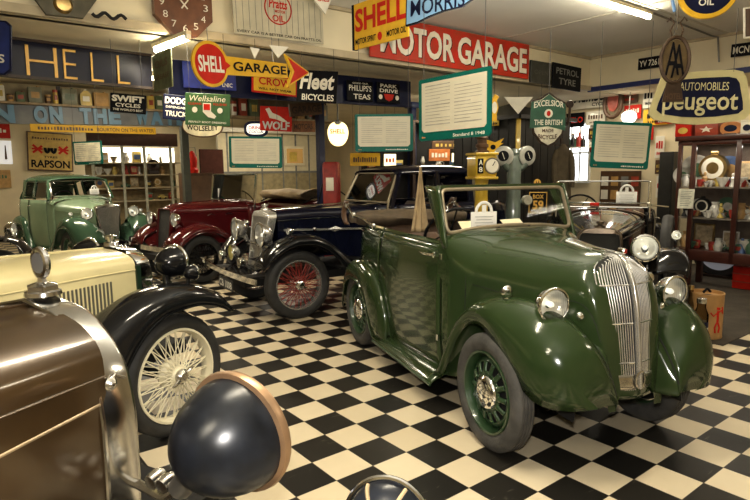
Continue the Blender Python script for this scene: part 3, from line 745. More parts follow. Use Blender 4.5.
# folded soft top
def hood_fn(u, v):
    y = lerp(-.54, .54, u); q = 2*PI*v; k = 1-.25*abs(2*u-1)**4
    return (-2.40+.24*cos(q)*k+.02*sin(9*u*PI), y, 1.10+.065*sin(q)*k+.014*sin(q*3+u*7))
mb = MB(); mb.surf(hood_fn, 26, 20, cv=True)
mb.add([hood_fn(0, k/20) for k in range(20)], [tuple(range(20))]); mb.add([hood_fn(1, k/20) for k in range(20)], [tuple(range(20))])
ht = mb.build('folded_soft_top', CANVAS, g, ang=70)
for s in (-1, 1):
    mb = MB(); mb.tube([(-1.95, s*.53, 1.07), (-2.1, s*.56, 1.12), (-2.35, s*.57, 1.14), (-2.55, s*.57, 1.22), (-2.66, s*.56, 1.17), (-2.6, s*.56, 1.08)], .013, 8)
    for p in ((-1.95, s*.53, 1.07), (-2.35, s*.57, 1.14), (-2.55, s*.57, 1.22)): mb.lathe([(.028, -.01), (.028, .012), (0, .018)], p, (0, s, 0), 14)
    mb.build('hood_iron', CHROME, ht)
    mb = MB(); mb.surf(lambda u, v, s=s: (-2.48-.10*sin(PI*u)-.12*v, s*(.565+.02*sin(PI*v)), 1.04+.22*u-.03*v*sin(PI*u)), 8, 5); mb.build('hood_strap', LEATHER, ht, thick=.012)
# tapering canvas quarter flap standing behind the screen
mb = MB()
def flap(u, v):
    w_ = lerp(.105, .005, v**.8); return (-1.50+(.012*math.sin(u*16)), -.30+w_*(u-.5)*1.6, 1.05+.52*v+.02*abs(u-.5)*(1-v))
mb.surf(flap, 24, 16); mb.build('canvas_quarter_flap', BEIGE, g, thick=.004)
# wheels
wheel(g, 0, -.565, .325, .125, -1, 'clean', GREEN2, tyre=TYREGREY, rim_r=.64)
wheel(g, 0, .505, .325, .125, 1, 'clean', GREEN2, tyre=TYREGREY, rim_r=.64, steer=0)
wheel(g, -2.11, -.575, .325, .125, -1, 'clean', GREEN2, tyre=TYREGREY, rim_r=.64)
wheel(g, -2.11, .575, .325, .125, 1, 'clean', GREEN2, tyre=TYREGREY, rim_r=.64)
mb = MB(); mb.box((-1.1, 0, .27), (2.5, .62, .08)); mb.cyl((0, -.5, .3), (0, .45, .3), .03); mb.cyl((-2.11, -.5, .32), (-2.11, .5, .32), .04); mb.build('chassis', DARK, g)
for s in (-1, 1):
    mb = MB(); mb.surf(lambda u, v, s=s: (lerp(.42, -.62, u), s*lerp(.30, .36, v), lerp(.72, .28, v)), 6, 3); mb.build('inner_wing', DARK, g)
def gpos(x, y, z):
    a = rad(-69.2); return Vector((1.17295+x*cos(a)-y*sin(a), 3.25263+x*sin(a)+y*cos(a), z))
# ------------------------------------------------------------------ upright vintage cars
def closed_loop(half):
    """half outline of a radiator (y>=0) from bottom centre up to top centre -> full closed loop"""
    return [(y, z) for y, z in half]+[(-y, z) for y, z in half[::-1] if y > 1e-6]
def smooth_half(tab, n=26):
    zs = [t[0] for t in tab]; return [(ip(lerp(zs[0], zs[-1], k/n), tab), lerp(zs[0], zs[-1], k/n)) for k in range(n+1)]
def radiator(car, tab, x0, lean, depth, rimw, shell, core, slats=0, slatm=None, back_scale=1.0, cap=True, name='radiator', headw=None):
    """tab: (z, half width). lean: x change per metre going down (positive = foot forward)"""
    zt, zb = tab[-1][0], tab[0][0]
    X = lambda z: x0+lean*(zt-z)
    H = smooth_half(tab); loop = closed_loop(H); cz = (zt+zb)/2
    def ins(k):
        out = []
        for y, z in loop:
            wloc = max(.02, abs(y)); f = max(0, 1-k/wloc) if abs(y) > 1e-6 else 1
            top = (headw or k*1.6); z2 = min(max(z, zb+k), zt-top)
            out.append((y*f, z2))
        return out
    rings = [[(X(z)-depth, y*back_scale, z) for y, z in loop], [(X(z)-rimw*.5, y, z) for y, z in loop], [(X(z)-rimw*.12, y*.985, zb+(z-zb)*.993) for y, z in loop], [(X(z), y, z) for y, z in ins(rimw*.35)],
             [(X(z), y, z) for y, z in ins(rimw*.85)], [(X(z)-.025, y, z) for y, z in ins(rimw)]]
    mb = MB(); n = len(loop)
    for r in rings: mb.v += r
    for i in range(len(rings)-1):
        for k in range(n): mb.f.append((i*n+k, i*n+(k+1) % n, (i+1)*n+(k+1) % n, (i+1)*n+k)); mb.m.append(0)
    sh = mb.build(name, shell, car, ang=45)
    mb = MB(); lp = [(X(z)-.022, y, z) for y, z in ins(rimw)]
    c = len(lp); 
    mb.add(lp, [(k, (k+1), c-2-k, c-1-k) for k in range(c//2-1)]); mb.build('radiator_core', core, sh, ang=0)
    if slats:
        mb = MB()
        for k in range(slats):
            t = (k+.5)/slats*2-1
            zz = [z for z in [lerp(zb+rimw, zt-(headw or rimw*1.6), i/10) for i in range(11)]]
            pts = [(X(z)-.008, t*(ip(z, tab)-rimw), z) for z in zz]
            mb.tube(pts, .0045, 5)
        mb.build('radiator_slats', slatm or CHROME, sh)
    if cap:
        mb = MB(); mb.lathe([(.05, -.01), (.045, .012), (.025, .02), (.025, .03), (.036, .034), (.036, .052), (.02, .06), (0, .062)], (X(zt)-depth*.5, 0, zt), (0, 0, 1), 20); mb.build('filler_cap', shell, sh)
    return sh
HONEY = mat('honeycomb_core', (.035, .034, .03), .55, .4, bump=1.0, bs=140)
STEEL = mat('steel_bracket', (.25, .24, .22), .4, .8, var=.2)

def bonnet_surf(car, stations, m, nexp=.85, name='bonnet', nu=26, nv=36, flat=.6, seam=None, louv=None, louvm=None, hinge=True, topm=None, zlow=None):
    """stations: x -> (half width, top z, shoulder drop, bottom z)"""
    tw = [(x, a[0]) for x, a in stations]; tt = [(x, a[1]) for x, a in stations]; td = [(x, a[2]) for x, a in stations]; tb = [(x, a[3]) for x, a in stations]
    x0, x1 = stations[0][0], stations[-1][0]
    def fn(u, v, off=0):
        x = lerp(x0, x1, u); q = 2*v-1; s = -1 if q < 0 else 1; t = abs(q); W = ip(x, tw)+off; zt = ip(x, tt)+off; dz = ip(x, td)
        if t < flat:
            th = t/flat*PI/2; return (x, s*W*sin(th)**nexp, zt-dz+dz*max(0, cos(th))**nexp)
        k = (t-flat)/(1-flat); return (x, s*W, lerp(zt-dz, ip(x, tb), k))
    mb = MB(); mb.surf(fn, nu, nv); b = mb.build(name, m, car, ang=50)
    mb = MB()
    if hinge: mb.tube([fn(k/20, .5, .003) for k in range(21)], .005, 6)
    for s in (-1, 1): mb.tube([fn(k/20, .5+s*.5*(flat+.02), .003) for k in range(21)], .004, 6)
    mb.build('bonnet_hinge', seam or m, b)
    if louv:
        n, xa, xb, za, zb2 = louv
        for s in (-1, 1):
            mb = MB()
            for k in range(n):
                x = lerp(xa, xb, k/(n-1)); W = ip(x, tw)
                mb.beam((x, s*(W+.002), za), (x-.0, s*(W+.002), zb2), .006, .010, up=(1, 0, 0))
            mb.build('bonnet_louvres', louvm or DARK, b, ang=0)
    return fn
def tub(car, tW, belt, zbot, m, name='body_side', nu=30, prof=None, doors=(), off=0.0):
    P = prof or [(0, .92), (.15, .97), (.4, 1.0), (.8, 1.0), (1, .96)]
    x0, x1 = tW[0][0], tW[-1][0]
    def mk(xa, xb, s, o=0, zt_=None):
        def fn(u, v):
            x = lerp(xa, xb, u); zt = ip(x, belt) if isinstance(belt, list) else belt
            z = lerp(zt, zbot, v); return (x, s*(ip(x, tW)*ip(1-v, P)+o), z)
        return fn
    for s in (-1, 1):
        mb = MB(); mb.surf(mk(x0, x1, s), nu, 12); mb.build(name, m, car, thick=.008)
        for (xa, xb) in doors:
            mb = MB(); mb.surf(mk(xa, xb, s, .006), 10, 12); d = mb.build('door', m, car, thick=.008)
            xh = lerp(xa, xb, .9); zt = ip(xh, belt) if isinstance(belt, list) else belt
            yh = s*(ip(xh, tW)+.02); mb = MB(); mb.tube([(xh, yh-.02*s, zt-.10), (xh, yh+.02*s, zt-.10), (xh+.10, yh+.022*s, zt-.10)], .008, 8); mb.build('door_handle', CHROME, d)
            mb = MB(); F_ = mk(xa, xb, s, .011); mb.tube([F_(0, k/10) for k in range(11)], .003, 4); mb.build('door_gap', DARK, d); mb = MB(); mb.tube([F_(1, k/10) for k in range(11)], .003, 4); mb.build('door_gap', DARK, d)
    return mk
def wing_table(xf, zf, ztop, r, xb, zend, yo, yi, skirt=.08, open_front=True):
    """flowing wing: nose at xf,zf over the wheel then down to the running board at xb"""
    top = [(xf, zf), (xf-.06, zf+.09), (xf-.14, lerp(zf, ztop, .78)), (xf-.26, lerp(zf, ztop, .95)), (0.02, ztop), (-.12, ztop-.012), (-.26, ztop-.07), (-.42, lerp(ztop, zend, .30)), (-.6, lerp(ztop, zend, .56)), (-.8, lerp(ztop, zend, .80)), (xb, zend)]
    top = sorted(set(top), reverse=True)
    zb = [(x, z-skirt*(.5 if i in (0,) else 1)) for i, (x, z) in enumerate(top)]
    return dict(x=(xf, xb), ease=.15, top=top, zb=zb, yo=[(xf, yo-.03), (xf-.1, yo), (-.4, yo), (xb, yo-.02)], yi=[(xf, yi-.02), (xf-.2, yi), (xb, yi)], zi=[(x, z-skirt*.35) for x, z in top])
def rear_wing_table(xc, ztop, r, yo, yi, skirt=.1, zend=.28):
    top = [(xc+.62, zend), (xc+.52, zend+.17), (xc+.38, ztop-.10), (xc+.2, ztop-.015), (xc, ztop), (xc-.2, ztop-.03), (xc-.36, ztop-.14), (xc-.47, ztop-.32), (xc-.52, zend)]
    return dict(x=(xc+.62, xc-.52), ease=.4, top=top, zb=[(x, max(z-skirt, zend-.04)) for x, z in top], yo=[(xc+.62, yo), (xc-.52, yo-.03)], yi=[(xc+.62, yi), (xc-.52, yi-.05)], zi=[(x, z-.03) for x, z in top])
def bumper(car, x, z, hw, m=CHROME, h=.06, bow=.05):
    mb = MB(); pts = [(x-bow*(k/8-1)**2, hw*(k/8-1), z) for k in range(17)]
    for a, b in zip(pts, pts[1:]): mb.beam(a, b, .014, h)
    o = mb.build('front_bumper', m, car)
    for s in (-1, 1):
        mb = MB(); mb.beam((x-.01, s*hw*.5, z), (x-.45, s*hw*.45, z-.02), .03, .03); mb.build('bumper_bracket', STEEL, o)
    return o
def windscreen(car, xb, zb, xt, zt, wb, wt, m=CHROME, r=.011, rad_=.03, split=False):
    cs = [Vector((xb, -wb, zb)), Vector((xb, wb, zb)), Vector((xt, wt, zt)), Vector((xt, -wt, zt))]
    pl = rr_poly(cs, rad_); mb = MB(); mb.tube(pl, r, 8, closed=True)
    if split: mb.tube([(xb, 0, zb), (xt, 0, zt)], r*.7, 6)
    f = mb.build('windscreen_frame', m, car); c0 = sum(pl, Vector())/len(pl)
    mb = MB(); mb.add(pl+[c0], [(i, (i+1) % len(pl), len(pl)) for i in range(len(pl))]); mb.build('windscreen_glass', GLASS, f, ang=0)
    for s in (-1, 1):
        mb = MB(); mb.tube([(xb+.01, s*(wb+.015), zb-.12), (xb, s*(wb+.015), zb), (xt, s*(wt+.015), zt)], r*1.1, 8); mb.build('windscreen_post', m, f)
    return f
def steering(car, c, rr=.2, m=None, tilt=.6):
    c = Vector(c); ax = Vector((-1, 0, tilt)).normalized(); e1 = Vector((0, 1, 0)); e2 = ax.cross(e1); mb = MB()
    mb.tube([c+(e1*cos(2*PI*k/28)+e2*sin(2*PI*k/28))*rr for k in range(28)], .011, 6, closed=True)
    for k in range(4): mb.tube([c, c+(e1*cos(PI*k/2+.5)+e2*sin(PI*k/2+.5))*rr], .005, 5)
    mb.cyl(c, c-ax*.4, .014); return mb.build('steering_wheel', m or BLACKPAINT, car)
def seats(car, x, z, hw, m, back=.45):
    mb = MB(); mb.box((x, 0, z), (.5, hw*2, .16), bev=.05); mb.build('seat', m, car)
    mb = MB(); mb.M = Matrix.Translation((x-.28, 0, z+back*.5)) @ Matrix.Rotation(-.2, 4, 'Y'); mb.box((0, 0, 0), (.12, hw*2, back), bev=.05); mb.build('seat_backrest', m, car)
def chassis(car, xf, xr, w):
    mb = MB(); mb.box(((xf+xr)/2, 0, .36), (xf-xr+.9, w*.9, .08))
    mb.cyl((xf, -w, .34), (xf, w, .34), .03); mb.cyl((xr, -w, .34), (xr, w, .34), .045); mb.build('chassis', DARK, car)
    mb = MB(); mb.box(((xf+xr)/2-.3, 0, .44), (xf-xr-.7, w*1.5, .03)); mb.build('floor_pan', DARK, car)
def running_board(car, xa, xb, yi, yo, z, m):
    for s in (-1, 1):
        mb = MB(); mb.box(((xa+xb)/2, s*(yi+yo)/2, z), (abs(xa-xb), yo-yi, .025), bev=.008); mb.build('running_board', m, car)
def saloon_top(car, xw, xr, zb, zt, wb, wt, m, pillars, xwt=None, tail=None, glassm=GLASS, crown=.06, band=.05, frame=None):
    """closed roof on pillars. xw/xwt windscreen foot/head, xr rear end"""
    xwt = xw-.12 if xwt is None else xwt
    def roof(u, v):
        x = lerp(xwt+.06, xr, u); q = 2*v-1; s = -1 if q < 0 else 1; e = abs(q)*PI/2
        end = max(0, (u-.8)/.2); front = max(0, (.12-u)/.12)
        ztop = zt+crown*sin(PI*min(1, .15+u*.7))-.16*end**2.2-.03*front**2
        W = wt*(1-.12*end**2-.02*front**2)
        return (x, s*W*sin(e)**.7, lerp(zt-band-.06*end, ztop, max(0, cos(e))**.7))
    mb = MB(); mb.surf(roof, 24, 24); rf = mb.build('roof', m, car, ang=60, thick=.01)
    # back panel
    def back(u, v):
        q = 2*u-1; W = lerp(wt*.88, wb*.9, v); return (xr-(tail or .12)*sin(PI/2*v)-.02+.08*abs(q)**3, q*W, lerp(zt-band-.08, zb-.05, v))
    mb = MB(); mb.surf(back, 12, 8); mb.build('rear_panel', m, car, thick=.01)
    for s in (-1, 1):
        for (xp, wdt) in pillars:
            tilt = (xwt-xw) if abs(xp-xw) < .02 else 0
            nr = .88 if xp == pillars[-1][0] else 1
            mb = MB(); mb.beam((xp, s*wb*nr, zb-.03), (xp+tilt, s*wt*nr, zt-.02), wdt, .035, up=(0, 1, 0)); mb.build('window_pillar', m, car)
        xs_ = sorted([p[0] for p in pillars], reverse=True)
        for a, b in zip(xs_, xs_[1:]):
            ta = (xwt-xw) if abs(a-xw) < .02 else 0
            mb = MB(); nb = .88 if b == pillars[-1][0] else 1; mb.quad((a, s*wb, zb), (b, s*wb*nb, zb), (b, s*wt*nb, zt-band), (a+ta, s*wt, zt-band)); mb.build('side_glass', glassm, car, ang=0)
            if frame:
                mb = MB(); mb.tube([(a-.03, s*(wb+.012), zb+.01), (b+.03, s*(wb*nb+.012), zb+.01), (b+.03, s*(wt*nb+.012), zt-band-.005), (a+ta-.03, s*(wt+.012), zt-band-.005)], .006, 5, closed=True); mb.build('window_surround', frame, car)
    return rf
# ------------------------------------------------------------------ navy and black saloon (behind the green car)
NAVY = paint('navy_enamel', (.004, .005, .016), .12, .3)
REDP = mat('red_spokes', (.26, .03, .02), .4, var=.15)
r = empty('navy_saloon', (-1.1458, 6.4557, 0), rad(213), 'navy and black saloon with red wire wheels and paired chrome lamps', 'car')
tb = [(.44, .15), (.6, .175), (.8, .205), (.95, .225), (1.04, .235), (1.09, .22), (1.115, .13), (1.125, .0)]
radiator(r, tb, .14, .19, .10, .030, BRIGHT, mat('slat_shadow', (.22, .21, .18), .5, .5), slats=15, slatm=BRIGHT, headw=.075)
bonnet_surf(r, [(.04, (.225, 1.125, .10, .62)), (-.3, (.285, 1.14, .10, .60)), (-.7, (.35, 1.15, .11, .58)), (-1.12, (.43, 1.16, .12, .50))], NAVY, nexp=.7, seam=CHROME)
for s in (-1, 1):
    mb = MB(); mb.beam((-.02, s*.245, .905), (-1.1, s*.440, .875), .012, .022, up=(0, 0, 1)); o1 = mb.build('chrome_flash', BRIGHT, r)
    mb = MB(); mb.M = Matrix.Translation((-.60, s*.345, .89)); n_ = .012*s
    mb.add([(.09, n_-.018*s, 0), (0, n_, .032), (-.09, n_+.018*s, 0), (0, n_, -.032), (0, n_+.014*s, 0)], [(0, 1, 4), (1, 2, 4), (2, 3, 4), (3, 0, 4), (0, 3, 2, 1)]); mb.build('diamond_badge', BRIGHT, o1, ang=0)
    for xk in (-.08, -.36): 
        mb = MB(); mb.lathe([(.02, 0), (.022, .02), (.012, .03), (0, .032)], (xk, s*(.235+.2*(-.02-xk)), .95 if 0 else .90), (0, s, 0), 14); mb.build('bonnet_catch', CHROME, r)
tw = [(-1.08, .43), (-1.3, .52), (-1.7, .60), (-2.2, .62), (-2.8, .60), (-3.2, .48), (-3.45, .25)]
tub(r, tw, [(-1.08, 1.14), (-2.8, 1.14), (-3.2, 1.08), (-3.45, .95)], .45, NAVY, doors=[(-1.35, -2.05), (-2.08, -2.75)])
mb = MB(); mb.surf(lambda u, v: (lerp(-1.08, -1.30, u), lerp(-1, 1, v)*ip(lerp(-1.08, -1.3, u), tw), 1.165-.09*abs(2*v-1)**4), 5, 18); mb.build('scuttle', NAVY, r)
mb = MB(); mb.surf(lambda u, v: (lerp(-2.7, -3.45, u), (2*v-1)*ip(lerp(-2.7, -3.45, u), tw)*.97, lerp(1.14, .9, u**1.6)-.05*abs(2*v-1)**3), 8, 12); mb.build('boot_lid', NAVY, r)
saloon_top(r, -1.26, -2.75, 1.13, 1.54, .52, .46, NAVY, [(-1.26, .05), (-1.98, .06), (-2.5, .08), (-2.7, .10)], xwt=-1.42, tail=.2, frame=None, crown=.07)
windscreen(r, -1.235, 1.165, -1.40, 1.505, .48, .43, m=TAN, r=.012, rad_=.04)
steering(r, (-1.52, -.22, 1.12)); seats(r, -1.9, .62, .5, LEATHER, .5); seats(r, -2.7, .62, .5, LEATHER, .5)
FR = dict(x=(.42, -1.15), ease=.25,
  top=[(.42, .585), (.40, .64), (.36, .70), (.28, .775), (.16, .845), (.02, .885), (-.12, .885), (-.26, .845), (-.4, .77), (-.55, .65), (-.7, .52), (-.85, .42), (-1.0, .37), (-1.15, .355)],
  zb=[(.42, .565), (.38, .60), (.30, .68), (.16, .765), (.02, .80), (-.12, .795), (-.26, .745), (-.36, .67), (-.48, .53), (-.6, .40), (-.8, .33), (-1.15, .32)],
  yo=[(.42, .70), (.3, .745), (0, .76), (-.5, .76), (-1.15, .74)], yi=[(.42, .43), (.2, .40), (-.5, .42), (-1.15, .50)],
  zi=[(.42, .57), (.3, .70), (.1, .79), (-.1, .80), (-.4, .70), (-.7, .48), (-1.15, .34)])
for s in (-1, 1):
    fender(r, FR, s, 'front_fender', BLACKPAINT); fender(r, rear_wing_table(-2.75, .84, .36, .76, .58), s, 'rear_fender', BLACKPAINT)
    mb = MB(); mb.surf(lambda u, v, s=s: (lerp(.38, -.5, u), s*lerp(.20+.12*u, .42, v), lerp(.62, .62+.2*sin(PI*u), v)), 10, 4); mb.build('fender_valance', BLACKPAINT, r, thick=.004)
running_board(r, -1.1, -2.25, .55, .74, .34, BLACKPAINT)
for s in (-1, 1): wheel(r, 0, s*.60, .362, .13, s, 'wire', BRIGHT, spoke=REDP, rim_r=.665, hub=CHROME)
for s in (-1, 1): wheel(r, -2.75, s*.60, .362, .13, s, 'wire', BRIGHT, spoke=REDP, rim_r=.665, hub=CHROME)
chassis(r, 0, -2.75, .56)
for s in (-1, 1): headlamp(r, (.31, s*.375, .885), .125, (1, s*.03, 0), stalk=(.15, s*.36, .70), name='headlamp', shell=BRIGHT)
mb = MB(); mb.tube([(.20, .34, .73), (.24, .15, .76), (.25, 0, .765), (.24, -.15, .76), (.20, -.34, .73)], .013, 8); mb.build('lamp_bar', CHROME, r)
headlamp(r, (.47, -.08, .665), .088, lens=AMBER, name='fog_lamp', stalk=(.38, -.08, .50), stalkm=STEEL)
for p_ in ((.50, -.36, .60), (.46, .13, .575)): headlamp(r, p_, .055, name='horn', shell=CHROME, lens=DULLCHROME, deep=1.6, stalk=(p_[0]-.12, p_[1], .50), stalkm=STEEL)
for s in (-1, 1):
    headlamp(r, (.10, s*.62, .93), .035, name='side_lamp', deep=1.8, stalk=(.05, s*.62, .87), stalkm=CHROME)
bumper(r, .59, .475, .82)
plate(r, 'CB 1008', (.575, .02, .345), .46, .12)
mb = MB(); mb.surf(lambda u, v: (lerp(.30, .50, v), lerp(-.38, .38, u), lerp(.52, .40, v)), 8, 4); mb.build('front_apron', BLACKPAINT, r, thick=.005)

# ------------------------------------------------------------------ maroon tourer
MAROON = paint('maroon_enamel', (.065, .006, .007), .13, .2)
r = empty('maroon_tourer', (-2.845, 8.355, 0), rad(228), 'maroon open tourer with upright windscreen, between the sage saloon and the navy saloon', 'car')
tb = [(.45, .165), (.6, .175), (.85, .185), (.98, .185), (1.03, .17), (1.045, .10), (1.05, 0)]
radiator(r, tb, .22, .12, .06, .018, MAROON, HONEY, cap=False, headw=.03)
bonnet_surf(r, [(.17, (.182, 1.05, .07, .55)), (.10, (.20, 1.085, .10, .5)), (-.1, (.24, 1.10, .12, .5)), (-.5, (.34, 1.11, .13, .5)), (-.92, (.44, 1.12, .15, .45))], MAROON, nexp=.8, seam=MAROON)
mb = MB()
for s in (-1, 1):
    for xk in (-.25, -.55): mb.tube([(xk, s*.36, .92), (xk-.05, s*.385, .94), (xk-.10, s*.385, .92)], .007, 6)
mb.build('bonnet_catch', CHROME, r)
tw = [(-.9, .44), (-1.2, .52), (-1.7, .58), (-2.3, .58), (-2.7, .48), (-2.95, .25)]
tub(r, tw, [(-.9, 1.08), (-1.3, 1.03), (-1.7, .98), (-2.1, 1.05), (-2.7, 1.10), (-2.95, .98)], .4, MAROON, doors=[(-1.1, -1.75)])
mb = MB(); mb.surf(lambda u, v: (lerp(-.9, -1.05, u), (2*v-1)*.47, 1.125-.09*abs(2*v-1)**4), 4, 16); mb.build('scuttle', MAROON, r)
mb = MB(); mb.surf(lambda u, v: (lerp(-2.45, -2.95, u), (2*v-1)*ip(lerp(-2.45, -2.95, u), tw)*.96, lerp(1.10, .95, u**1.5)-.05*abs(2*v-1)**3), 8, 12); mb.build('tail_panel', MAROON, r)
windscreen(r, -.92, 1.10, -.97, 1.50, .57, .57, m=CHROME, r=.012)
steering(r, (-1.35, -.22, 1.06)); seats(r, -1.65, .55, .48, LEATHER, .45); seats(r, -2.35, .58, .48, LEATHER, .5)
mb = MB(); mb.surf(lambda u, v: (-2.2+.34*cos(2*PI*v)+.02*sin(20*u), lerp(-.55, .55, u), 1.15+.085*sin(2*PI*v)+.012*sin(2*PI*v*3+u*9)), 20, 18, cv=True); h_ = mb.build('folded_hood', BEIGE, r, ang=70)
for s in (-1, 1):
    mb = MB(); mb.tube([(-1.9, s*.56, 1.03), (-2.2, s*.58, 1.13), (-2.7, s*.58, 1.2), (-2.85, s*.57, 1.12)], .012, 7); mb.build('hood_iron', BLACKPAINT, h_)
FM = dict(x=(.46, -1.1), ease=.25,
  top=[(.46, .50), (.44, .60), (.38, .68), (.28, .75), (.14, .805), (0, .825), (-.14, .81), (-.3, .745), (-.45, .65), (-.6, .53), (-.8, .40), (-1.1, .33)],
  zb=[(.46, .47), (.42, .48), (.33, .58), (.2, .67), (.05, .72), (-.12, .715), (-.25, .66), (-.4, .54), (-.55, .40), (-.8, .31), (-1.1, .29)],
  yo=[(.46, .62), (.3, .69), (-.3, .70), (-1.1, .68)], yi=[(.46, .28), (.2, .30), (-.3, .38), (-1.1, .50)], zi=[(.46, .48), (.38, .62), (.2, .70), (0, .74), (-.3, .68), (-.6, .48), (-1.1, .31)])
for s in (-1, 1):
    fender(r, FM, s, 'front_fender', MAROON); fender(r, rear_wing_table(-2.4, .80, .33, .70, .54), s, 'rear_fender', MAROON)
    mb = MB(); mb.surf(lambda u, v, s=s: (lerp(.40, -.5, u), s*lerp(.15+.12*u, .34, v), lerp(.50, .58+.15*sin(PI*u), v)), 10, 4); mb.build('fender_valance', MAROON, r, thick=.004)
    headlamp(r, (.27, s*.345, .892), .092, name='headlamp', stalk=(.12, s*.33, .78), stalkm=MAROON)
    wheel(r, 0, s*.57, .333, .12, s, 'wire', BLACKPAINT, rim_r=.62, hub=BLACKPAINT)
    wheel(r, -2.4, s*.57, .333, .12, s, 'wire', BLACKPAINT, rim_r=.62, hub=BLACKPAINT)
running_board(r, -1.05, -1.85, .52, .68, .30, MAROON); chassis(r, 0, -2.4, .52); bumper(r, .47, .49, .72, h=.07)

# ------------------------------------------------------------------ sage green saloon
SAGE = paint('sage_enamel', (.20, .27, .17), .25, .1); SAGED = paint('sage_fender', (.05, .10, .06), .16, .1)
r = empty('sage_saloon', (-4.337, 9.320, 0), rad(-42), 'pale sage green saloon with darker green fenders parked by the back wall', 'car')
tb = [(.47, .145), (.6, .16), (.8, .18), (.95, .20), (1.0, .20), (1.035, .15), (1.045, 0)]
radiator(r, tb, .07, .02, .06, .022, CHROME, mat('slat_shadow', (.22, .21, .18), .5, .5), slats=17, slatm=BRIGHT, headw=.05)
bonnet_surf(r, [(.05, (.195, 1.03, .10, .6)), (-.2, (.29, 1.05, .12, .55)), (-.55, (.39, 1.08, .14, .5)), (-.9, (.48, 1.12, .16, .45))], SAGE, nexp=.8)
tw = [(-.88, .48), (-1.1, .56), (-1.6, .62), (-2.1, .60), (-2.45, .50), (-2.62, .3)]
tub(r, tw, [(-.88, 1.10), (-2.1, 1.10), (-2.45, 1.04), (-2.62, .9)], .28, SAGE, doors=[(-1.02, -1.62), (-1.66, -2.2)])
mb = MB(); mb.surf(lambda u, v: (lerp(-.86, -1.02, u), (2*v-1)*.52, lerp(1.12, 1.155, u)-.09*abs(2*v-1)**4), 4, 16); mb.build('scuttle', SAGE, r)
saloon_top(r, -.97, -2.40, 1.13, 1.45, .53, .47, SAGED, [(-.97, .07), (-1.62, .05), (-2.12, .06), (-2.35, .10)], xwt=-1.10, tail=.22, frame=CHROME, crown=.075)
windscreen(r, -.955, 1.165, -1.075, 1.415, .47, .435, m=CHROME, r=.010, rad_=.04)
steering(r, (-1.25, -.2, 1.1), .17); seats(r, -1.5, .55, .48, LEATHER, .5); seats(r, -2.1, .55, .48, LEATHER, .5)
FS = dict(x=(.50, -.95), ease=.3,
  top=[(.50, .46), (.48, .56), (.42, .66), (.32, .76), (.18, .845), (.04, .88), (-.1, .87), (-.25, .79), (-.4, .66), (-.55, .51), (-.75, .35), (-.95, .27)],
  zb=[(.50, .42), (.46, .40), (.36, .45), (.27, .56), (.15, .67), (0, .71), (-.15, .68), (-.28, .58), (-.38, .44), (-.5, .32), (-.95, .22)],
  yo=[(.50, .56), (.3, .66), (-.3, .69), (-.95, .66)], yi=[(.50, .22), (.2, .26), (-.3, .40), (-.95, .54)], zi=[(.50, .44), (.40, .60), (.2, .72), (0, .78), (-.3, .68), (-.6, .44), (-.95, .26)])
for s in (-1, 1):
    fender(r, FS, s, 'front_fender', SAGED); fender(r, rear_wing_table(-2.15, .80, .32, .70, .55, skirt=.14), s, 'rear_fender', SAGED)
    mb = MB(); mb.surf(lambda u, v, s=s: (lerp(.42, -.5, u), s*lerp(.14+.14*u, .34, v), lerp(.45, .55+.17*sin(PI*u), v)), 10, 4); mb.build('fender_valance', SAGED, r, thick=.004)
    headlamp(r, (.16, s*.37, .915), .09, name='headlamp', stalk=(.05, s*.36, .80), stalkm=SAGED)
    headlamp(r, (.42, s*.30, .62), .07, name='fog_lamp', stalk=(.34, s*.30, .50), stalkm=STEEL)
    headlamp(r, (.02, s*.56, .92), .03, name='side_lamp', deep=1.8, stalk=(.0, s*.56, .87), stalkm=CHROME)
    wheel(r, 0, s*.57, .325, .13, s, 'disc', SAGED, rim_r=.62); wheel(r, -2.15, s*.57, .325, .13, s, 'disc', SAGED, rim_r=.62)
running_board(r, -.85, -1.65, .54, .67, .25, SAGED); chassis(r, 0, -2.15, .52); bumper(r, .56, .455, .70, h=.07)
plate(r, 'FW 300', (.575, .28, .50), .42, .10)

# ------------------------------------------------------------------ cream and black car
CREAMP = paint('cream_enamel', (.68, .60, .34), .22, .2); CREAMW = mat('cream_wheel', (.72, .66, .48), .4, var=.1)
r = empty('cream_car', (-1.75, 3.58, 0), rad(61), 'cream vintage car with louvred bonnet, black fenders and cream wire wheels', 'car')
tb = [(.50, .26), (.7, .29), (.9, .305), (.99, .29), (1.05, .22), (1.085, .12), (1.09, 0)]
radiator(r, tb, .16, .05, .10, .03, CHROME, HONEY, headw=.09)
mb = MB(); mb.surf(lambda u, v: (.058-.03*v, (1 if u > .5 else -1)*0+(2*u-1)*.315, 0), 1, 1)
bonnet_surf(r, [(.05, (.292, 1.07, .095, .52)), (-.3, (.325, 1.085, .10, .52)), (-.7, (.37, 1.10, .11, .52)), (-1.05, (.42, 1.12, .12, .5))], CREAMP, nexp=.82, louv=(15, -.14, -.50, .915, .66), louvm=mat('louvre_shadow', (.10, .095, .07), .6))
for s in (-1, 1):
    mb = MB(); mb.beam((.062, s*.298, .98), (.068, s*.285, .55), .03, .02, up=(0, 1, 0)); mb.build('radiator_edge_strip', mat('dark_green_strip', (.01, .03, .015), .4), r)
tw = [(-1.02, .42), (-1.3, .50), (-1.8, .56), (-2.4, .56), (-2.8, .45), (-3.0, .2)]
tub(r, tw, [(-1.02, 1.05), (-2.4, 1.02), (-3.0, .95)], .4, CREAMP, doors=[(-1.3, -1.9)])
mb = MB(); mb.surf(lambda u, v: (lerp(-2.2, -3.0, u), (2*v-1)*ip(lerp(-2.2, -3.0, u), tw)*.96, lerp(1.04, .9, u**1.5)-.05*abs(2*v-1)**3), 8, 12); mb.build('tail_panel', CREAMP, r)
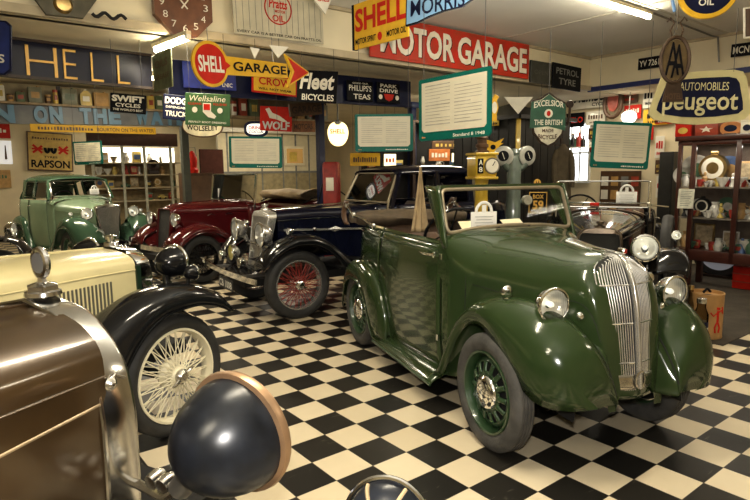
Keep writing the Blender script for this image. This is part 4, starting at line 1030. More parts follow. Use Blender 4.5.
mb = MB(); mb.surf(lambda u, v: (lerp(-1.04, -1.18, u), (2*v-1)*.45, 1.125-.08*abs(2*v-1)**4), 4, 14); mb.build('scuttle', CREAMP, r)
windscreen(r, -1.15, 1.12, -1.2, 1.42, .42, .42); seats(r, -1.7, .55, .46, LEATHER); steering(r, (-1.45, -.2, 1.05))
FC = dict(x=(.455, -1.2), ease=.2,
  top=[(.455, .685), (.43, .715), (.36, .785), (.26, .84), (.12, .885), (-.04, .90), (-.18, .885), (-.32, .83), (-.46, .74), (-.62, .61), (-.8, .48), (-1.0, .39), (-1.2, .36)],
  zb=[(.455, .655), (.42, .66), (.34, .70), (.22, .745), (.08, .77), (-.08, .765), (-.22, .715), (-.34, .61), (-.45, .46), (-.6, .36), (-.85, .33), (-1.2, .32)],
  yo=[(.455, .70), (.3, .735), (0, .745), (-1.2, .74)], yi=[(.455, .46), (.2, .43), (-.5, .42), (-1.2, .48)],
  zi=[(.455, .66), (.36, .74), (.2, .82), (0, .85), (-.3, .78), (-.6, .56), (-.9, .40), (-1.2, .34)])
for s in (-1, 1):
    fender(r, FC, s, 'front_fender', BLACKPAINT, cx=.5); fender(r, rear_wing_table(-2.6, .86, .36, .745, .5), s, 'rear_fender', BLACKPAINT)
    mb = MB(); mb.surf(lambda u, v, s=s: (lerp(.35, -.9, u), s*lerp(.30, .45, v), lerp(.50, .52+.28*sin(PI*min(1, u*1.1+.1)), v)), 12, 4); mb.build('fender_valance', BLACKPAINT, r, thick=.004)
    headlamp(r, (.25, s*.42, .985), .105, name='headlamp', shell=BLACKPAINT, stalk=(.16, s*.43, .86), stalkm=BLACKPAINT, deep=1.35)
    headlamp(r, (.25, s*.57, .93), .048, name='side_lamp', shell=BLACKPAINT, stalk=(.2, s*.57, .86), stalkm=BLACKPAINT, deep=1.5)
    wheel(r, 0, s*.62, .358, .125, s, 'wire', CREAMW, rim_r=.72, cap=DULLCHROME, hub=CREAMW); wheel(r, -2.6, s*.62, .358, .125, s, 'wire', CREAMW, rim_r=.72, cap=COPPER, hub=CREAMW)
running_board(r, -1.15, -2.1, .50, .73, .34, BLACKPAINT); chassis(r, 0, -2.6, .56)
mb = MB(); mb.tube([(.2, -.42, .86), (.22, 0, .88), (.2, .42, .86)], .012, 8); mb.build('lamp_bar', CHROME, r)

# ------------------------------------------------------------------ brown car, nearest the camera
PALECOP = mat('pale_copper', (.50, .33, .20), .38, .8, var=.25, vs=10)
BROWN = mat('brown_enamel', (.055, .031, .011), .30, .25, .9, .12, var=.45, vs=2.2)
NICKEL = mat('nickel_shell', (.66, .65, .63), .18, 1.0, var=.22, vs=9, bump=.04, bs=14)
r = empty('brown_car', (-1.02, 1.70, -.012), rad(62), 'brown vintage car in the left foreground, nickel radiator with round thermometer mascot', 'car')
tb = [(.45, .32), (.6, .338), (.85, .342), (.98, .322), (1.07, .272), (1.13, .205), (1.175, .115), (1.19, 0)]
radiator(r, tb, .06, .0, .10, .035, NICKEL, HONEY, back_scale=.93, cap=False, headw=.10)
mb = MB(); H = closed_loop(smooth_half(tb)); mb.tube([(-.040, y*.935, .45+(z-.45)*.995) for y, z in H], .007, 6); mb.build('shell_bead', NICKEL, r)
bonnet_surf(r, [(-.02, (.312, 1.17, .150, .45)), (-.4, (.355, 1.182, .155, .45)), (-.8, (.40, 1.20, .155, .45)), (-1.15, (.45, 1.215, .16, .45))], BROWN, nexp=.86, flat=.55, seam=BROWN, nu=20)
mb = MB()
for s in (-1, 1): mb.tube([(-.045-.1*k, s*(.3155+.0113*k+.001), .925-.004*k) for k in range(11)], .0045, 6)
mb.build('bonnet_side_hinge', mat('worn_edge', (.32, .24, .14), .4, .3, var=.3), r)
for s in (-1, 1):
    mb = MB(); c = Vector((-.012, s*.318, .975)); mb.lathe([(.016, 0), (.02, .008), (.010, .02), (0, .024)], c, (0, s, 0), 14); mb.tube([c, c+Vector((.02, 0, .02)), c+Vector((.05, 0, .0))], .005, 6); mb.build('bonnet_catch', DULLCHROME, r)
# mascot thermometer
mb = MB(); mb.lathe([(.052, 0), (.050, .012), (.034, .018)], (.02, 0, 1.192), (0, 0, 1), 24)
mb.lathe([(.034, .010), (.046, .013), (.046, .030), (.034, .034), (.016, .040), (.012, .055), (.014, .06), (0, .062)], (.02, 0, 1.192), (0, 0, 1), 6)
mb.build('filler_cap', NICKEL, r, ang=25)
ms = MB(); ms.tube([(.02, .0+.034*cos(2*PI*k/32)*.9, 1.290+.040*sin(2*PI*k/32)) for k in range(32)], .011, 8, closed=True); ms.lathe([(.032, -.010), (.035, -.004), (.035, .010), (.030, .014)], (.02, 0, 1.290), (1, 0, 0), 28)
mo = ms.build('radiator_thermometer', NICKEL, r)
for sx, nm in ((-1, 'thermometer_back'), (1, 'thermometer_dial')):
    mb = MB(); mb.lathe([(.031, 0), (0, .003)], (.02+sx*.010, 0, 1.290), (sx, 0, 0), 28); mb.build(nm, mat('grey_enamel', (.18, .18, .19), .3, .5) if sx < 0 else WHITE, mo)
mb = MB(); mb.lathe([(.010, -.0), (.008, .04)], (.02, 0, 1.225), (0, 0, 1), 10); mb.build('thermometer_stem', NICKEL, mo)
tw = [(-1.1, .45), (-1.4, .54), (-2, .60), (-2.8, .60), (-3.1, .50)]
tub(r, tw, [(-1.1, 1.12), (-3.1, 1.12)], .45, BROWN, doors=[(-1.5, -2.1)])
mb = MB(); mb.surf(lambda u, v: (lerp(-1.12, -1.4, u), (2*v-1)*lerp(.45, .54, u), 1.20-.10*abs(2*v-1)**4), 4, 14); mb.build('scuttle', BROWN, r)
mb = MB(); mb.surf(lambda u, v: (-3.1, (2*v-1)*.49, lerp(1.12, .45, u)), 3, 6); mb.build('rear_panel', BROWN, r, thick=.01)
seats(r, -2.0, .6, .5, LEATHER)
FB = dict(x=(.40, -1.2), ease=.2, top=[(.40, .52), (.3, .60), (.15, .655), (0, .665), (-.15, .655), (-.35, .58), (-.6, .45), (-.9, .36), (-1.2, .34)], zb=[(.40, .50), (.3, .57), (.15, .63), (0, .64), (-.15, .63), (-.35, .55), (-.6, .41), (-.9, .33), (-1.2, .31)],
  yo=[(.4, .72), (-1.2, .74)], yi=[(.4, .52), (0, .50), (-1.2, .5)], zi=[(.4, .50), (.3, .58), (0, .65), (-.35, .56), (-.6, .42), (-1.2, .32)])
DKB = paint('dark_brown_enamel', (.02, .012, .008), .3)
for s in (-1, 1):
    wheel(r, 0, s*.62, .27, .11, s, 'wire', DKB, rim_r=.72, hub=DKB); wheel(r, -2.8, s*.62, .31, .11, s, 'wire', DKB, rim_r=.72, hub=DKB)
chassis(r, 0, -2.8, .56)
LMPB = mat('blue_black_enamel', (.005, .006, .008), .30, .0, .0, .22, wear_or_sheen=(.016, .019, .026), vs=14)
def rloc(px, py, Y):   # photo pixel -> local of brown car
    P = at(px, py, Y)-Vector((-1.02, 1.70, -.012)); a = rad(62); return Vector((P.x*cos(a)+P.y*sin(a), -P.x*sin(a)+P.y*cos(a), P.z))
lp = rloc(216, 446, 1.40)
hd = Vector((1, -.03, .06)).normalized()
headlamp(r, lp+hd*.085, .160, hd, name='headlamp', shell=LMPB, rim=PALECOP, deep=1.25, stalk=lp+Vector((-.02, .12, -.14)), stalkm=STEEL)
lq = Vector((lp.x, -lp.y, lp.z)); headlamp(r, lq+hd*.085, .160, hd, name='headlamp', shell=LMPB, rim=PALECOP, deep=1.25, stalk=lq+Vector((-.02, -.12, -.14)), stalkm=STEEL)
mb = MB(); z_ = lp.z-.20; mb.tube([(lp.x-.02, lp.y+.12, lp.z-.14), (lp.x, lp.y+.2, z_), (.10, 0, z_-.02), (lp.x, -lp.y-.2, z_), (lp.x-.02, -lp.y-.12, lp.z-.14)], .014, 8); mb.build('lamp_bar', DULLCHROME, r)
for yy in (.045, -.005, .09):
    mb = MB(); c = Vector((.04, lp.y+.16+yy, lp.z-.16)); mb.lathe([(0, -.03), (.022, -.028), (.026, 0), (.018, .02), (0, .024)], c, (1, 0, .2), 14); mb.build('bracket_nut', DULLCHROME, r)

# ------------------------------------------------------------------ black tourer behind the green car
r = empty('black_tourer', (2.2, 5.6, 0), rad(-112), 'black vintage tourer with very large chrome headlamps, standing in front of the glass cabinet', 'car')
TORT = mat('black_mottled_sheen', (.02, .018, .016), .12, .3, 1.0, .03, wear_or_sheen=(.008, .007, .006), vs=6)  # mottling in the colour stands in for tortoiseshell reflections on the bonnet
tb = [(.42, .16), (.6, .195), (.8, .215), (.88, .205), (.94, .15), (.965, .08), (.97, 0)]
radiator(r, tb, .03, .02, .10, .028, mat('dull_bronze', (.13, .10, .07), .3, .8, var=.3), HONEY, headw=.06)
bonnet_surf(r, [(-.07, (.21, .965, .10, .5)), (-.4, (.30, 1.0, .12, .5)), (-.8, (.40, 1.04, .14, .5)), (-1.15, (.48, 1.07, .15, .5))], TORT, nexp=.85, seam=CHROME)
tw = [(-1.12, .48), (-1.4, .56), (-2, .62), (-2.6, .60), (-2.9, .45)]
tub(r, tw, [(-1.12, 1.04), (-2.9, 1.0)], .42, BLACKPAINT, doors=[(-1.4, -2.0)])
mb = MB(); mb.surf(lambda u, v: (lerp(-1.13, -1.30, u), (2*v-1)*.5, 1.075-.09*abs(2*v-1)**4), 4, 14); mb.build('scuttle', TORT, r)
mb = MB(); mb.surf(lambda u, v: (lerp(-2.5, -2.9, u), (2*v-1)*.5, lerp(1.0, .9, u)), 4, 6); mb.build('tail_panel', BLACKPAINT, r)
windscreen(r, -1.2, 1.09, -1.2, 1.39, .49, .49, r=.010, rad_=.015)
mb = MB(); mb.tube([(-1.19, -.5, 1.14), (-1.19, .5, 1.14)], .008, 6); mb.tube([(-1.2, .52, 1.12), (-1.25, .70, 1.10)], .010, 6); mb.build('windscreen_rail', CHROME, r)
steering(r, (-1.5, -.25, 1.05), .2); seats(r, -1.85, .55, .5, LEATHER, .5)
FK = wing_table(.42, .62, .80, .36, -1.15, .36, .76, .50)
for s in (-1, 1):
    fender(r, FK, s, 'front_fender', BLACKPAINT); fender(r, rear_wing_table(-2.6, .84, .36, .76, .55), s, 'rear_fender', BLACKPAINT)
    headlamp(r, (.20, s*.40, .805), .122, name='headlamp', shell=CHROME, stalk=(.05, s*.40, .60), stalkm=BLACKPAINT)
    headlamp(r, (-.10, s*.68, .90), .045, name='side_lamp', shell=CHROME, stalk=(-.12, s*.68, .80), stalkm=BLACKPAINT, deep=1.6)
    wheel(r, 0, s*.62, .36, .12, s, 'wire', BLACKPAINT, rim_r=.70, hub=BLACKPAINT); wheel(r, -2.6, s*.62, .36, .12, s, 'wire', BLACKPAINT, rim_r=.70, hub=BLACKPAINT)
chassis(r, 0, -2.6, .56); running_board(r, -1.1, -2.1, .52, .74, .35, BLACKPAINT)
mb = MB(); mb.lathe([(.0, .05), (.22, .05), (.23, -.05), (.26, -.055), (.335, -.05), (.35, -.02), (.35, .02), (.335, .05), (.26, .055), (.24, .03), (.0, .02)], (-.72, .66, .70), (.15, 1, 0), 36); mb.build('spare_wheel', TYRE, r)

# ------------------------------------------------------------------ black car at the far left edge
r = empty('black_saloon', (-4.27, 6.0, 0), rad(10), 'black car at the left edge with chrome lamps, beyond the cream bonnet', 'car')
tb = [(.45, .18), (.8, .21), (.98, .20), (1.02, .15), (1.03, 0)]
radiator(r, tb, .10, .0, .08, .025, CHROME, HONEY, headw=.05)
bonnet_surf(r, [(.03, (.20, 1.01, .10, .5)), (-.5, (.33, 1.05, .12, .5)), (-1.0, (.45, 1.08, .14, .5))], BLACKPAINT, nexp=.85)
tw = [(-.98, .46), (-1.3, .56), (-2, .6), (-2.5, .55)]
tub(r, tw, 1.06, .42, BLACKPAINT, doors=[(-1.2, -1.8)])
saloon_top(r, -1.1, -2.45, 1.08, 1.5, .52, .47, BLACKPAINT, [(-1.1, .06), (-1.8, .06), (-2.4, .1)])
windscreen(r, -1.08, 1.08, -1.2, 1.46, .48, .44)
FL = wing_table(.40, .62, .84, .35, -1.1, .36, .72, .42)
for s in (-1, 1):
    fender(r, FL, s, 'front_fender', BLACKPAINT); fender(r, rear_wing_table(-2.2, .80, .33, .7, .52), s, 'rear_fender', BLACKPAINT)
    headlamp(r, (.30, s*.36, .93), .085, name='headlamp', stalk=(.2, s*.36, .8), stalkm=STEEL)
    wheel(r, 0, s*.58, .34, .12, s, 'disc', BLACKPAINT, rim_r=.65); wheel(r, -2.2, s*.58, .34, .12, s, 'disc', BLACKPAINT, rim_r=.65)
chassis(r, 0, -2.2, .54)
# ------------------------------------------------------------------ flat boards and signs
def C_(name, c, r=.5, **k):
    if not k.get('emit'): k.setdefault('var', .28); k.setdefault('vs', 11)
    return mat(name, c, r, **k)
WIRE = C_('dark_wire', (.05, .045, .04), .6)
NAVYB = C_('sign_navy', (.006, .009, .038), .4, spec=.25, var=.2); GOLD = C_('sign_gold', (.80, .48, .10), .35, var=.15)
SRED = C_('sign_red', (.52, .022, .010), .45, spec=.2, var=.15); SYEL = C_('sign_yellow', (.70, .42, .03), .45, spec=.25, var=.12)
SWHT = C_('sign_white', (.78, .74, .62), .4, coat=.3, var=.08); SBLK = C_('sign_black', (.006, .006, .008), .5, spec=.12)
SGRN = C_('sign_green', (.05, .13, .045), .4, var=.15); SBRN = C_('sign_brown', (.10, .05, .022), .5, var=.3); TEAL = C_('board_teal', (.004, .11, .085), .45, spec=.2, var=.08)
SBLU = C_('sign_pale_blue', (.24, .42, .62), .4, coat=.3, var=.08); BOARDG = C_('board_grey_cream', (.56, .52, .40), .5, var=.05); LBLU = C_('letter_blue', (.13, .25, .36), .4, var=.1)
SGREY = C_('print_grey', (.22, .22, .20), .6); DKWOOD = C_('dark_wood', (.035, .018, .010), .45, var=.3)
def frame_quad(TL, BL, TR, BR):
    cl, cr = (TL+BL)/2, (TR+BR)/2; d = cr-cl; w = math.hypot(d.x, d.y); h = ((TL-BL).length+(TR-BR).length)/2
    return (cl+cr)/2, math.hypot(w, d.z), h, math.atan2(d.y, d.x), math.atan2(d.z, w)
def place(px, plane=None, Y=None):
    """px = (xl, ytl, ybl, xr, ytr, ybr)"""
    xl, a, b, xr, c, d = px
    if plane:
        f = ray_a if plane[0] == 'a' else ray_b; P = [f(xl, a, plane[1]), f(xl, b, plane[1]), f(xr, c, plane[1]), f(xr, d, plane[1])]
    else:
        Yl, Yr = Y if isinstance(Y, tuple) else (Y, Y); P = [at(xl, a, Yl), at(xl, b, Yl), at(xr, c, Yr), at(xr, d, Yr)]
    return frame_quad(*P)
def board(name, label, cat, px, plane=None, Y=None, m=SWHT, t=.015, shape=None, group=None, roll=True, border=None, bw=.03):
    c, w, h, yaw, rl = place(px, plane, Y)
    mb = MB()
    if shape: mb.prism([(x*w/2, z*h/2) for x, z in shape], 0, t)
    else: mb.box((0, t/2, 0), (w, t, h), bev=min(.004, t*.3))
    o = mb.build(name, m, None, loc=c, ang=30); o.rotation_euler = (0, -rl if roll else 0, yaw); tag(o, label, cat, group)
    if border:
        mb = MB()
        if shape:
            n = len(shape); f = 1-2*bw/min(w, h); mb.prism([(x*w/2*(1-2*bw/w), z*h/2*(1-2*bw/h)) for x, z in shape], -.003, 0)
        else: mb.box((0, -.002, 0), (w-2*bw, .004, h-2*bw))
        mb.build('sign_field', border, o, ang=30)
    return o, w, h
def hang(o, pts, ztop, name='hanging_wire', r=.0022):
    """thin wires from local points of a board straight up to height ztop"""
    bpy.context.view_layer.update(); M = o.matrix_world; Mi = M.inverted()
    for p in pts:
        q = M @ Vector(p); mb = MB(); mb.cyl(p, Mi @ Vector((q.x, q.y, ztop)), r, n=5); mb.build(name, WIRE, o)
def marks(parent, cx, cz, w, h, m, n=6, y0=0.0):
    """worn lettering too small to read"""
    mb = MB(); r_ = random.Random(int(abs(cx*991+w*7919+n)*10))
    for k in range(n):
        hh = h*r_.uniform(.55, 1); mb.box((cx-w/2+w*(k+.5)/n, y0-.005, cz+(hh-h)*.3), (w/n*r_.uniform(.4, .75), .002, hh))
    return mb.build('worn_lettering', m, parent, ang=0)
def ell(n=40, sq=2.0): return [(math.copysign(abs(cos(2*PI*k/n))**(2/sq), cos(2*PI*k/n)), math.copysign(abs(sin(2*PI*k/n))**(2/sq), sin(2*PI*k/n))) for k in range(n)]
def flatshape(parent, poly, m, y0=-.004, name='painted_shape', t=.003):
    mb = MB(); mb.prism(poly, y0-t, y0); return mb.build(name, m, parent, ang=30)
# --- big navy fascia with gilt letters
o, w, h = board('gilt_letter_board', 'long navy board with gilt capital letters under the soffit', 'sign', (-75, 28, 68, 152, 53, 91), ('b', 6.0), m=C_('fascia_navy', (.003, .005, .022), .35, spec=.3), t=.05)
X = lambda px, w=w: (px+75)/227*w-w/2
mb = MB(); mb.box((0, -.012, h/2-.012), (w, .02, .024)); mb.box((0, -.012, -h/2+.012), (w, .02, .024)); mb.build('board_moulding', DKWOOD, o)
def Xp(o, px, plane):  # local x of a pixel column on a board lying in a room plane
    p = (ray_a if plane[0] == 'a' else ray_b)(px, 100, plane[1]); d = p-o.location; yaw = o.rotation_euler.z; return d.x*cos(yaw)+d.y*sin(yaw)
for ch, a, b in (('S', -20, 6), ('H', 29, 60), ('E', 66, 79), ('L', 93, 105), ('L', 119, 131)):
    x0, x1 = Xp(o, a, ('b', 6.0)), Xp(o, b, ('b', 6.0)); txt(o, ch, (x0+x1)/2, -.012, abs(x1-x0), h*.76, GOLD, off=.022, bold=-.02, depth=.02, name='gilt_letter')
o, w, h = board('advert_fascia_board', 'long dark navy board behind the arrow sign, carrying small enamel signs', 'sign', (168, 57, 96, 411, 83, 106), ('b', 6.0), m=NAVYB, t=.04)
o, w, h = board('tea_sign', 'small black enamel sign with white lettering reading teas on the navy board', 'sign', (347, 80, 100, 373, 82, 102), ('b', 5.95), m=SBLK)
txt(o, "PHILLIPS'S", 0, h*.14, w*.86, h*.30, SWHT, bold=.01); txt(o, 'TEAS', w*.06, -h*.28, w*.66, h*.26, SWHT); txt(o, 'GOOD OLD', 0, h*.38, w*.6, h*.08, SWHT)
o, w, h = board('crest_sign', 'small black enamel sign with white capitals over a red crest on the navy board', 'sign', (377, 82, 102, 400, 84, 104), ('b', 5.95), m=SBLK)
txt(o, 'PARK', 0, h*.34, w*.72, h*.18, SWHT); txt(o, 'DRIVE', 0, h*.10, w*.78, h*.18, SWHT); flatshape(o, [(-w*.22, -h*.06), (w*.22, -h*.06), (w*.16, -h*.32), (0, -h*.42), (-w*.16, -h*.32)], SRED, name='red_crest')
for s in (-1, 1): flatshape(o, [(s*w*.36+x*w*.08, -h*.22+z*h*.12) for x, z in ell(14)], SWHT, name='white_roundel')
o, w, h = board('blue_advert_sign', 'mid blue enamel sign partly behind the round red disc of the arrow sign', 'sign', (183, 61, 87, 236, 66, 91), ('b', 5.94), m=C_('sign_royal_blue', (.015, .03, .22), .35, coat=.5))
txt(o, 'LNIC', w*.32, -h*.30, w*.2, h*.16, SWHT); o, w, h = board('red_bordered_sign', 'yellow sign with red border and red capitals, lower right of the arrow shaft', 'sign', (252, 73, 91, 297, 78, 98), ('b', 5.9), m=SRED, border=SYEL, bw=.02)
txt(o, 'CROW', 0, h*.14, w*.72, h*.40, SRED, off=.006); txt(o, 'WILL NOT WEAR', 0, -h*.26, w*.74, h*.12, SBLK, off=.006)
o, w, h = board('old_green_sign', 'narrow weathered green sign projecting beside the gilt lettered board', 'sign', (153, 56, 92, 171, 48, 86), Y=(5.55, 5.15), m=C_('weathered_green', (.13, .15, .08), .6, var=.4, vs=12)); txt(o, 'OILS', 0, h*.2, w*.7, h*.2, SBRN); txt(o, 'GREASE', 0, -h*.15, w*.8, h*.14, SBRN)
hang(o, [(0, .0, h*.5)], ZL)
# --- shell garage arrow
pl_ = ('b', 4.85); SY = rad(54); SV = Vector((cos(SY), sin(SY), 0)); S0 = ray_b(211, 64, 4.85)
def sray(px, py):
    d = _f + (px-375)/FPX*CR_ + (250-py)/FPX*CU_; n = Vector((-SV.y, SV.x, 0)); return EYE+d*((S0-EYE).dot(n)/d.dot(n))
o = empty('garage_arrow_sign', ray_b(211, 64, 4.85), JA, 'yellow and red arrow sign with round red disc and the word Garage', 'sign')
k = (sray(310, 70)-S0).dot(SV); R_ = abs(ray_b(211, 41, 4.85).z-ray_b(211, 87, 4.85).z)/2; dz = sray(300, 72).z-S0.z
sl = dz/((sray(300, 72)-S0).dot(SV)); o.rotation_euler = (0, -math.atan(sl), SY)
mb = MB(); mb.prism([(R_*x, R_*z) for x, z in ell(48)], 0, .02); dsc = mb.build('sign_disc', SYEL, o, ang=30); flatshape(dsc, [(R_*.86*x, R_*.86*z) for x, z in ell(48)], SRED, y0=0, name='red_disc')
mb = MB(); x1 = k*.74; hh = R_*.42; mb.prism([(R_*.7, -hh), (x1, -hh*.85), (x1, hh*.85), (R_*.7, hh)], .002, .022); ar = mb.build('arrow_shaft', SYEL, o, ang=30)
mb = MB(); mb.prism([(x1-.02, -R_*.82), (k, 0), (x1-.02, R_*.82), (x1+.06, 0)][::1], -.002, .022); hd_ = mb.build('arrow_head', SYEL, o, ang=30)
flatshape(hd_, [(x1+.02, -R_*.64), (k-.03, 0), (x1+.02, R_*.64), (x1+.095, 0)], SRED, y0=-.002, name='red_arrow_point')
flatshape(ar, [(R_*.72, -hh*.6), (R_*1.12, 0), (R_*.72, hh*.6)], SRED, y0=.002, name='red_wedge')
txt(dsc, 'SHELL', 0, 0, R_*1.42, R_*.72, SWHT, off=.006, bold=.03, arc=0); txt(ar, 'GARAGE', (R_*1.15+x1)/2, 0, (x1-R_*1.15)*.94, hh*1.0, SBLK, off=.004, bold=.02)
for xx in (0, k*.6):
    mb = MB(); mb.cyl((xx, .01, R_*.4), (xx, .01, ZL-o.location.z+.12*0), .004, n=5); mb.build('hanging_wire', STEEL, o)
o, w, h = board('bicycle_sign', 'black enamel sign with large white script and the word Bicycles at the arrow tip', 'sign', (297, 70, 101, 337, 71, 104), Y=(6.1, 6.0), m=SBLK)
txt(o, 'Fleet', 0, h*.16, w*.86, h*.52, SWHT, shear=.15, bold=.03); txt(o, 'BICYCLES', w*.04, -h*.34, w*.80, h*.2, SWHT); hang(o, [(-w*.4, 0, h*.5), (w*.4, 0, h*.5)], ZL)
for i, (xl, xr, yt, yb) in enumerate(((250, 260, 47, 59), (269, 289, 45, 58))):
    o, w, h = board('paper_pennant', ('narrow', 'wide')[i]+' white triangular pennant hanging above the arrow sign', 'pennant', (xl, yt, yb, xr, yt, yb), Y=5.5, m=SWHT, t=.004, shape=[(-1, 1), (1, .7), (-.1, -1)]); hang(o, [(0, 0, h*.4)], ZL)
# --- clocks and plaques on the fascia
c0 = ray_b(184, 5, 5.18); R_ = c0.z-ray_b(184, 36, 5.18).z
o = empty('octagonal_clock', c0, JA, 'octagonal brown wooden clock face with white numerals on the fascia', 'clock')
oc = [(cos(PI/8+k*PI/4)*R_*1.06, sin(PI/8+k*PI/4)*R_*1.06) for k in range(8)]
mb = MB(); mb.prism(oc, 0, .07); fc = mb.build('clock_case', C_('clock_wood', (.16, .06, .022), .35, coat=.3, var=.3), o, ang=20)
for n_ in range(1, 13):
    q = PI/2-n_*PI/6; txt(fc, str(n_), cos(q)*R_*.74, sin(q)*R_*.74, R_*.16*(1.5 if n_ > 9 else 1), R_*.22, SWHT, off=.004, bold=0, name='numeral')
mb = MB()
for q in (.9, 2.3): mb.beam((-cos(q)*R_*.16, -.008, -sin(q)*R_*.16), (cos(q)*R_*.22, -.008, sin(q)*R_*.22), .012, .004, up=(0, 1, 0))
mb.build('clock_hands', SWHT, o)
c0 = ray_b(62, -9, 5.18); o = empty('scroll_plaque', c0, JA, 'dark metal plaque with a small round boss at the top left of the fascia', 'plaque')
mb = MB(); mb.prism([(-.36, .22), (.36, .22), (.30, .05), (.14, -.18), (-.12, -.19), (-.28, .05)], 0, .04); pq = mb.build('plaque_plate', C_('plaque_metal', (.10, .09, .06), .5, metal=.4, var=.3), o)
mb = MB(); mb.lathe([(0, .03), (.05, .025), (.065, .01), (.07, 0)], (0, 0, -.10), (0, -1, 0), 20); mb.build('round_boss', BRASS, o)
mb = MB(); mb.tube([(.2+.02*k, -.02, -.14-.02*sin(k)) for k in range(14)], .014, 6); mb.build('scroll_end', DARK, o)
o, w, h = board('oil_poster', 'cream ruled oil poster with red ring on the fascia right of the clock', 'poster', (233, -14, 31, 323, -2, 46), ('b', 5.2), m=C_('poster_cream', (.55, .50, .36), .7, var=.15, vs=6), t=.01)
x_ = Xp(o, 281, ('b', 5.2)); rz_ = h*.33
mb = MB(); mb.tube([(x_+rz_*cos(2*PI*q/36), -.004, h*.14+rz_*sin(2*PI*q/36)) for q in range(36)], .006, 5, closed=True); mb.build('red_ring', SRED, o)
txt(o, 'Pratts', x_, h*.24, rz_*1.4, h*.2, SRED, shear=.15); txt(o, 'MOTOR', x_+.02, h*.08, rz_*.8, h*.06, SRED); txt(o, 'OIL', x_, -h*.07, rz_*.95, h*.14, SRED)
txt(o, 'EVERY CAR IS A BETTER CAR ON PRATTS OIL', 0, -h*.43, w*.94, h*.055, SBLK, bold=.01)
mb = MB()
for i in range(15): mb.box((-w*.47+i*w*.067, -.001, 0), (.004, .002, h*.76))
mb.build('ruled_columns', SGREY, o, ang=0)
o, w, h = board('pointed_badge', 'small white pointed badge with red lettering at the top edge', 'sign', (313, -14, 13, 333, -12, 14), ('b', 5.0), m=SWHT, t=.02, shape=[(-1, 1), (1, 1), (.8, 0), (.1, -1), (-.8, -.1)]); txt(o, 'OILS', 0, h*.05, w*.6, h*.2, SRED); hang(o, [(0, 0, h*.4)], ZH)
# --- shell motor spirit and morris, perpendicular to the fascia
o, w, h = board('motor_spirit_sign', 'yellow enamel sign with large red letters above the words Motor Spirit, Motor Oil', 'sign', (354, 3, 52, 408, -12, 34), Y=(5.9, 5.35), m=SYEL, t=.02)
txt(o, 'SHELL', 0, h*.12, w*.94, h*.50, SRED, bold=.03); txt(o, 'MOTOR SPIRIT', -w*.27, -h*.34, w*.40, h*.13, SBLK); txt(o, 'MOTOR OIL', w*.30, -h*.34, w*.34, h*.13, SBLK)
flatshape(o, [(x*h*.07, -h*.34+z*h*.09) for x, z in ell(16)], SRED, y0=0, name='red_dot'); mb = MB(); mb.box((-w/2-.012, .02, 0), (.025, .05, h)); mb.build('sign_edge', SBLK, o); hang(o, [(-w*.4, 0, h*.5), (w*.4, 0, h*.5)], ZH)
shp = [(-1, .8), (1, 1.0), (1, .1), (.72, -.35), (.45, -.32), (.18, -.62), (-.2, -.66), (-.5, -.78), (-.75, -.95), (-1, -1)]
o, w, h = board('scalloped_blue_sign', 'pale blue sign with scalloped black edge and dark serif capitals at the top', 'sign', (406, -22, 28, 508, -44, 6), Y=(4.6, 4.0), m=SBLK, t=.02, shape=shp, border=SBLU, bw=.012)
txt(o, 'MORRIS', -w*.16, -h*.15, w*.56, h*.34, NAVYB, off=.006, bold=.01); hang(o, [(-w*.4, 0, h*.3), (w*.4, 0, h*.4)], ZH)
# --- motor garage
o, w, h = board('motor_garage_sign', 'long chipped red enamel sign with white capitals reading Motor Garage', 'sign', (370, 15, 54, 529, 43, 81), ('b', 5.2), m=mat('chipped_red', (.56, .028, .012), .45, spec=.2, wear_or_sheen=(.34, .05, .02), vs=7), t=.02)
for m_, dx, of in ((SBLK, .014, .004), (mat('chipped_white', (.80, .76, .66), .4, wear_or_sheen=(.70, .62, .48), vs=9), 0, .007)):
    txt(o, 'MOTOR', -w*.24+dx, -dx*.6, w*.42, h*.72, m_, off=of, bold=.03); txt(o, 'GARAGE', w*.235+dx, -dx*.6, w*.49, h*.72, m_, off=of, bold=.03)
o, w, h = board('blank_slate_sign', 'dark blank board between the red enamel sign and the petrol board', 'sign', (531, 60, 82, 551, 63, 85), ('b', 5.2), m=C_('slate', (.05, .05, .04), .5, var=.3), t=.03); txt(o, 'OPEN', 0, 0, w*.7, h*.2, C_('faint_paint', (.10, .10, .08), .6))
o, w, h = board('petrol_tyre_sign', 'black board with faint capitals reading Petrol Tyre beside the ceiling corner', 'sign', (553, 62, 87, 581, 68, 92), ('b', 5.2), m=SBLK, t=.03)
txt(o, 'PETROL', 0, h*.2, w*.8, h*.26, SGREY); txt(o, 'TYRE', 0, -h*.2, w*.6, h*.26, SGREY)
# --- smaller signs hanging under the navy boards
o, w, h = board('cycles_sign', 'small black sign with bold white capitals, the word Cycles in the middle', 'sign', (110, 93, 111, 146, 95, 115), Y=(5.45, 5.5), m=SBLK)
txt(o, 'SWIFT', 0, h*.24, w*.9, h*.34, SWHT, bold=.05); txt(o, 'CYCLES', 0, -h*.10, w*.7, h*.20, SWHT, bold=.03); txt(o, "THE WORLD'S BEST", 0, -h*.34, w*.84, h*.12, SWHT); hang(o, [(-w*.4, 0, h*.5), (w*.4, 0, h*.5)], ZL)
o, w, h = board('truck_sign', 'dark blue sign with white capitals ending in Trucks, left of the green boot sign', 'sign', (163, 94, 118, 192, 96, 122), Y=(5.6, 5.65), m=NAVYB)
txt(o, 'DODGE', 0, h*.26, w*.88, h*.28, SWHT, bold=.05); txt(o, 'DEPENDABLE', 0, 0, w*.8, h*.09, SWHT); txt(o, 'TRUCKS', 0, -h*.26, w*.84, h*.22, SWHT); hang(o, [(-w*.4, 0, h*.5)], ZL)
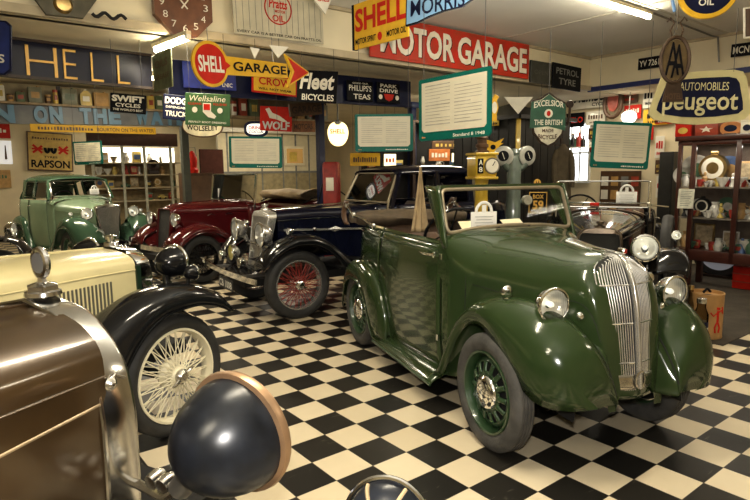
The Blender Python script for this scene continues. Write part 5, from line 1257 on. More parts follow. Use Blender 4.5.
o, w, h = board('boot_sign', 'green enamel sign with a red and white boot and cream script', 'sign', (185, 93, 124, 230, 94, 127), Y=(5.3, 5.3), m=SGRN)
txt(o, 'Wellsaline', 0, h*.34, w*.8, h*.18, SWHT, shear=.2, bold=.0); flatshape(o, [(-w*.10, h*.2), (w*.08, h*.2), (w*.08, -h*.05), (w*.2, -h*.2), (w*.16, -h*.28), (w*.02, -h*.24), (-w*.10, -h*.08)], SWHT, name='boot_picture')
flatshape(o, [(-w*.08, h*.17), (w*.06, h*.17), (w*.06, -h*.02), (-w*.08, -h*.02)], SRED, y0=-.008, name='red_boot_top')
for s in (-1, 1): flatshape(o, [(s*w*.28+x*w*.06, -h*.02+z*h*.09) for x, z in ell(18)], SWHT, name='cream_roundel')
for s, tx in ((-1, 'CLEANS'), (1, 'POLISHES')): txt(o, tx, s*w*.28, h*.17, w*.3, h*.07, SRED)
txt(o, 'PERFECT BOOT DRESSING', 0, -h*.40, w*.84, h*.06, SWHT); hang(o, [(-w*.4, 0, h*.5), (w*.4, 0, h*.5)], ZL)
o, w, h = board('oval_name_sign', 'cream oval sign with dark capitals, below the green boot sign', 'sign', (182, 114, 137, 223, 115, 138), Y=5.9, m=SBRN, shape=ell(40, 2.2), border=C_('oval_cream', (.62, .56, .38), .4), bw=.012); txt(o, 'WOLSELEY', 0, -h*.04, w*.78, h*.22, SBLK, off=.006, arc=-.015); hang(o, [(0, 0, h*.45)], ZL)
o, w, h = board('leaping_animal_sign', 'red enamel sign with a white leaping wolf above white capitals', 'sign', (260, 106, 130, 292, 107, 132), Y=8.0, m=SRED)
flatshape(o, [(-w*.34, h*.38), (-w*.22, h*.44), (-w*.12, h*.24), (w*.12, h*.12), (w*.36, -h*.10), (w*.22, -h*.12), (0, -h*.02), (-w*.2, h*.02), (-w*.26, h*.2)], SWHT, name='wolf_picture'); txt(o, 'WOLF', 0, -h*.28, w*.86, h*.34, C_('silver_paint', (.6, .6, .56), .4), bold=.04)
hang(o, [(-w*.4, 0, h*.5), (w*.4, 0, h*.5)], ZL)
o, w, h = board('brown_garage_sign', 'dark brown wooden sign with carved capitals reading Garage', 'sign', (290, 103, 118, 322, 103, 113), Y=(7.4, 7.8), m=SBRN, t=.03); txt(o, 'GARAGE', 0, 0, w*.9, h*.6, DKWOOD, bold=.03); hang(o, [(-w*.4, 0, h*.5), (w*.4, 0, h*.5)], ZL)
o, w, h = board('carved_wood_sign', 'small orange brown carved wooden board below the brown garage sign', 'sign', (292, 121, 132, 315, 121, 132), Y=8.2, m=C_('orange_wood', (.30, .13, .04), .5, var=.4, vs=25), t=.03); txt(o, 'MOTORS', 0, 0, w*.8, h*.5, SBRN); hang(o, [(-w*.3, 0, h*.5)], ZL)
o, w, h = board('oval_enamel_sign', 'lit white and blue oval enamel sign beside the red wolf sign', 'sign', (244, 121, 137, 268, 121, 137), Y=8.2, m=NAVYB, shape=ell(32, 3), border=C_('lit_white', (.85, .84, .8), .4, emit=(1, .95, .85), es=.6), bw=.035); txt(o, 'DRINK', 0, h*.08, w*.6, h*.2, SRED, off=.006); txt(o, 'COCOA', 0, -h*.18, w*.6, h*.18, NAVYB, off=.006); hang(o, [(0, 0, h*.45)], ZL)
o, w, h = board('blue_edge_sign', 'dark blue sign with rounded corner at the left edge', 'sign', (-40, 16, 72, 11, 22, 75), Y=4.6, m=NAVYB, shape=[(-1, 1), (.8, 1), (1, .85), (1, -.8), (.75, -1), (-1, -1)], border=C_('blue2', (.02, .035, .16), .4), bw=.012); txt(o, 'TYRES', -w*.04, -h*.2, w*.84, h*.16, SWHT, off=.006); hang(o, [(w*.2, 0, h*.5)], ZL)
# --- shield sign, peugeot, aa, oil
o, w, h = board('shield_cycle_sign', 'shield shaped enamel sign, green banner over cream point, framed in dark iron', 'sign', (529, 92, 147, 567, 92, 147), Y=5.3, m=DKWOOD, t=.03, shape=[(-.85, .72), (-.45, .78), (0, 1), (.45, .78), (.9, .62), (.95, -.1), (.8, -.55), (.4, -.88), (.05, -1), (-.35, -.85), (-.75, -.5), (-.9, -.05)], border=C_('shield_cream', (.74, .70, .55), .35, coat=.5), bw=.018)
flatshape(o, [(-w*.46, h*.32), (-w*.2, h*.35), (0, h*.46), (w*.2, h*.35), (w*.44, h*.28), (w*.46, -h*.20), (0, -h*.12), (-w*.48, -h*.16)], C_('shield_green', (.04, .12, .08), .35, coat=.5), name='green_banner')
txt(o, 'EXCELSIOR', 0, h*.26, w*.78, h*.11, SWHT, off=.01, arc=.02); txt(o, 'THE BRITISH', 0, -h*.05, w*.74, h*.10, SWHT, off=.01); txt(o, 'BICYCLE', 0, -h*.30, w*.5, h*.08, SBRN, off=.01, arc=-.01); txt(o, 'MADE', 0, -h*.20, w*.3, h*.06, SBRN, off=.01)
flatshape(o, [(x*w*.11, h*.11+z*h*.08) for x, z in ell(24)], SWHT, y0=-.009, name='cream_medallion'); flatshape(o, [(x*w*.05, h*.11+z*h*.05) for x, z in ell(12)], SRED, y0=-.012, name='red_medallion'); hang(o, [(0, 0, h*.48)], ZL, r=.003)
mb = MB(); mb.lathe([(.0, -.012), (.03, -.01), (.035, .0), (.03, .01), (0, .012)], (w*.56, 0, h*.28), (0, 1, 0), 16, sy=1); mb.tube([(w*.56, 0, h*.34), (w*.56, 0, h*.1), (w*.52, 0, -h*.1)], .012, 6); mb.build('iron_scroll', DKWOOD, o)
o, w, h = board('automobiles_sign', 'large cream bordered navy enamel sign with the word Automobiles, upper right', 'sign', (650, 70, 125, 752, 70, 124), Y=(4.75, 4.6), m=C_('pale_yellow_enamel', (.62, .56, .30), .3, coat=.6, var=.1), t=.025,
  shape=[(-.80, .78), (-.6, .86), (0, .96), (.6, 1), (.78, .92), (.86, .7), (.98, -.25), (1, -.6), (.9, -.8), (.4, -.95), (0, -1), (-.4, -.97), (-.88, -.82), (-1, -.62), (-.97, -.3)], border=NAVYB, bw=.055)
txt(o, 'AUTOMOBILES', .02, h*.20, w*.48, h*.15, C_('pale_letters', (.70, .64, .36), .4), off=.006, bold=.0); txt(o, 'peugeot', 0, -h*.14, w*.74, h*.40, C_('pale_letters', (.70, .64, .36), .4), off=.006, bold=.015); hang(o, [(-w*.3, 0, h*.44), (w*.3, 0, h*.46)], ZL)
o = empty('hanging_badge', at(675, 60, 4.45), rad(-8), 'brown oval ring badge with crossed letters and small plate, hanging before the large Automobiles sign', 'sign')
rx, rz = .100, .165; mb = MB(); mb.tube([(rx*cos(2*PI*q/40), 0, rz*sin(2*PI*q/40)) for q in range(40)], .014, 8, closed=True); IRON = C_('rusty_iron', (.075, .045, .025), .5, metal=.4, var=.4); mb.build('badge_ring', IRON, o)
mb = MB(); mb.prism([(x*rx*.9, z*rz*.9) for x, z in ell(36)], .0, .008); mb.build('badge_plate', C_('badge_bronze', (.16, .11, .05), .45, metal=.4, var=.3), o)
txt(o, 'A', -.018, .01, .10, .24, SBLK, off=.006, bold=.0); txt(o, 'A', .022, -.01, .10, .24, SBLK, off=.008, bold=.0)
mb = MB(); mb.prism([(-.05, -rz), (.05, -rz), (.075, -rz-.14), (-.075, -rz-.14)], -.004, .01); hp = mb.build('badge_tail', IRON, o); txt(hp, 'HOTEL', 0, -rz-.10, .12, .045, SBRN, off=.008)
for s in (-1, 1):
    mb = MB(); mb.tube([(s*.03, 0, rz-.01), (s*.045, 0, rz+.05), (s*.02, 0, rz+.10), (s*.05, 0, rz+.14), (s*.07, 0, rz+.11)], .006, 6); mb.build('iron_hook', IRON, o)
mb = MB(); mb.cyl((0, 0, rz+.05), (0, 0, ZH-o.location.z), .005, n=6); mb.build('hanging_rod', STEEL, o)
o = empty('round_oil_sign', at(708, -11, 4.3), rad(-12), 'round navy sign with a yellow rim reading Oil at the top right', 'sign')
mb = MB(); mb.lathe([(0, .02), (.20, .02), (.205, 0), (.20, -.015), (.172, -.015), (.17, -.008), (0, -.008)], (0, 0, 0), (0, 1, 0), 48); mb.build('sign_disc', SYEL, o)
mb = MB(); mb.lathe([(0, .0), (.172, 0)], (0, -.012, 0), (0, 1, 0), 48); dd = mb.build('navy_disc', NAVYB, o); txt(dd, 'OIL', -.01, -.09, .10, .05, SWHT, off=.016); txt(dd, 'MOTOR', 0, .05, .2, .05, SWHT, off=.016)
mb = MB(); mb.beam((-.24, 0, -.02), (-.21, 0, -.14), .035, .012); mb.beam((-.24, 0, -.02), (-.19, 0, .06), .03, .012); mb.build('blue_bracket', C_('bracket_blue', (.12, .24, .42), .4), o)
mb = MB(); mb.cyl((0, 0, .18), (0, 0, ZH-o.location.z), .006, n=6); mb.build('hanging_rod', STEEL, o)
o, w, h = board('index_plate', 'old black index plate mounted on the right-hand fascia, left of the oval badge', 'number plate', (638, 59, 70, 661, 55, 67), ('a', 8.44), m=SBLK); txt(o, 'YV 7261', 0, 0, w*.86, h*.55, SWHT)
o, w, h = board('index_plate', 'old black index plate at the right edge, above the large Automobiles sign', 'number plate', (731, 45, 57, 762, 40, 54), ('a', 8.44), m=SBLK); txt(o, 'MCN 12', 0, 0, w*.86, h*.55, SWHT)
o, w, h = board('framed_panel', 'dark red framed panel at the extreme right edge below the ceiling', 'picture', (744, 8, 38, 775, 4, 36), Y=4.6, m=SWHT, border=SBRN, bw=.012); hang(o, [(0, 0, h*.5)], ZH)
# conduit on ceiling by the right fascia
mb = MB(); q = [at_ceiling(650, 12, ZH-.02), at_ceiling(712, 36, ZH-.02)]; e_ = ray_a(718, 37, 8.40); q2 = ray_a(719, 62, 8.40)
mb.tube([q[0], q[1], e_, q2], .012, 6); tag(mb.build('electric_conduit', STEEL), 'grey electric conduit running from the fluorescent batten to the right fascia', 'conduit')
# --- information boards
def info(label, px, Y, title, ztop, scale=1, cream=BOARDG, dense=13):
    o, w, h = board('information_board', label, 'information board', px, Y=Y, m=TEAL, t=.012, group=None, shape=[(-1, .96), (-.97, 1), (.97, 1), (1, .96), (1, -.92), (.95, -1), (-.95, -1), (-1, -.92)])
    mb = MB(); W, H = w*.90, h*.80
    mb.prism([(-W/2, H/2), (W/2, H/2), (W/2, -H/2+.02), (W/2-.02, -H/2), (-W/2+.02, -H/2), (-W/2, -H/2+.02)][::-1], -.004, 0); pn = mb.build('text_panel', cream, o, loc=(0, 0, h*.035), ang=30)
    mb = MB()
    for col in (-1, 1):
        for k in range(dense):
            if k == 0 and col > 0: continue
            z = H*.42-k*H*.84/dense; ln = W*.40*(1 if (k*7+col*3) % 5 else .6); mb.box((col*W*.235-(W*.40-ln)/2, -.005, z), (ln, .001, H*.012 if k % 6 else H*.02))
    mb.build('printed_text', C_('print_grey2', (.36, .34, .29), .6), pn, ang=0)
    if title: txt(o, title, w*.22, -h*.445, w*.42, h*.05, SWHT, off=.003, bold=.01)
    else: marks(o, w*.22, -h*.445, w*.40, h*.035, SWHT, 12)
    marks(o, -w*.42, -h*.445, w*.06, h*.03, C_('logo_orange', (.6, .25, .1), .5), 3)
    hang(o, [(-w*.42, 0, h*.5), (w*.42, 0, h*.5)], ztop, r=.002); return o
info('large tilted information board hanging above the green car windscreen', (419, 81, 141, 491, 65, 136), (4.3, 3.75), 'Standard 8 1948', ZH)
info('information board above the navy saloon, under the small red crest sign', (355, 114, 152, 413, 114, 151), (5.6, 5.6), '', ZL)
info('information board hanging above the maroon tourer', (229, 136, 168, 282, 137, 168), (6.6, 6.6), '', ZL)
info('small bright cream information board above the sage saloon', (73.5, 142, 165, 102, 140.5, 164), (7.4, 7.3), '', ZL, cream=C_('board_bright', (.88, .82, .62), .5), dense=8)
info('information board hanging above the black tourer, left of the cabinet', (592, 120, 168, 650, 124, 169), (5.0, 5.0), '', ZL)
# ------------------------------------------------------------------ shelf beam, back-wall displays
def shelf_frame(b): return JA
PB = ('b', 9.0)
o, w, h = board('water_letter_board', 'long dark mottled board carrying pale blue block capitals', 'sign', (-120, 101, 121, 196, 109.5, 127), PB, m=mat('mottled_board', (.22, .22, .21), .4, wear_or_sheen=(.025, .035, .05), vs=1.3), t=.04)
for ch, a, b_ in (('BOURTO', -118, -13), ('N', -10, 13), ('O', 32, 46), ('N', 48, 61), ('T', 78, 90), ('H', 92, 105), ('E', 107, 119), ('W', 134, 147), ('A', 149, 161), ('T', 163, 173), ('E', 175, 184), ('R', 186, 195)):
    x0, x1 = Xp(o, a, PB), Xp(o, b_, PB); txt(o, ch, (x0+x1)/2, 0, abs(x1-x0), h*.92, LBLU, off=.03, bold=.06, depth=.03, name='block_letter')
o, w, h = board('yellow_banner', 'long narrow yellow banner with dark capitals under the blue letters', 'sign', (30, 124.5, 130.5, 156, 127, 135), ('b', 8.95), m=SYEL, t=.02)
txt(o, 'BOURTON ON THE WATER', w*.24, 0, w*.48, h*.5, SBRN, off=.004, bold=.01); marks(o, -w*.24, 0, w*.42, h*.5, SBRN, 18)
pL, pR = ray_b(-120, 103, 9.1), ray_b(197, 107, 9.1); zs = ray_b(60, 105.5, 9.0).z
LEN = (pR-pL).dot(J); mid = (pL+pR)/2
o = slab('tin_shelf', Vector((mid.x, mid.y, zs)), (LEN, .32, .03), C_('shelf_wood', (.30, .22, .12), .6, var=.3)); tag(o, 'long narrow wooden shelf carrying old tins above the blue letters', 'shelf')
mb = MB(); mb.box((0, .16, .19), (LEN, .02, .36)); mb.build('shelf_back', C_('shelf_back', (.42, .34, .20), .7, var=.2), o, ang=0)
for dx in (-LEN*.48, 0, LEN*.48):
    mb = MB(); mb.box((dx, .14, (ZL-zs)/2), (.05, .04, ZL-zs)); mb.build('shelf_hanger', DKWOOD, o, ang=0)
def tin(name, label, xl, xr, yt, kind, m, m2=None, yb=None, shelfz=None, plane=('b', 9.0)):
    f = ray_b if plane[0] == 'b' else ray_a
    p = f((xl+xr)/2, yb or 104, plane[1]); w = (f(xr, 100, plane[1])-f(xl, 100, plane[1])).length*.92; zt = f((xl+xr)/2, yt, plane[1]).z; z0 = shelfz if shelfz is not None else zs+.016; h = max(.04, zt-z0)
    o = empty(name, Vector((p.x, p.y, z0)), JA if plane[0] == 'b' else JA-PI/2, label, 'tin'); d = min(w, .16)
    mb = MB()
    if kind == 'box': mb.box((0, 0, h*.46), (w, d*.6, h*.92), bev=.008); mb.build('tin_body', m, o); mb = MB(); mb.cyl((w*.25, 0, h*.9), (w*.25, 0, h), .018, n=12); mb.build('tin_cap', m2 or BRASS, o)
    elif kind == 'can': mb.lathe([(0, 0), (w*.48, 0), (w*.5, .01), (w*.5, h*.8), (w*.48, h*.86), (0, h*.86)], n=20); mb.build('tin_body', m, o); mb = MB(); mb.lathe([(w*.505, h*.80), (w*.505, h), (0, h)], n=20); mb.build('tin_lid', m2 or m, o)
    else: mb.prism([(-w/2, 0), (w/2, 0), (w/2, h*.75), (w*.15, h), (-w*.15, h), (-w/2, h*.75)], -d*.25, d*.25); mb.build('tin_body', m, o); mb = MB(); mb.cyl((0, 0, h), (0, 0, h+.02), .02, n=10); mb.build('tin_cap', m2 or BRASS, o)
    mb = MB(); mb.box((0, -(d*.3+.002) if kind == 'box' else (-(d*.25+.002) if kind != 'can' else -w*.5-.001), h*.45), (w*.6, .003, h*.35)); mb.build('tin_label', m2 or SWHT, o, ang=0)
    return o
T1, T2, T3, T4, T5 = C_('tin_grey', (.22, .22, .15), .4, var=.3), C_('tin_red', (.35, .06, .03), .4), C_('tin_yellow', (.62, .45, .10), .4), C_('tin_tan', (.50, .30, .10), .5), C_('tin_green', (.12, .16, .08), .4)
for args in (('oil_tin', 'pale upright tin at the left end of the tin shelf', -6, 6, 84, 'box', SWHT, T3), ('round_tin', 'short round copper-coloured tin on the tin shelf', 7, 15, 94, 'can', T4, SBRN), ('oil_tin', 'small dark tin with a red label on the tin shelf', 16, 26, 91, 'box', T5, T2),
  ('oil_tin', 'wide grey tin with a pale crest on the tin shelf', 28, 43, 86, 'box', T1, T4), ('round_tin', 'small brown round tin beside the yellow and red can', 45, 52, 95, 'can', SBRN, T4), ('round_tin', 'slim yellow can with a red base on the tin shelf', 53, 59, 90, 'can', T3, T2),
  ('oil_tin', 'large square grey-green tin on the tin shelf', 61, 78, 88, 'box', T1, T5), ('house_shaped_tin', 'yellow tin with sloping shoulders on the tin shelf', 80, 92, 91, 'house', T3, SWHT), ('oil_tin', 'plain tan box tin left of the small black Cycles sign', 93, 109, 92, 'box', T4, T4),
  ('oil_tin', 'yellow tin right of the small black Cycles sign', 147, 154, 95, 'box', T3, T2), ('oil_tin', 'green tin next to the dark blue truck sign', 155, 163, 95, 'box', T5, SWHT), ('oil_tin', 'dark green tin behind the truck sign at the shelf end', 168, 180, 94, 'house', SGRN, SWHT)): tin(*args)
# post at the shelf end
def post(label, px, b, w_, m, ztop=ZL):
    p = ray_b(px, 170, b); o = empty('roof_post', Vector((p.x, p.y, 0)), JA, label, 'post')
    mb = MB(); mb.box((0, 0, ztop/2), (w_, w_, ztop), bev=.006); mb.build('post_shaft', m, o); mb = MB(); mb.box((0, 0, .05), (w_+.06, w_+.06, .1), bev=.01); mb.build('post_foot', m, o)
    mb = MB(); mb.box((0, 0, ztop-.05), (w_+.08, w_+.08, .1), bev=.01); mb.build('post_head', m, o); return o
PBLU = C_('post_blue', (.012, .02, .07), .4, coat=.4); PGRN = C_('post_grey_green', (.055, .06, .045), .5, var=.2)
post('grey green post right of the display window', 186, 9.3, .11, PGRN); post('dark blue post behind the navy saloon, beside the glowing lamp globe', 321, 8.0, .11, PBLU)
post('dark blue post behind the large tilted information board', 412, 8.0, .12, PBLU)
# --- back wall: rapson sign, posters
o, w, h = board('tyre_sign', 'ochre enamel sign with red flags above large dark capitals on the back wall', 'sign', (27, 130, 171, 73, 135, 171), ('b', 15.92), m=SBRN, border=C_('ochre', (.55, .38, .10), .5, var=.2), bw=.03)
txt(o, 'RAPSON', 0, -h*.32, w*.84, h*.20, SBLK, off=.006, bold=.03); txt(o, 'TYRES', 0, -h*.14, w*.3, h*.05, SBLK, off=.006)
for s in (-1, 1):
    mb = MB(); mb.tube([(s*w*.07+w*.045*cos(PI*q/8+PI), -.01, h*.10+h*.12*sin(PI*q/8+PI)) for q in range(9)], .03, 6); mb.build('tyre_picture', SBLK, o)
    mb = MB(); mb.beam((s*w*.18, -.008, h*.14), (s*w*.38, -.008, -h*.04), .05, .004, up=(0, 1, 0)); mb.beam((s*w*.18, -.008, -h*.04), (s*w*.38, -.008, h*.16), .05, .004, up=(0, 1, 0)); mb.beam((s*w*.17, -.008, h*.06), (s*w*.4, -.008, h*.06), .04, .004, up=(0, 1, 0)); mb.build('flag_picture', SRED, o)
marks(o, 0, h*.34, w*.8, h*.06, SBRN, 14, y0=-.003)
o, w, h = board('wall_poster', 'red poster on the back wall at the left edge', 'poster', (-14, 122, 138, 10, 123.5, 138), ('b', 15.92), m=SRED); marks(o, 0, 0, w*.7, h*.3, SWHT, 4)
o, w, h = board('wall_poster', 'white poster with a narrow figure on the back wall, below the red poster', 'poster', (-14, 140, 164, 12, 141, 164), ('b', 15.92), m=C_('glowing_paper', (.85, .85, .85), .5, emit=(1, 1, 1), es=.3)); flatshape(o, [(w*.2, -h*.3), (w*.3, -h*.3), (w*.27, h*.3), (w*.23, h*.3)], SBRN, name='printed_figure')  # slight glow put into the paper to brighten it
o, w, h = board('wall_poster', 'tan poster with green lettering low on the back wall at the left edge', 'poster', (-12, 170, 188, 11, 170, 188), ('b', 15.92), m=T4); marks(o, 0, h*.15, w*.7, h*.25, SGRN, 5)
# --- lit display window unit behind the sage saloon
PW = ('b', 14.2)
cL, cR = ray_b(92, 200, 14.2), ray_b(183, 200, 14.2); WD = (cR-cL).dot(J); z0 = ray_b(137, 214, 14.2).z; zt = ray_b(137, 137, 14.2).z
o = empty('display_cabinet', Vector(((cL.x+cR.x)/2, (cL.y+cR.y)/2, 0)), JA, 'lit display cabinet of pottery and toys behind the sage saloon', 'display cabinet')
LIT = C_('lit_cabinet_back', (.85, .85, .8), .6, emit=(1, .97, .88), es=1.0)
zh = lambda y: ray_b(137, y, 14.2).z
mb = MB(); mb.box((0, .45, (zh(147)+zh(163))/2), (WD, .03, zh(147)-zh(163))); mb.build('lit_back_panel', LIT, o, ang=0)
mb = MB(); mb.box((0, .44, (zh(163)+.1)/2), (WD, .03, zh(163)-.1)); mb.build('back_panel', C_('cab_back', (.36, .27, .14), .7, var=.3), o, ang=0)
mb = MB(); mb.box((-.05, -.02, (zh(133)+zh(146))/2), (WD*.97, .12, zh(133)-zh(146)), bev=.01); mb.build('cabinet_pelmet', C_('pelmet_brown', (.06, .02, .012), .5), o)
for i, y in enumerate((163, 175, 188, 201)):
    mb = MB(); mb.box((0, .2, zh(y)), (WD, .46, .03)); mb.build('cabinet_shelf', TRIMW, o, ang=0)
mb = MB(); mb.box((0, .2, .15), (WD, .46, .3)); mb.build('cabinet_base', TRIMW, o, ang=0)
for px_ in (93, 123, 145, 171, 182):
    x = (ray_b(px_, 170, 14.2)-o.location).dot(J); mb = MB(); mb.box((x, -.02, zh(146)/2), (.06, .04, zh(146)), bev=.005); mb.build('cabinet_upright', C_('pale_post', (.50, .50, .40), .5), o)
mb = MB(); mb.box((0, -.03, zh(190)), (WD, .004, .01)); mb.build('cabinet_rail', CHROME, o, ang=0)
COLS = [C_('pot_white', (.75, .73, .66), .3, coat=.5), C_('pot_tan', (.50, .32, .14), .4), C_('pot_red', (.45, .06, .04), .4), C_('pot_green', (.10, .20, .12), .4), C_('pot_blue', (.10, .16, .32), .4), C_('pot_yellow', (.65, .50, .14), .4), C_('pot_black', (.02, .02, .02), .3), BRASS, CHROME]
CN = ['white', 'tan', 'red', 'green', 'blue', 'yellow', 'black', 'brass', 'silver']
def trinket(kind, loc, s, ci, label, rz=0, cat=None, group=None):
    """small ornament of a few kinds, s = height in metres, built as its own thing"""
    m = COLS[ci]; names = dict(vase='vase', jug='jug', plate='display_plate', clock='mantel_clock', figure='figurine', car='toy_car', frame='picture_frame', tin='small_tin', bowl='bowl', bottle='bottle', cup='cup', lamp='brass_lamp')
    o = empty(names[kind], loc, rz, label, cat or {'display_plate': 'plate', 'mantel_clock': 'clock', 'picture_frame': 'picture', 'toy_car': 'toy car', 'small_tin': 'tin', 'brass_lamp': 'lamp'}.get(names[kind], names[kind]), group)
    mb = MB()
    if kind == 'vase': mb.lathe([(0, 0), (.22*s, 0), (.34*s, .35*s), (.26*s, .62*s), (.12*s, .8*s), (.18*s, s), (.14*s, s)], n=18); mb.build('vase_body', m, o)
    elif kind == 'jug':
        mb.lathe([(0, 0), (.26*s, 0), (.36*s, .3*s), (.30*s, .6*s), (.2*s, .8*s), (.25*s, s), (.2*s, .98*s)], n=18); mb.build('jug_body', m, o); mb = MB(); mb.tube([(.2*s, 0, .85*s), (.48*s, 0, .75*s), (.48*s, 0, .4*s), (.33*s, 0, .3*s)], .035*s, 6); mb.build('jug_handle', m, o)
    elif kind == 'plate':
        mb.lathe([(0, .02*s), (.28*s, .02*s), (.36*s, 0), (.48*s, -.05*s), (.5*s, -.05*s), (.36*s, .03*s), (0, .05*s)], (0, 0, .5*s), (0, 1, .25), 28); mb.build('plate_disc', m, o); mb = MB(); mb.lathe([(.22*s, .0), (.0, 0)], (0, -.006, .5*s), (0, 1, .25), 20); mb.build('plate_centre', COLS[(ci+3) % 6], o)
    elif kind == 'clock':
        mb.box((0, 0, .06*s), (.8*s, .3*s, .12*s), bev=.01); mb.lathe([(0, .12*s), (.38*s, .12*s), (.40*s, 0), (.38*s, -.12*s), (0, -.12*s)], (0, 0, .52*s), (0, 1, 0), 28); mb.box((0, 0, .95*s), (.2*s, .1*s, .1*s), bev=.006); mb.build('clock_case', m, o); mb = MB(); mb.lathe([(.30*s, 0), (0, -.005)], (0, -.125*s, .52*s), (0, -1, 0), 24); mb.build('clock_dial', SWHT, o)
    elif kind == 'figure': mb.lathe([(0, 0), (.24*s, 0), (.22*s, .1*s), (.12*s, .35*s), (.18*s, .6*s), (.07*s, .74*s), (.11*s, .86*s), (.07*s, .98*s), (0, s)], n=14); mb.build('figure_body', m, o)
    elif kind == 'car':
        mb.box((0, 0, .35*s), (1.8*s, .8*s, .4*s), bev=.08*s); mb.box((-.1*s, 0, .7*s), (.9*s, .7*s, .4*s), bev=.1*s); mb.build('toy_body', m, o)
        for sx in (-.55, .55):
            mb = MB(); mb.cyl((sx*s, -.42*s, .2*s), (sx*s, .42*s, .2*s), .2*s, n=14); mb.build('toy_wheel_pair', TYRE, o)
    elif kind == 'frame': mb.box((0, 0, .5*s), (.8*s, .03, s), bev=.006); mb.build('frame_border', m, o); mb = MB(); mb.box((0, -.017, .5*s), (.66*s, .004, .84*s)); mb.build('frame_picture', C_('sepia', (.42, .34, .22), .5, var=.5, vs=20), o, ang=0)
    elif kind == 'tin': mb.box((0, 0, .45*s), (.7*s, .45*s, .9*s), bev=.01); mb.build('tin_body', m, o); mb = MB(); mb.box((0, -.23*s, .45*s), (.5*s, .004, .4*s)); mb.build('tin_label', COLS[(ci+5) % 6], o, ang=0)
    elif kind == 'bowl': mb.lathe([(0, 0), (.2*s, 0), (.6*s, .8*s), (.65*s, s), (.58*s, .85*s), (.15*s, .1*s), (0, .1*s)], n=20); mb.build('bowl_body', m, o)
    elif kind == 'bottle': mb.lathe([(0, 0), (.2*s, 0), (.2*s, .55*s), (.07*s, .75*s), (.07*s, .95*s), (0, .95*s)], n=14); mb.build('bottle_body', m, o); mb = MB(); mb.cyl((0, 0, .92*s), (0, 0, s), .085*s, n=10); mb.build('bottle_cap', COLS[1], o)
    elif kind == 'cup': mb.lathe([(0, 0), (.25*s, 0), (.4*s, .5*s), (.42*s, s), (.37*s, s), (.2*s, .1*s), (0, .1*s)], n=18); mb.build('cup_body', m, o); mb = MB(); mb.tube([(.4*s, 0, .8*s), (.65*s, 0, .7*s), (.6*s, 0, .35*s), (.36*s, 0, .3*s)], .05*s, 6); mb.build('cup_handle', m, o)
    elif kind == 'lamp': mb.lathe([(0, 0), (.3*s, 0), (.1*s, .15*s), (.1*s, .3*s), (.28*s, .4*s), (.1*s, .5*s)], n=18); mb.build('lamp_base', m, o); mb = MB(); mb.lathe([(.1*s, .5*s), (.17*s, .65*s), (.09*s, .95*s), (.09*s, s)], n=16); mb.build('lamp_chimney', COLS[0], o)
    return o
def wtrk(px_, ysh, kind, hpx, ci, where):
    p = ray_b(px_, ysh, 14.2); hz = ray_b(px_, ysh-hpx, 14.2).z-p.z; loc = Vector((p.x, p.y, zh(ysh)+.016))+K*.18
    nm = dict(vase='vase', jug='jug', plate='plate', clock='clock', figure='figurine', car='toy car', frame='framed picture', tin='tin', bowl='bowl', bottle='bottle', cup='cup', lamp='oil lamp')[kind]
    trinket(kind, loc, abs(hz), ci, '%s %s %s' % (CN[ci], nm, where), JA)
for px_, ysh, kind, hp_, ci, wh in ((106, 163, 'tin', 11, 1, 'on the top shelf, left, of the lit display cabinet'), (116, 163, 'bowl', 6, 8, 'on the top shelf of the lit display cabinet'), (128, 163, 'jug', 10, 0, 'on the top shelf of the lit display cabinet'), (139, 163, 'tin', 12, 5, 'on the top shelf, centre, of the lit cabinet'), (152, 163, 'vase', 9, 0, 'on the top shelf right of the yellow tin'), (163, 163, 'bottle', 8, 8, 'at the right of the top shelf of the lit cabinet'),
  (101, 175, 'cup', 8, 0, 'on the second shelf, left, of the lit cabinet'), (110, 175, 'bowl', 6, 0, 'on the second shelf of the lit display cabinet'), (117, 175, 'jug', 8, 5, 'on the second shelf of the lit cabinet'), (129, 175, 'figure', 9, 2, 'on the second shelf of the lit cabinet'), (136, 175, 'tin', 9, 2, 'beside a red figurine in the lit cabinet'), (142, 175, 'figure', 8, 0, 'beside a red tin in the lit cabinet'), (165, 175, 'vase', 8, 1, 'right of the gramophone horn in the lit cabinet'),
  (102, 188, 'plate', 10, 1, 'on the third shelf at the left of the lit cabinet'), (113, 188, 'tin', 8, 5, 'on the third shelf of the lit cabinet'), (128, 188, 'car', 5, 3, 'on the third shelf of the lit cabinet'), (137, 188, 'frame', 10, 1, 'on the third shelf of the lit cabinet'), (151, 188, 'tin', 7, 6, 'on the third shelf of the lit cabinet'), (160, 188, 'clock', 9, 7, 'on the third shelf of the lit cabinet'), (176, 188, 'bottle', 9, 3, 'at the right of the third shelf'),
  (152, 201, 'tin', 8, 3, 'on the lowest shelf of the lit cabinet'), (165, 201, 'car', 5, 5, 'on the lowest shelf of the lit cabinet'), (174, 201, 'tin', 7, 2, 'on the lowest shelf, right, of the lit cabinet')): wtrk(px_, ysh, kind, hp_, ci, wh)
p = ray_b(156, 175, 14.2); o = empty('gramophone', Vector((p.x, p.y, zh(175)+.016))+K*.15, JA-.3, 'dark gramophone horn in the lit display cabinet', 'gramophone')
mb = MB(); mb.box((0, 0, .05), (.24, .2, .1), bev=.01); mb.build('gramophone_box', DKWOOD, o); mb = MB(); mb.lathe([(.02, 0), (.03, .05), (.06, .10), (.13, .14), (.135, .145), (.06, .11)], (0, .02, .20), (0, -1, .1), 24); mb.tube([(0, .02, .1), (0, .06, .16), (0, .02, .2)], .02, 8); mb.build('gramophone_horn', C_('horn_dark', (.05, .03, .025), .35), o)
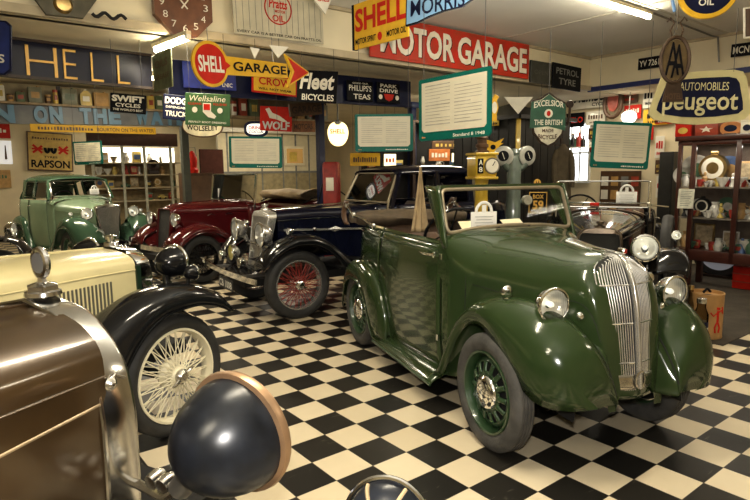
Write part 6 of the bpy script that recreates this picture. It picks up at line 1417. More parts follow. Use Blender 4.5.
# --- cream partition room with small window
q0, q1 = ray_b(219, 170, 12.2), ray_b(318, 170, 12.2); L_ = (q1-q0).dot(J); c = (q0+q1)/2; zt_ = ray_b(290, 134, 12.2).z
o = empty('wooden_kiosk', Vector((c.x, c.y, 0)), JA, 'cream panelled kiosk with a small framed window behind the maroon tourer', 'kiosk')
mb = MB(); mb.box((0, .05, zt_/2), (L_, .10, zt_)); mb.build('kiosk_wall', C_('kiosk_cream', (.70, .62, .42), .6, var=.08), o, ang=0)
mb = MB()
for px_ in (228, 262, 283, 296, 309): x = (ray_b(px_, 170, 12.2)-o.location).dot(J); mb.box((x, -.008, zt_/2), (.035, .016, zt_))
zr = ray_b(290, 172, 12.2).z; mb.box((0, -.01, zr), (L_, .02, .05)); mb.build('kiosk_batten', SGREY, o, ang=0)
mb = MB(); mb.box((0, -.006, zr/2), (L_, .012, zr)); mb.build('kiosk_dado', C_('dado_tan', (.36, .30, .17), .6), o, ang=0)
mb = MB(); mb.box((0, 0, zt_+.04), (L_+.1, .3, .10), bev=.01); mb.build('kiosk_cornice', SWHT, o)
xw = (ray_b(294, 156, 12.2)-o.location).dot(J); zw = ray_b(294, 156, 12.2).z
mb = MB(); mb.box((xw, -.02, zw), (.56, .04, .46), bev=.008); kf = mb.build('kiosk_window_frame', FASC, o); mb = MB(); mb.box((xw, -.043, zw), (.44, .006, .34)); mb.build('kiosk_window_pane', C_('amber_pane', (.30, .18, .06), .2, emit=(.7, .4, .12), es=.25), kf, ang=0)
mb = MB(); mb.box((xw-.05, -.05, zw-.02), (.2, .006, .22)); mb.build('kiosk_notice', T3, kf, ang=0)
p = ray_b(212, 172, 11.5); o = empty('storage_door_panel', Vector((p.x, p.y, 0)), JA, 'narrow dark red door beside the cream kiosk', 'door'); mb = MB(); mb.box((0, 0, 1.0), (.5, .06, 2.0), bev=.01); mb.build('door_leaf', C_('dull_red_door', (.05, .018, .012), .8, spec=.1), o); mb = MB(); mb.lathe([(0, -.05), (.03, -.04), (.02, 0)], (.18, -.03, 1.0), (0, 1, 0), 14); mb.build('door_knob', BRASS, o)
# brown cabinet behind the maroon tourer and small round mirror
p = ray_b(197, 200, 10.4); o = empty('brown_cupboard', Vector((p.x, p.y, 0)), JA, 'dark brown cupboard standing behind the maroon tourer windscreen', 'cupboard'); hz = ray_b(197, 173, 10.4).z; mb = MB(); mb.box((0, 0, hz/2), (.50, .4, hz), bev=.01); mb.build('cupboard_case', SBRN, o); mb = MB(); mb.box((0, -.21, hz/2), (.42, .02, hz-.1), bev=.004); d_ = mb.build('cupboard_door', C_('cup_brown', (.14, .08, .04), .5, var=.2), o); mb = MB(); mb.lathe([(.02, 0), (0, .02)], (.17, -.22, hz/2), (0, -1, 0), 12); mb.build('door_knob', BRASS, d_)
p = at(190, 168, 11.2); o = empty('red_lantern', p+Vector((0, 0, -.12)), 0, 'red lantern standing on the brown cupboard', 'lantern'); p2 = ray_b(193, 175, 10.4); o.location = Vector((p2.x, p2.y, hz)); mb = MB(); mb.lathe([(0, 0), (.09, 0), (.10, .06), (.07, .10), (.09, .24), (.06, .34), (.02, .40), (0, .40)], n=18); mb.build('lantern_body', SRED, o); mb = MB(); mb.tube([(-.08, 0, .3), (-.06, 0, .46), (.06, 0, .46), (.08, 0, .3)], .006, 6); mb.build('lantern_handle', STEEL, o)
# globe lamp, red pump, small lit signs in the middle distance
o = empty('lamp_globe', at(338, 134, 7.9), 0, 'glowing fluted cream lamp globe hanging by the blue post', 'lamp')
mb = MB(); rr_ = .155
def shellf(u, v):
    th = PI*u; q = 2*PI*v; flute = 1+.03*cos(q*10)*sin(th); return (rr_*sin(th)**.8*cos(q)*flute*(1.0-.25*u), .07*sin(th)*sin(q), rr_*cos(th)*1.05)
mb.surf(shellf, 20, 48, cv=True); mb.build('globe_glass', C_('globe_glow', (.85, .72, .42), .4, emit=(1, .78, .38), es=1.6), o); txt(o, 'SHELL', 0, .03, .2, .06, SRED, off=.085); mb = MB(); mb.cyl((0, 0, .15), (0, 0, ZL-o.location.z), .01, n=8); mb.lathe([(.05, .12), (.05, .17), (.01, .19)], n=16); mb.build('globe_stem', STEEL, o)
p = at(332, 200, 8.9); o = empty('red_fuel_pump', Vector((p.x, p.y, 0)), rad(-10), 'narrow red fuel pump behind the navy saloon bonnet', 'fuel pump'); hz = at(332, 162, 8.9).z
mb = MB(); mb.box((0, 0, hz/2), (.24, .22, hz), bev=.03); mb.build('pump_body', C_('pump_dark_red', (.28, .02, .015), .4, coat=.4), o); mb = MB(); mb.box((0, -.115, hz*.80), (.12, .01, .20), bev=.004); mb.build('pump_dial_plate', SWHT, o); mb = MB(); mb.tube([(-.13, -.05, hz*.8), (-.2, -.1, hz*.6), (-.16, -.1, hz*.45), (-.12, -.08, hz*.5)], .012, 8); mb.build('pump_hose', SBLK, o)
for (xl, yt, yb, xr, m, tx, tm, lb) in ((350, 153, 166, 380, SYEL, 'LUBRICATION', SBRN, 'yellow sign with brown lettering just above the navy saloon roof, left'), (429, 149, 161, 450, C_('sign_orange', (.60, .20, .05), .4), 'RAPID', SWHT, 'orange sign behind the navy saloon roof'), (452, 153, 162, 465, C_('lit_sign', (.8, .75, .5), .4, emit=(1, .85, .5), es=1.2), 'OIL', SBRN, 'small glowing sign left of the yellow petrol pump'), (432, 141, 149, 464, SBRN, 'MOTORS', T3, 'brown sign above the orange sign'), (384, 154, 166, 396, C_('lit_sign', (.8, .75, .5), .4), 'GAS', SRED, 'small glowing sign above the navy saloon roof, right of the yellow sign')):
    o, w, h = board('shelf_sign', lb, 'sign', (xl, yt, yb, xr, yt, yb), Y=10.2, m=m, t=.03); marks(o, 0, 0, w*.8, h*.42, tm, len(tx))
    hang(o, [(-w*.4, 0, h*.5), (w*.4, 0, h*.5)], ZL)
# dark workbench/shelving behind saloon roof
p = at(412, 190, 10.6); o = empty('dark_shelving', Vector((p.x, p.y, 0)), rad(8), 'dark shelving unit behind the navy saloon roof', 'shelving'); hz = at(415, 122, 10.6).z
for z in (.5, 1.0, 1.5, hz): mb = MB(); mb.box((0, 0, z), (1.9, .4, .04)); mb.build('shelf_board', SBRN, o, ang=0)
for x in (-.93, 0, .93): mb = MB(); mb.box((x, 0, hz/2), (.05, .4, hz)); mb.build('shelf_upright', DKWOOD, o, ang=0)
mb = MB(); mb.box((0, .2, hz/2), (1.9, .02, hz)); mb.build('shelf_back', DARK, o, ang=0)
for i, (x, kd, ci, s_, lb) in enumerate(((-.75, 'tin', 2, .2, 'red tin at the left on the dark shelving'), (-.5, 'bottle', 3, .24, 'green bottle on the dark shelving'), (-.25, 'tin', 5, .22, 'yellow tin on the dark shelving'), (.2, 'lamp', 7, .26, 'brass oil lamp on the dark shelving'), (.5, 'jug', 0, .2, 'white jug on the dark shelving'), (.78, 'tin', 4, .2, 'blue tin at the right on the dark shelving'))):
    a_ = rad(8); trinket(kd, o.location+Vector((x*cos(a_), x*sin(a_), 1.522)), s_, ci, lb, a_)

# second shelf of tins under the advert board
pL, pR = ray_b(228, 119, 8.6), ray_b(331, 119, 8.6); mid = (pL+pR)/2; LEN = (pR-pL).dot(J); zs2 = ray_b(280, 119.5, 8.6).z
o = slab('tin_shelf', Vector((mid.x, mid.y, zs2)), (LEN, .3, .03), C_('shelf_wood', (.30, .22, .12), .6, var=.3)); tag(o, 'short wooden shelf of dusty tins above the cream kiosk', 'shelf')
mb = MB(); mb.box((0, .16, .20), (LEN, .02, .40)); mb.build('shelf_back', C_('shelf_back_dark', (.14, .10, .055), .7, var=.4, vs=10), o, ang=0)
for dx in (-LEN*.48, LEN*.48): mb = MB(); mb.box((dx, .14, (ZL-zs2)/2), (.05, .04, ZL-zs2)); mb.build('shelf_hanger', DKWOOD, o, ang=0)
for i, (xl, xr, yt, kd, m, m2, lb) in enumerate(((231, 237, 101, 'can', SWHT, T2, 'tall white can at the left of the upper dusty shelf'), (239, 247, 96, 'box', T2, SWHT, 'red tin on the upper dusty shelf beside the boot sign'), (249, 258, 98, 'box', T5, T3, 'dark green tin on the dusty shelf'), (296, 304, 108, 'box', T4, SBRN, 'tan tin at the right of the dusty shelf'), (306, 312, 110, 'can', T1, T2, 'grey can near the right end of the dusty shelf'), (316, 327, 104, 'box', T1, T4, 'grey tin at the far right end of the dusty shelf'))):
    tin('oil_tin', lb, xl, xr, yt, kd, m, m2, yb=119, shelfz=zs2+.016, plane=('b', 8.6))
# ------------------------------------------------------------------ petrol pumps, sentry box, right wall and cabinet
YPUMP = C_('pump_yellow', (.62, .42, .04), .35, coat=.5, var=.12); GGRN = C_('pump_grey_green', (.12, .15, .125), .4, coat=.3, var=.25)
p = at(481, 215, 6.8); o = empty('yellow_petrol_pump', Vector((p.x, p.y, 0)), rad(12), 'yellow petrol pump head with dials standing behind the green car windscreen', 'petrol pump')
Z = lambda y: at(481, y, 6.8).z; zz = (Z(155), Z(177)); wB = (at(491, 165, 6.8)-at(467, 165, 6.8)).length
mb = MB(); mb.box((0, 0, sum(zz)/2), (wB*.92, .30, zz[0]-zz[1]), bev=.02); hd = mb.build('pump_head', YPUMP, o)
mb = MB(); mb.box((0, 0, zz[0]+.01), (wB, .34, .03), bev=.01); mb.box((0, 0, zz[1]-.01), (wB, .34, .03), bev=.01); mb.build('head_rim', YPUMP, o)
mb = MB(); mb.lathe([(wB*.30, zz[1]-.02), (wB*.26, zz[1]-.12), (wB*.34, .25), (wB*.42, .12), (wB*.45, 0), (0, 0)], n=24); mb.build('pump_column', YPUMP, o)
mb = MB(); mb.lathe([(0, .01), (.075, .01), (.085, 0)], (wB*.22, -.155, sum(zz)/2), (0, -1, 0), 24); di = mb.build('pump_dial', SWHT, o); mb = MB(); mb.tube([(wB*.22+.085*cos(2*PI*k/28), -.158, sum(zz)/2+.085*sin(2*PI*k/28)) for k in range(28)], .010, 6, closed=True); mb.build('dial_bezel', STEEL, di); mb = MB(); mb.beam((wB*.22, -.170, sum(zz)/2), (wB*.22+.03, -.170, sum(zz)/2+.05), .008, .002, up=(0, 1, 0)); mb.build('dial_needle', SBLK, di)
mb = MB(); mb.box((-wB*.28, -.155, sum(zz)/2), (.07, .01, .17), bev=.003); sb = mb.build('pump_counter', SBLK, o)
for k, ch in enumerate('A8'): txt(sb, ch, -wB*.28, sum(zz)/2+.04-.08*k, .045, .06, SWHT, y0=-.16, off=.003, name='counter_digit')
mb = MB(); zt0 = zz[0]+.02; mb.lathe([(.08, zt0), (.085, zt0+.02), (.06, zt0+.03), (.06, zt0+.06), (.075, zt0+.07), (.075, zt0+.10), (.055, zt0+.11), (.055, zt0+.16), (.07, zt0+.17), (.06, zt0+.2), (0, zt0+.2)], n=20); mb.build('pump_finial', SBRN, o)
o, w, h = board('winged_badge', 'yellow and black winged badge above the petrol pumps', 'badge', (482, 137, 158, 504, 137, 158), Y=7.9, m=SYEL, shape=[(-1, .9), (.2, .5), (1, .9), (.7, .45), (.95, .4), (.55, .1), (.8, -.1), (.3, -.2), (.35, -.9), (-.2, -1), (-.35, -.3), (-.8, -.1), (-.5, .15), (-.95, .4), (-.6, .5)], roll=False); flatshape(o, [(x*w*.12, h*.02+z*h*.12) for x, z in ell(18)], SBLK, y0=0, name='black_roundel'); txt(o, 'A A', 0, -h*.3, w*.3, h*.2, SBLK); hang(o, [(0, 0, h*.3)], ZL)
p = at(513, 215, 7.3); o = empty('twin_head_pump', Vector((p.x, p.y, 0)), rad(5), 'grey green petrol pump with two round glass heads, right of the yellow pump', 'petrol pump')
Z = lambda y: at(513, y, 7.3).z
mb = MB(); mb.lathe([(0, 0), (.2, 0), (.18, .1), (.10, .25), (.085, Z(180)), (.09, Z(165)), (.07, Z(160)), (.065, Z(152)), (0, Z(151))], n=24); mb.build('pump_column', GGRN, o)
for s, px_ in ((-1, 502), (1, 525)):
    x = (at(px_, 156, 7.3)-at(513, 156, 7.3)).x; zc = Z(156)
    mb = MB(); mb.tube([(0, 0, Z(168)), (x*.6, 0, Z(168)), (x*.9, 0, Z(163))], [.05, .05, .06], 10); mb.build('pump_arm', GGRN, o)
    mb = MB(); d = Vector((s*.35, -1, 0)).normalized(); c = Vector((x, 0, zc)); mb.lathe([(0, -.12), (.07, -.11), (.115, -.05), (.125, .03), (.10, .045), (.06, .05)], c, d, 28); h_ = mb.build('round_glass_head', C_('milk_glass', (.36, .36, .32), .3, coat=.6), o)
    mb = MB(); mb.lathe([(.066, .052), (0, .055)], c, d, 24); mb.build('head_window', SBLK, h_); mb = MB(); mb.tube([c+d*.06+Vector((-.015, 0, .04)), c+d*.06+Vector((.015, 0, -.04))], .004, 5); mb.build('head_needle', SWHT, h_)
mb = MB(); mb.lathe([(0, -.08), (.06, -.07), (.075, 0), (.05, .05), (0, .06)], (0, 0, Z(153)), (0, 0, 1), 18); mb.build('pump_crown', GGRN, o)
mb = MB(); mb.lathe([(0, .03), (.055, .03), (.065, 0), (.06, -.06)], (.165, -.05, at(528, 200, 7.3).z), (0, -1, 0), 24); mb.build('side_gauge', C_('gauge_face', (.40, .38, .30), .4), o)
mb = MB(); mb.beam((0, -.02, at(528, 202, 7.3).z), (.165, -.02, at(528, 200, 7.3).z), .05, .04); mb.build('gauge_bracket', GGRN, o)
# sentry box, corner towards the camera
p = at(516, 215, 9.3); a0 = rad(-3); o = empty('sentry_box', Vector((p.x, p.y, 0)), a0, 'black boarded roadside sentry box with yellow corner trim behind the petrol pumps', 'sentry box')
zt = at(516, 117, 9.3).z; BS = 1.25; BK = C_('box_black', (.012, .012, .011), .45, var=.3)
dl, dr = Vector((-cos(.72), sin(.72), 0)), Vector((cos(.62), sin(.62), 0))
mb = MB()
for d, n in ((dl, 7), (dr, 7)):
    for k in range(n):
        a, b = d*(BS*k/n), d*(BS*(k+1)/n-.012); nn = Vector((-d.y, d.x, 0))*(.02 if d is dr else -.02)
        mb.add([a, b, b+nn, a+nn]+[q+Vector((0, 0, zt)) for q in (a, b, b+nn, a+nn)], [(0, 1, 2, 3), (7, 6, 5, 4), (0, 4, 5, 1), (1, 5, 6, 2), (2, 6, 7, 3), (3, 7, 4, 0)])
mb.build('box_boards', BK, o, ang=0)
mb = MB(); far = dl*BS+dr*BS; i_ = Vector((0, .03, 0))
for a, b in ((dl*BS, far), (dr*BS, far), (i_+dl*.02, dl*BS*.98+i_), (i_+dr*.02, dr*BS*.98+i_)): mb.quad(a, b, b+Vector((0, 0, zt)), a+Vector((0, 0, zt)))
mb.build('box_shell', BK, o, ang=0)
mb = MB(); mb.box((0, -.02, zt/2), (.07, .07, zt), bev=.006); mb.build('corner_trim', YPUMP, o)
mb = MB(); ap = far*.5+Vector((0, 0, zt+.30)); ev = [Vector((0, -.12, zt)), dr*BS*1.12+Vector((0, 0, zt)), far*1.08+Vector((0, 0, zt)), dl*BS*1.12+Vector((0, 0, zt))]
mb.add(ev+[ap], [(0, 1, 4), (1, 2, 4), (2, 3, 4), (3, 0, 4), (3, 2, 1, 0)]); mb.build('box_roof', BK, o, ang=0)
mb = MB()
for a, b in ((ev[0], ev[1]), (ev[3], ev[0])): mb.beam(a, b, .05, .06)
mb.build('roof_eaves', BK, o, ang=0)
for d, s in ((dl, -1), (dr, 1)):
    ang = math.atan2(d.y, d.x)+(PI if d is dl else 0); c = d*(BS*.38)+Vector((0, -.03, zt+.02+.0)); c.z = at(516, 122, 9.3).z-.0; mb = MB(); mb.box((0, 0, 0), (.22, .02, .08), bev=.004); q_ = mb.build('yellow_label', YPUMP, o, loc=c+Vector((0, -.05, 0)), rz=ang); marks(q_, 0, 0, .18, .045, SBLK, 6, y0=-.009)
# white pediment
o2, w, h = board('white_pediment', 'white downward triangle fixed above the sentry box corner', 'panel', (504, 97, 114, 533, 97, 114), Y=8.75, m=SWHT, t=.02, shape=[(-1, 1), (1, 1), (0, -1)], roll=False); hang(o2, [(0, 0, h*.5)], ZL)
o2, w, h = board('box_number_plate', 'black plate with gold figures 59 on the sentry box, seen through the windscreen', 'sign', (529, 192, 213, 547, 192, 213), Y=8.4, m=GOLD, border=SBLK, bw=.012); txt(o2, 'BOX', 0, h*.28, w*.6, h*.2, GOLD, off=.006); txt(o2, '59', 0, -h*.12, w*.6, h*.44, GOLD, off=.006, bold=.03)
o2.location += Vector((0, .0, 0)); hang(o2, [(0, 0, h*.5)], ZL)
o2, w, h = board('small_gold_badge', 'small gold badge just above the black 59 plate', 'badge', (534, 179, 187, 541, 179, 187), Y=8.4, m=GOLD, shape=ell(20)); txt(o2, 'AA', 0, 0, w*.6, h*.5, SBLK)
o2, w, h = board('road_badge', 'yellow badge with a white ring beside the large tilted information board', 'badge', (490, 94, 121, 499, 94, 121), Y=7.6, m=SYEL, shape=[(-1, .55), (-.4, .7), (0, 1), (1, .8), (.5, .5), (.9, 0), (.5, -.5), (.6, -1), (-.6, -1), (-.5, -.5), (-.9, 0)], roll=False); flatshape(o2, [(x*w*.3, z*h*.22) for x, z in ell(20)], SWHT, y0=0, name='white_ring'); hang(o2, [(0, 0, h*.4)], ZL)
# coat on a stand
p = at(561, 215, 9.3); o = empty('hanging_coat', Vector((p.x, p.y, 0)), 0, 'khaki overcoat hanging below the shield sign', 'coat'); z1, z0 = at(560, 144, 9.3).z, at(560, 200, 9.3).z
def coat(u, v):
    q = 2*PI*v; w = .72*ip(u, [(0, .03), (.05, .08), (.14, .16), (.3, .155), (.6, .17), (1, .20)]); f = 1+.10*sin(q*5+u*4)*u; return (w*cos(q)*f, w*.55*sin(q)*f, lerp(z1, z0, u))
mb = MB(); mb.surf(coat, 24, 40, cv=True); KH = C_('khaki_cloth', (.10, .078, .045), .85, var=.25, bump=.2, bs=90); mb.build('coat_body', KH, o)
for s in (-1, 1): mb = MB(); mb.tube([(s*.09, 0, z1-.10), (s*.135, -.02, z1-.25), (s*.145, -.05, z1-.5), (s*.13, -.08, z1-.68)], [.045, .05, .045, .04], 12); mb.build('coat_sleeve', KH, o)
mb = MB(); mb.cyl((0, .12, 0), (0, .12, z1+.1), .02, n=10); mb.lathe([(0, 0), (.22, 0), (.2, .03), (0, .04)], (0, .12, 0), n=20); mb.beam((-.15, .03, z1-.02), (.15, .03, z1-.02), .02, .02); mb.beam((0, .03, z1-.02), (0, .13, z1), .015, .015); mb.build('coat_stand', DKWOOD, o)
# ---- right wall (a = 9.5): signs, posters, window sill bottles
PA = ('a', 9.52)
for (xl, yt, yb, xr, m, tx, tm, sh, lb) in ((572, 89, 108, 612, SWHT, 'Humber', SBLK, .3, 'white sign with slanting black script and the word Cycles on the right wall'), (566, 113, 127, 584, SBLK, 'VELO', SRED, 0, 'black sign with red capitals above the small window'), (586, 111, 125, 605, SWHT, 'Austin', SBRN, .2, 'cream sign with brown script right of the black and red sign'),
   (622, 86, 103, 638, SBRN, 'BP', SRED, 0, 'brown framed sign high on the right wall'), (624, 105, 119, 641, SRED, 'DUNLOP', SWHT, 0, 'red sign below the brown framed sign on the right wall'), (643, 86, 108, 654, SWHT, 'KLG', SBLK, 0, 'white sign beside the left end of the large Automobiles sign'), (643, 109, 125, 668, SYEL, 'RAC', SBLK, 0, 'yellow sign with black letters under the large Automobiles sign'),
   (588, 128, 139, 604, SBRN, 'OIL', T3, 0, 'small brown sign right of the bright window'), (641, 127, 140, 653, SRED, 'FORD', SWHT, 0, 'red sign under the yellow sign on the right wall'), (588, 142, 160, 600, SWHT, 'MG', SRED, 0, 'white card right of the bright window, half behind the information board'), (655, 111, 124, 672, SRED, 'CASTROL', SWHT, 0, 'red sign partly behind the lower left of the large Automobiles sign'), (673, 108, 120, 688, SGRN, 'BP', SWHT, 0, 'green sign partly behind the large Automobiles sign'), (655, 136, 158, 664, SWHT, 'BSA', SRED, 0, 'narrow white notice left of the glass cabinet'), (655, 160, 174, 664, SBRN, 'SU', T3, 0, 'small brown notice left of the glass cabinet'), (656, 176, 198, 665, SWHT, 'ESSO', SRED, 0, 'lower narrow notice left of the glass cabinet')):
    o, w, h = board('wall_sign', lb, 'sign', (xl, yt, yb, xr, yt, yb), PA, m=m, t=.02, roll=False)
    if tx not in ('Humber', 'VELO'): marks(o, 0, h*.1, w*.8, h*.35, tm, max(3, len(tx))); marks(o, 0, -h*.28, w*.6, h*.14, tm, 7); continue
    txt(o, tx, 0, h*(.12 if tx == 'Humber' else 0), w*.88, h*(.55 if tx == 'Humber' else .42), tm, shear=sh, bold=.03)
    if tx == 'Humber': txt(o, 'CYCLES', w*.22, -h*.32, w*.4, h*.18, SBLK)
p = ray_a(613, 101, 9.45); o = empty('horse_collar', p, JA-PI/2, 'brown oval leather horse collar hung high on the right wall', 'horse collar'); mb = MB(); mb.tube([(.15*cos(2*PI*k/30)*(1-.18*sin(2*PI*k/30)), 0, .27*sin(2*PI*k/30)) for k in range(30)], .035, 8, closed=True); mb.build('collar_ring', LEATHER, o); mb = MB(); mb.prism([(x*.10, z*.18) for x, z in ell(24)], -.01, .01); mb.build('collar_picture', T2, o)
p = ray_a(629, 118, 9.3); o = empty('opal_lamp_shade', ray_a(629, 117, 9.2), 0, 'glowing round white lamp shade above the right information board', 'lamp'); mb = MB(); mb.lathe([(0, -.10), (.08, -.08), (.12, -.02), (.11, .05), (.06, .09), (0, .10)], n=24); mb.build('shade_glass', C_('opal_glow', (.9, .9, .85), .4, emit=(1, .97, .88), es=2.5), o); mb = MB(); mb.cyl((0, 0, .09), (0, 0, ZL-o.location.z), .008, n=6); mb.build('shade_flex', STEEL, o)
wb_ = toroom(ray_a(576, 147, 9.45))
o = empty('bottle_shelf', ray_a(576, 147.5, 9.42), JA-PI/2, 'narrow shelf across the small bright window', 'shelf'); mb = MB(); mb.box((0, 0, 0), (.62, .14, .02), bev=.003); mb.build('shelf_plank', SWHT, o)
for i, px_ in enumerate((569, 573, 576, 579, 583)):
    p = ray_a(px_, 147.5, 9.42); p.z = o.location.z+.011; trinket('bottle', p, (.2, .24, .18, .26, .2)[i], (3, 6, 3, 2, 6)[i], ('short green bottle at the left of the window shelf', 'black bottle, second on the window shelf', 'small green bottle mid window shelf', 'tall red bottle on the window shelf', 'black bottle at the right end of the window shelf')[i], JA-PI/2)
# picture board wall behind tourer + dark doorway
o, w, h = board('photo_pinboard', 'dark pinboard with small photographs behind the black tourer windscreen', 'pinboard', (600, 171, 205, 640, 171, 205), PA, m=SBRN, t=.03, roll=False)
for i in range(8):
    flatshape(o, [(-w*.38+(i % 4)*w*.25+x*w*.09, (h*.2 if i < 4 else -h*.2)+z*h*.14) for x, z in ((-1, -1), (1, -1), (1, 1), (-1, 1))], (SWHT, T4, SGREY, T2)[i % 4], y0=0, name='pinned_photo')
p = ray_a(668.5, 200, 9.3); o = empty('black_locker', Vector((p.x, p.y, 0)), JA-PI/2, 'tall narrow black locker between the notices and the glass cabinet', 'locker'); hz = ray_a(669, 152, 9.3).z; mb = MB(); mb.box((0, 0, hz/2), (.22, .3, hz), bev=.01); mb.build('locker_case', BK, o); mb = MB(); mb.box((0, -.155, hz/2), (.18, .012, hz-.08), bev=.003); mb.build('locker_door', C_('locker_grey', (.025, .024, .02), .4), o)
# ---- glass cabinet
YC = 7.55; bc = at(671, 259, YC); ac, bb, _ = toroom(bc); CW, CD = 2.1, .45
zc0, zc1 = at(690, 257, YC).z, at(690, 139, YC).z
o = empty('glass_cabinet', room(ac, bb, 0), JA-PI/2, 'tall mahogany glass cabinet full of pottery and clocks at the right', 'display cabinet')
def cb(name, c, d, m=WOODR, bev=.006): mb = MB(); mb.box(c, d, bev=bev); return mb.build(name, m, o, ang=0 if not bev else 38)
H_ = zc1-zc0
cb('cabinet_plinth', (CW/2, CD/2, zc0+.06), (CW, CD, .14)); cb('cabinet_top', (CW/2, CD/2, zc1), (CW+.06, CD+.06, .06)); cb('cabinet_cornice', (CW/2, CD/2, zc1-.06), (CW, CD, .05))
cb('cabinet_back', (CW/2, CD-.01, zc0+H_/2), (CW, .02, H_), C_('cab_dark_back', (.16, .12, .09), .5), 0)
XS = [ (ray_a(q_, 200, ac)-room(ac, bb, 0)).dot(-K) for q_ in (677, 690.5, 735)]; XS = [.03, XS[1], XS[2], XS[2]+(XS[2]-XS[1]), 2.07]
for x in XS: cb('cabinet_stile', (x, .02, zc0+H_/2), (.06 if x > .1 else .05, .04, H_))
cb('cabinet_stile', (.03, CD-.03, zc0+H_/2), (.05, .05, H_)); 
for y in (187, 217):
    zz_ = at(690, y, YC).z; cb('cabinet_shelf', (CW/2, CD/2, zz_), (CW-.06, CD-.05, .018), C_('shelf_grey', (.25, .22, .18), .3), 0)
for x0_, x1_ in [(a+.03, b-.03) for a, b in zip(XS, XS[1:])]:
    mb = MB(); mb.quad((x0_, .012, zc0+.13), (x1_, .012, zc0+.13), (x1_, .012, zc1-.08), (x0_, .012, zc1-.08)); mb.build('cabinet_pane', GLASS, o, ang=0)
mb = MB(); mb.quad((.012, .04, zc0+.13), (.012, CD-.05, zc0+.13), (.012, CD-.05, zc1-.08), (.012, .04, zc1-.08)); mb.build('cabinet_pane', GLASS, o, ang=0)
for x in (.20, CW-.05):
    for y in (.05, CD-.05): cb('cabinet_leg', (x, y, zc0/2), (.07, .07, zc0))
aL = area('cabinet_light', room(ac, bb, 0), 1.8, .1, 5.5, (1, .93, .82)); aL.parent = o; aL.location = (CW/2, .15, zc1-.10)
o3, w, h = board('paper_notice', 'white printed notice stuck on the left end of the glass cabinet', 'notice', (678, 189, 208, 694, 189, 209), Y=7.35, m=C_('notice_paper', (.72, .72, .60), .6), t=.004); mb = MB()
for k in range(9): mb.box((-(k % 3)*w*.04, -.001, h*.38-k*h*.09), (w*.7-(k % 3)*w*.08, .001, h*.025))
mb.build('printed_lines', SGREY, o3, ang=0)
def ctr(px_, y, kind, hpx, ci, lb, back=None):
    back = {'plate': .38, 'frame': .34, 'clock': .27}.get(kind, .12+.05*(int(px_) % 3)) if back is None else back
    s_ = hpx*YC/FPX; lx = (ray_a(px_, y, ac+back*.8)-room(ac, bb, 0)).dot(-K); zz_ = at(690, y, YC).z+.010 if y != 250 else zc0+.13
    trinket(kind, room(ac+back, bb-lx, zz_), s_, ci, lb, JA-PI/2)
W1, W2, W3 = 'on the upper shelf of the glass cabinet', 'on the middle shelf of the glass cabinet', 'on the bottom of the glass cabinet'
for px_, y, kd, hp_, ci, lb in ((683, 187, 'jug', 12, 0, 'white jug at the left of the upper cabinet shelf'), (694, 187, 'plate', 32, 0, 'large white plate propped at the left of the upper cabinet shelf'), (711, 187, 'clock', 34, 7, 'brass mantel clock '+W1), (703, 187, 'figure', 14, 1, 'tan figurine left of the brass clock'), (721, 187, 'bowl', 9, 0, 'white bowl right of the brass clock'), (727, 187, 'plate', 30, 4, 'blue plate '+W1), (699, 187, 'cup', 7, 2, 'red cup '+W1), (716, 187, 'cup', 7, 5, 'yellow cup '+W1), (731, 187, 'figure', 13, 0, 'white figurine by the cabinet mullion, upper shelf'), (739, 187, 'bowl', 9, 0, 'white bowl right of the mullion, upper shelf'), (746, 187, 'frame', 24, 1, 'tan framed picture at the right of the upper cabinet shelf'), (754, 187, 'vase', 14, 3, 'green vase, upper shelf, right end'),
   (684, 217, 'figure', 14, 6, 'black figurine at the left of the middle cabinet shelf'), (691, 217, 'bowl', 6, 2, 'red bowl '+W2), (700, 217, 'clock', 20, 6, 'black clock '+W2), (708, 217, 'cup', 7, 0, 'white cup beside the black clock'), (713, 217, 'jug', 15, 0, 'white jug '+W2), (719, 217, 'figure', 14, 5, 'yellow figurine '+W2), (725, 217, 'plate', 20, 3, 'green plate '+W2), (731, 217, 'cup', 8, 2, 'red cup by the cabinet mullion, middle shelf'), (739, 217, 'jug', 15, 1, 'tan jug right of the mullion, middle shelf'), (746, 217, 'bowl', 9, 0, 'white bowl, middle shelf, right'), (695, 217, 'cup', 6, 1, 'tan cup, middle shelf, left of the black clock'),
   (683, 250, 'vase', 16, 1, 'tan vase at the left of the cabinet bottom'), (690, 250, 'bowl', 7, 3, 'green bowl '+W3), (701, 250, 'frame', 24, 7, 'brass framed picture '+W3), (695, 250, 'tin', 9, 2, 'red tin '+W3), (711, 250, 'cup', 8, 2, 'red cup right of the brass framed picture'), (717, 250, 'jug', 12, 0, 'white jug '+W3), (722, 250, 'car', 6, 3, 'green toy car '+W3), (728, 250, 'frame', 18, 0, 'white framed picture '+W3), (738, 250, 'tin', 9, 3, 'green tin right of the mullion, cabinet bottom'), (745, 250, 'bowl', 12, 0, 'white bowl at the right of the cabinet bottom')): ctr(px_, y, kd, hp_, ci, lb)
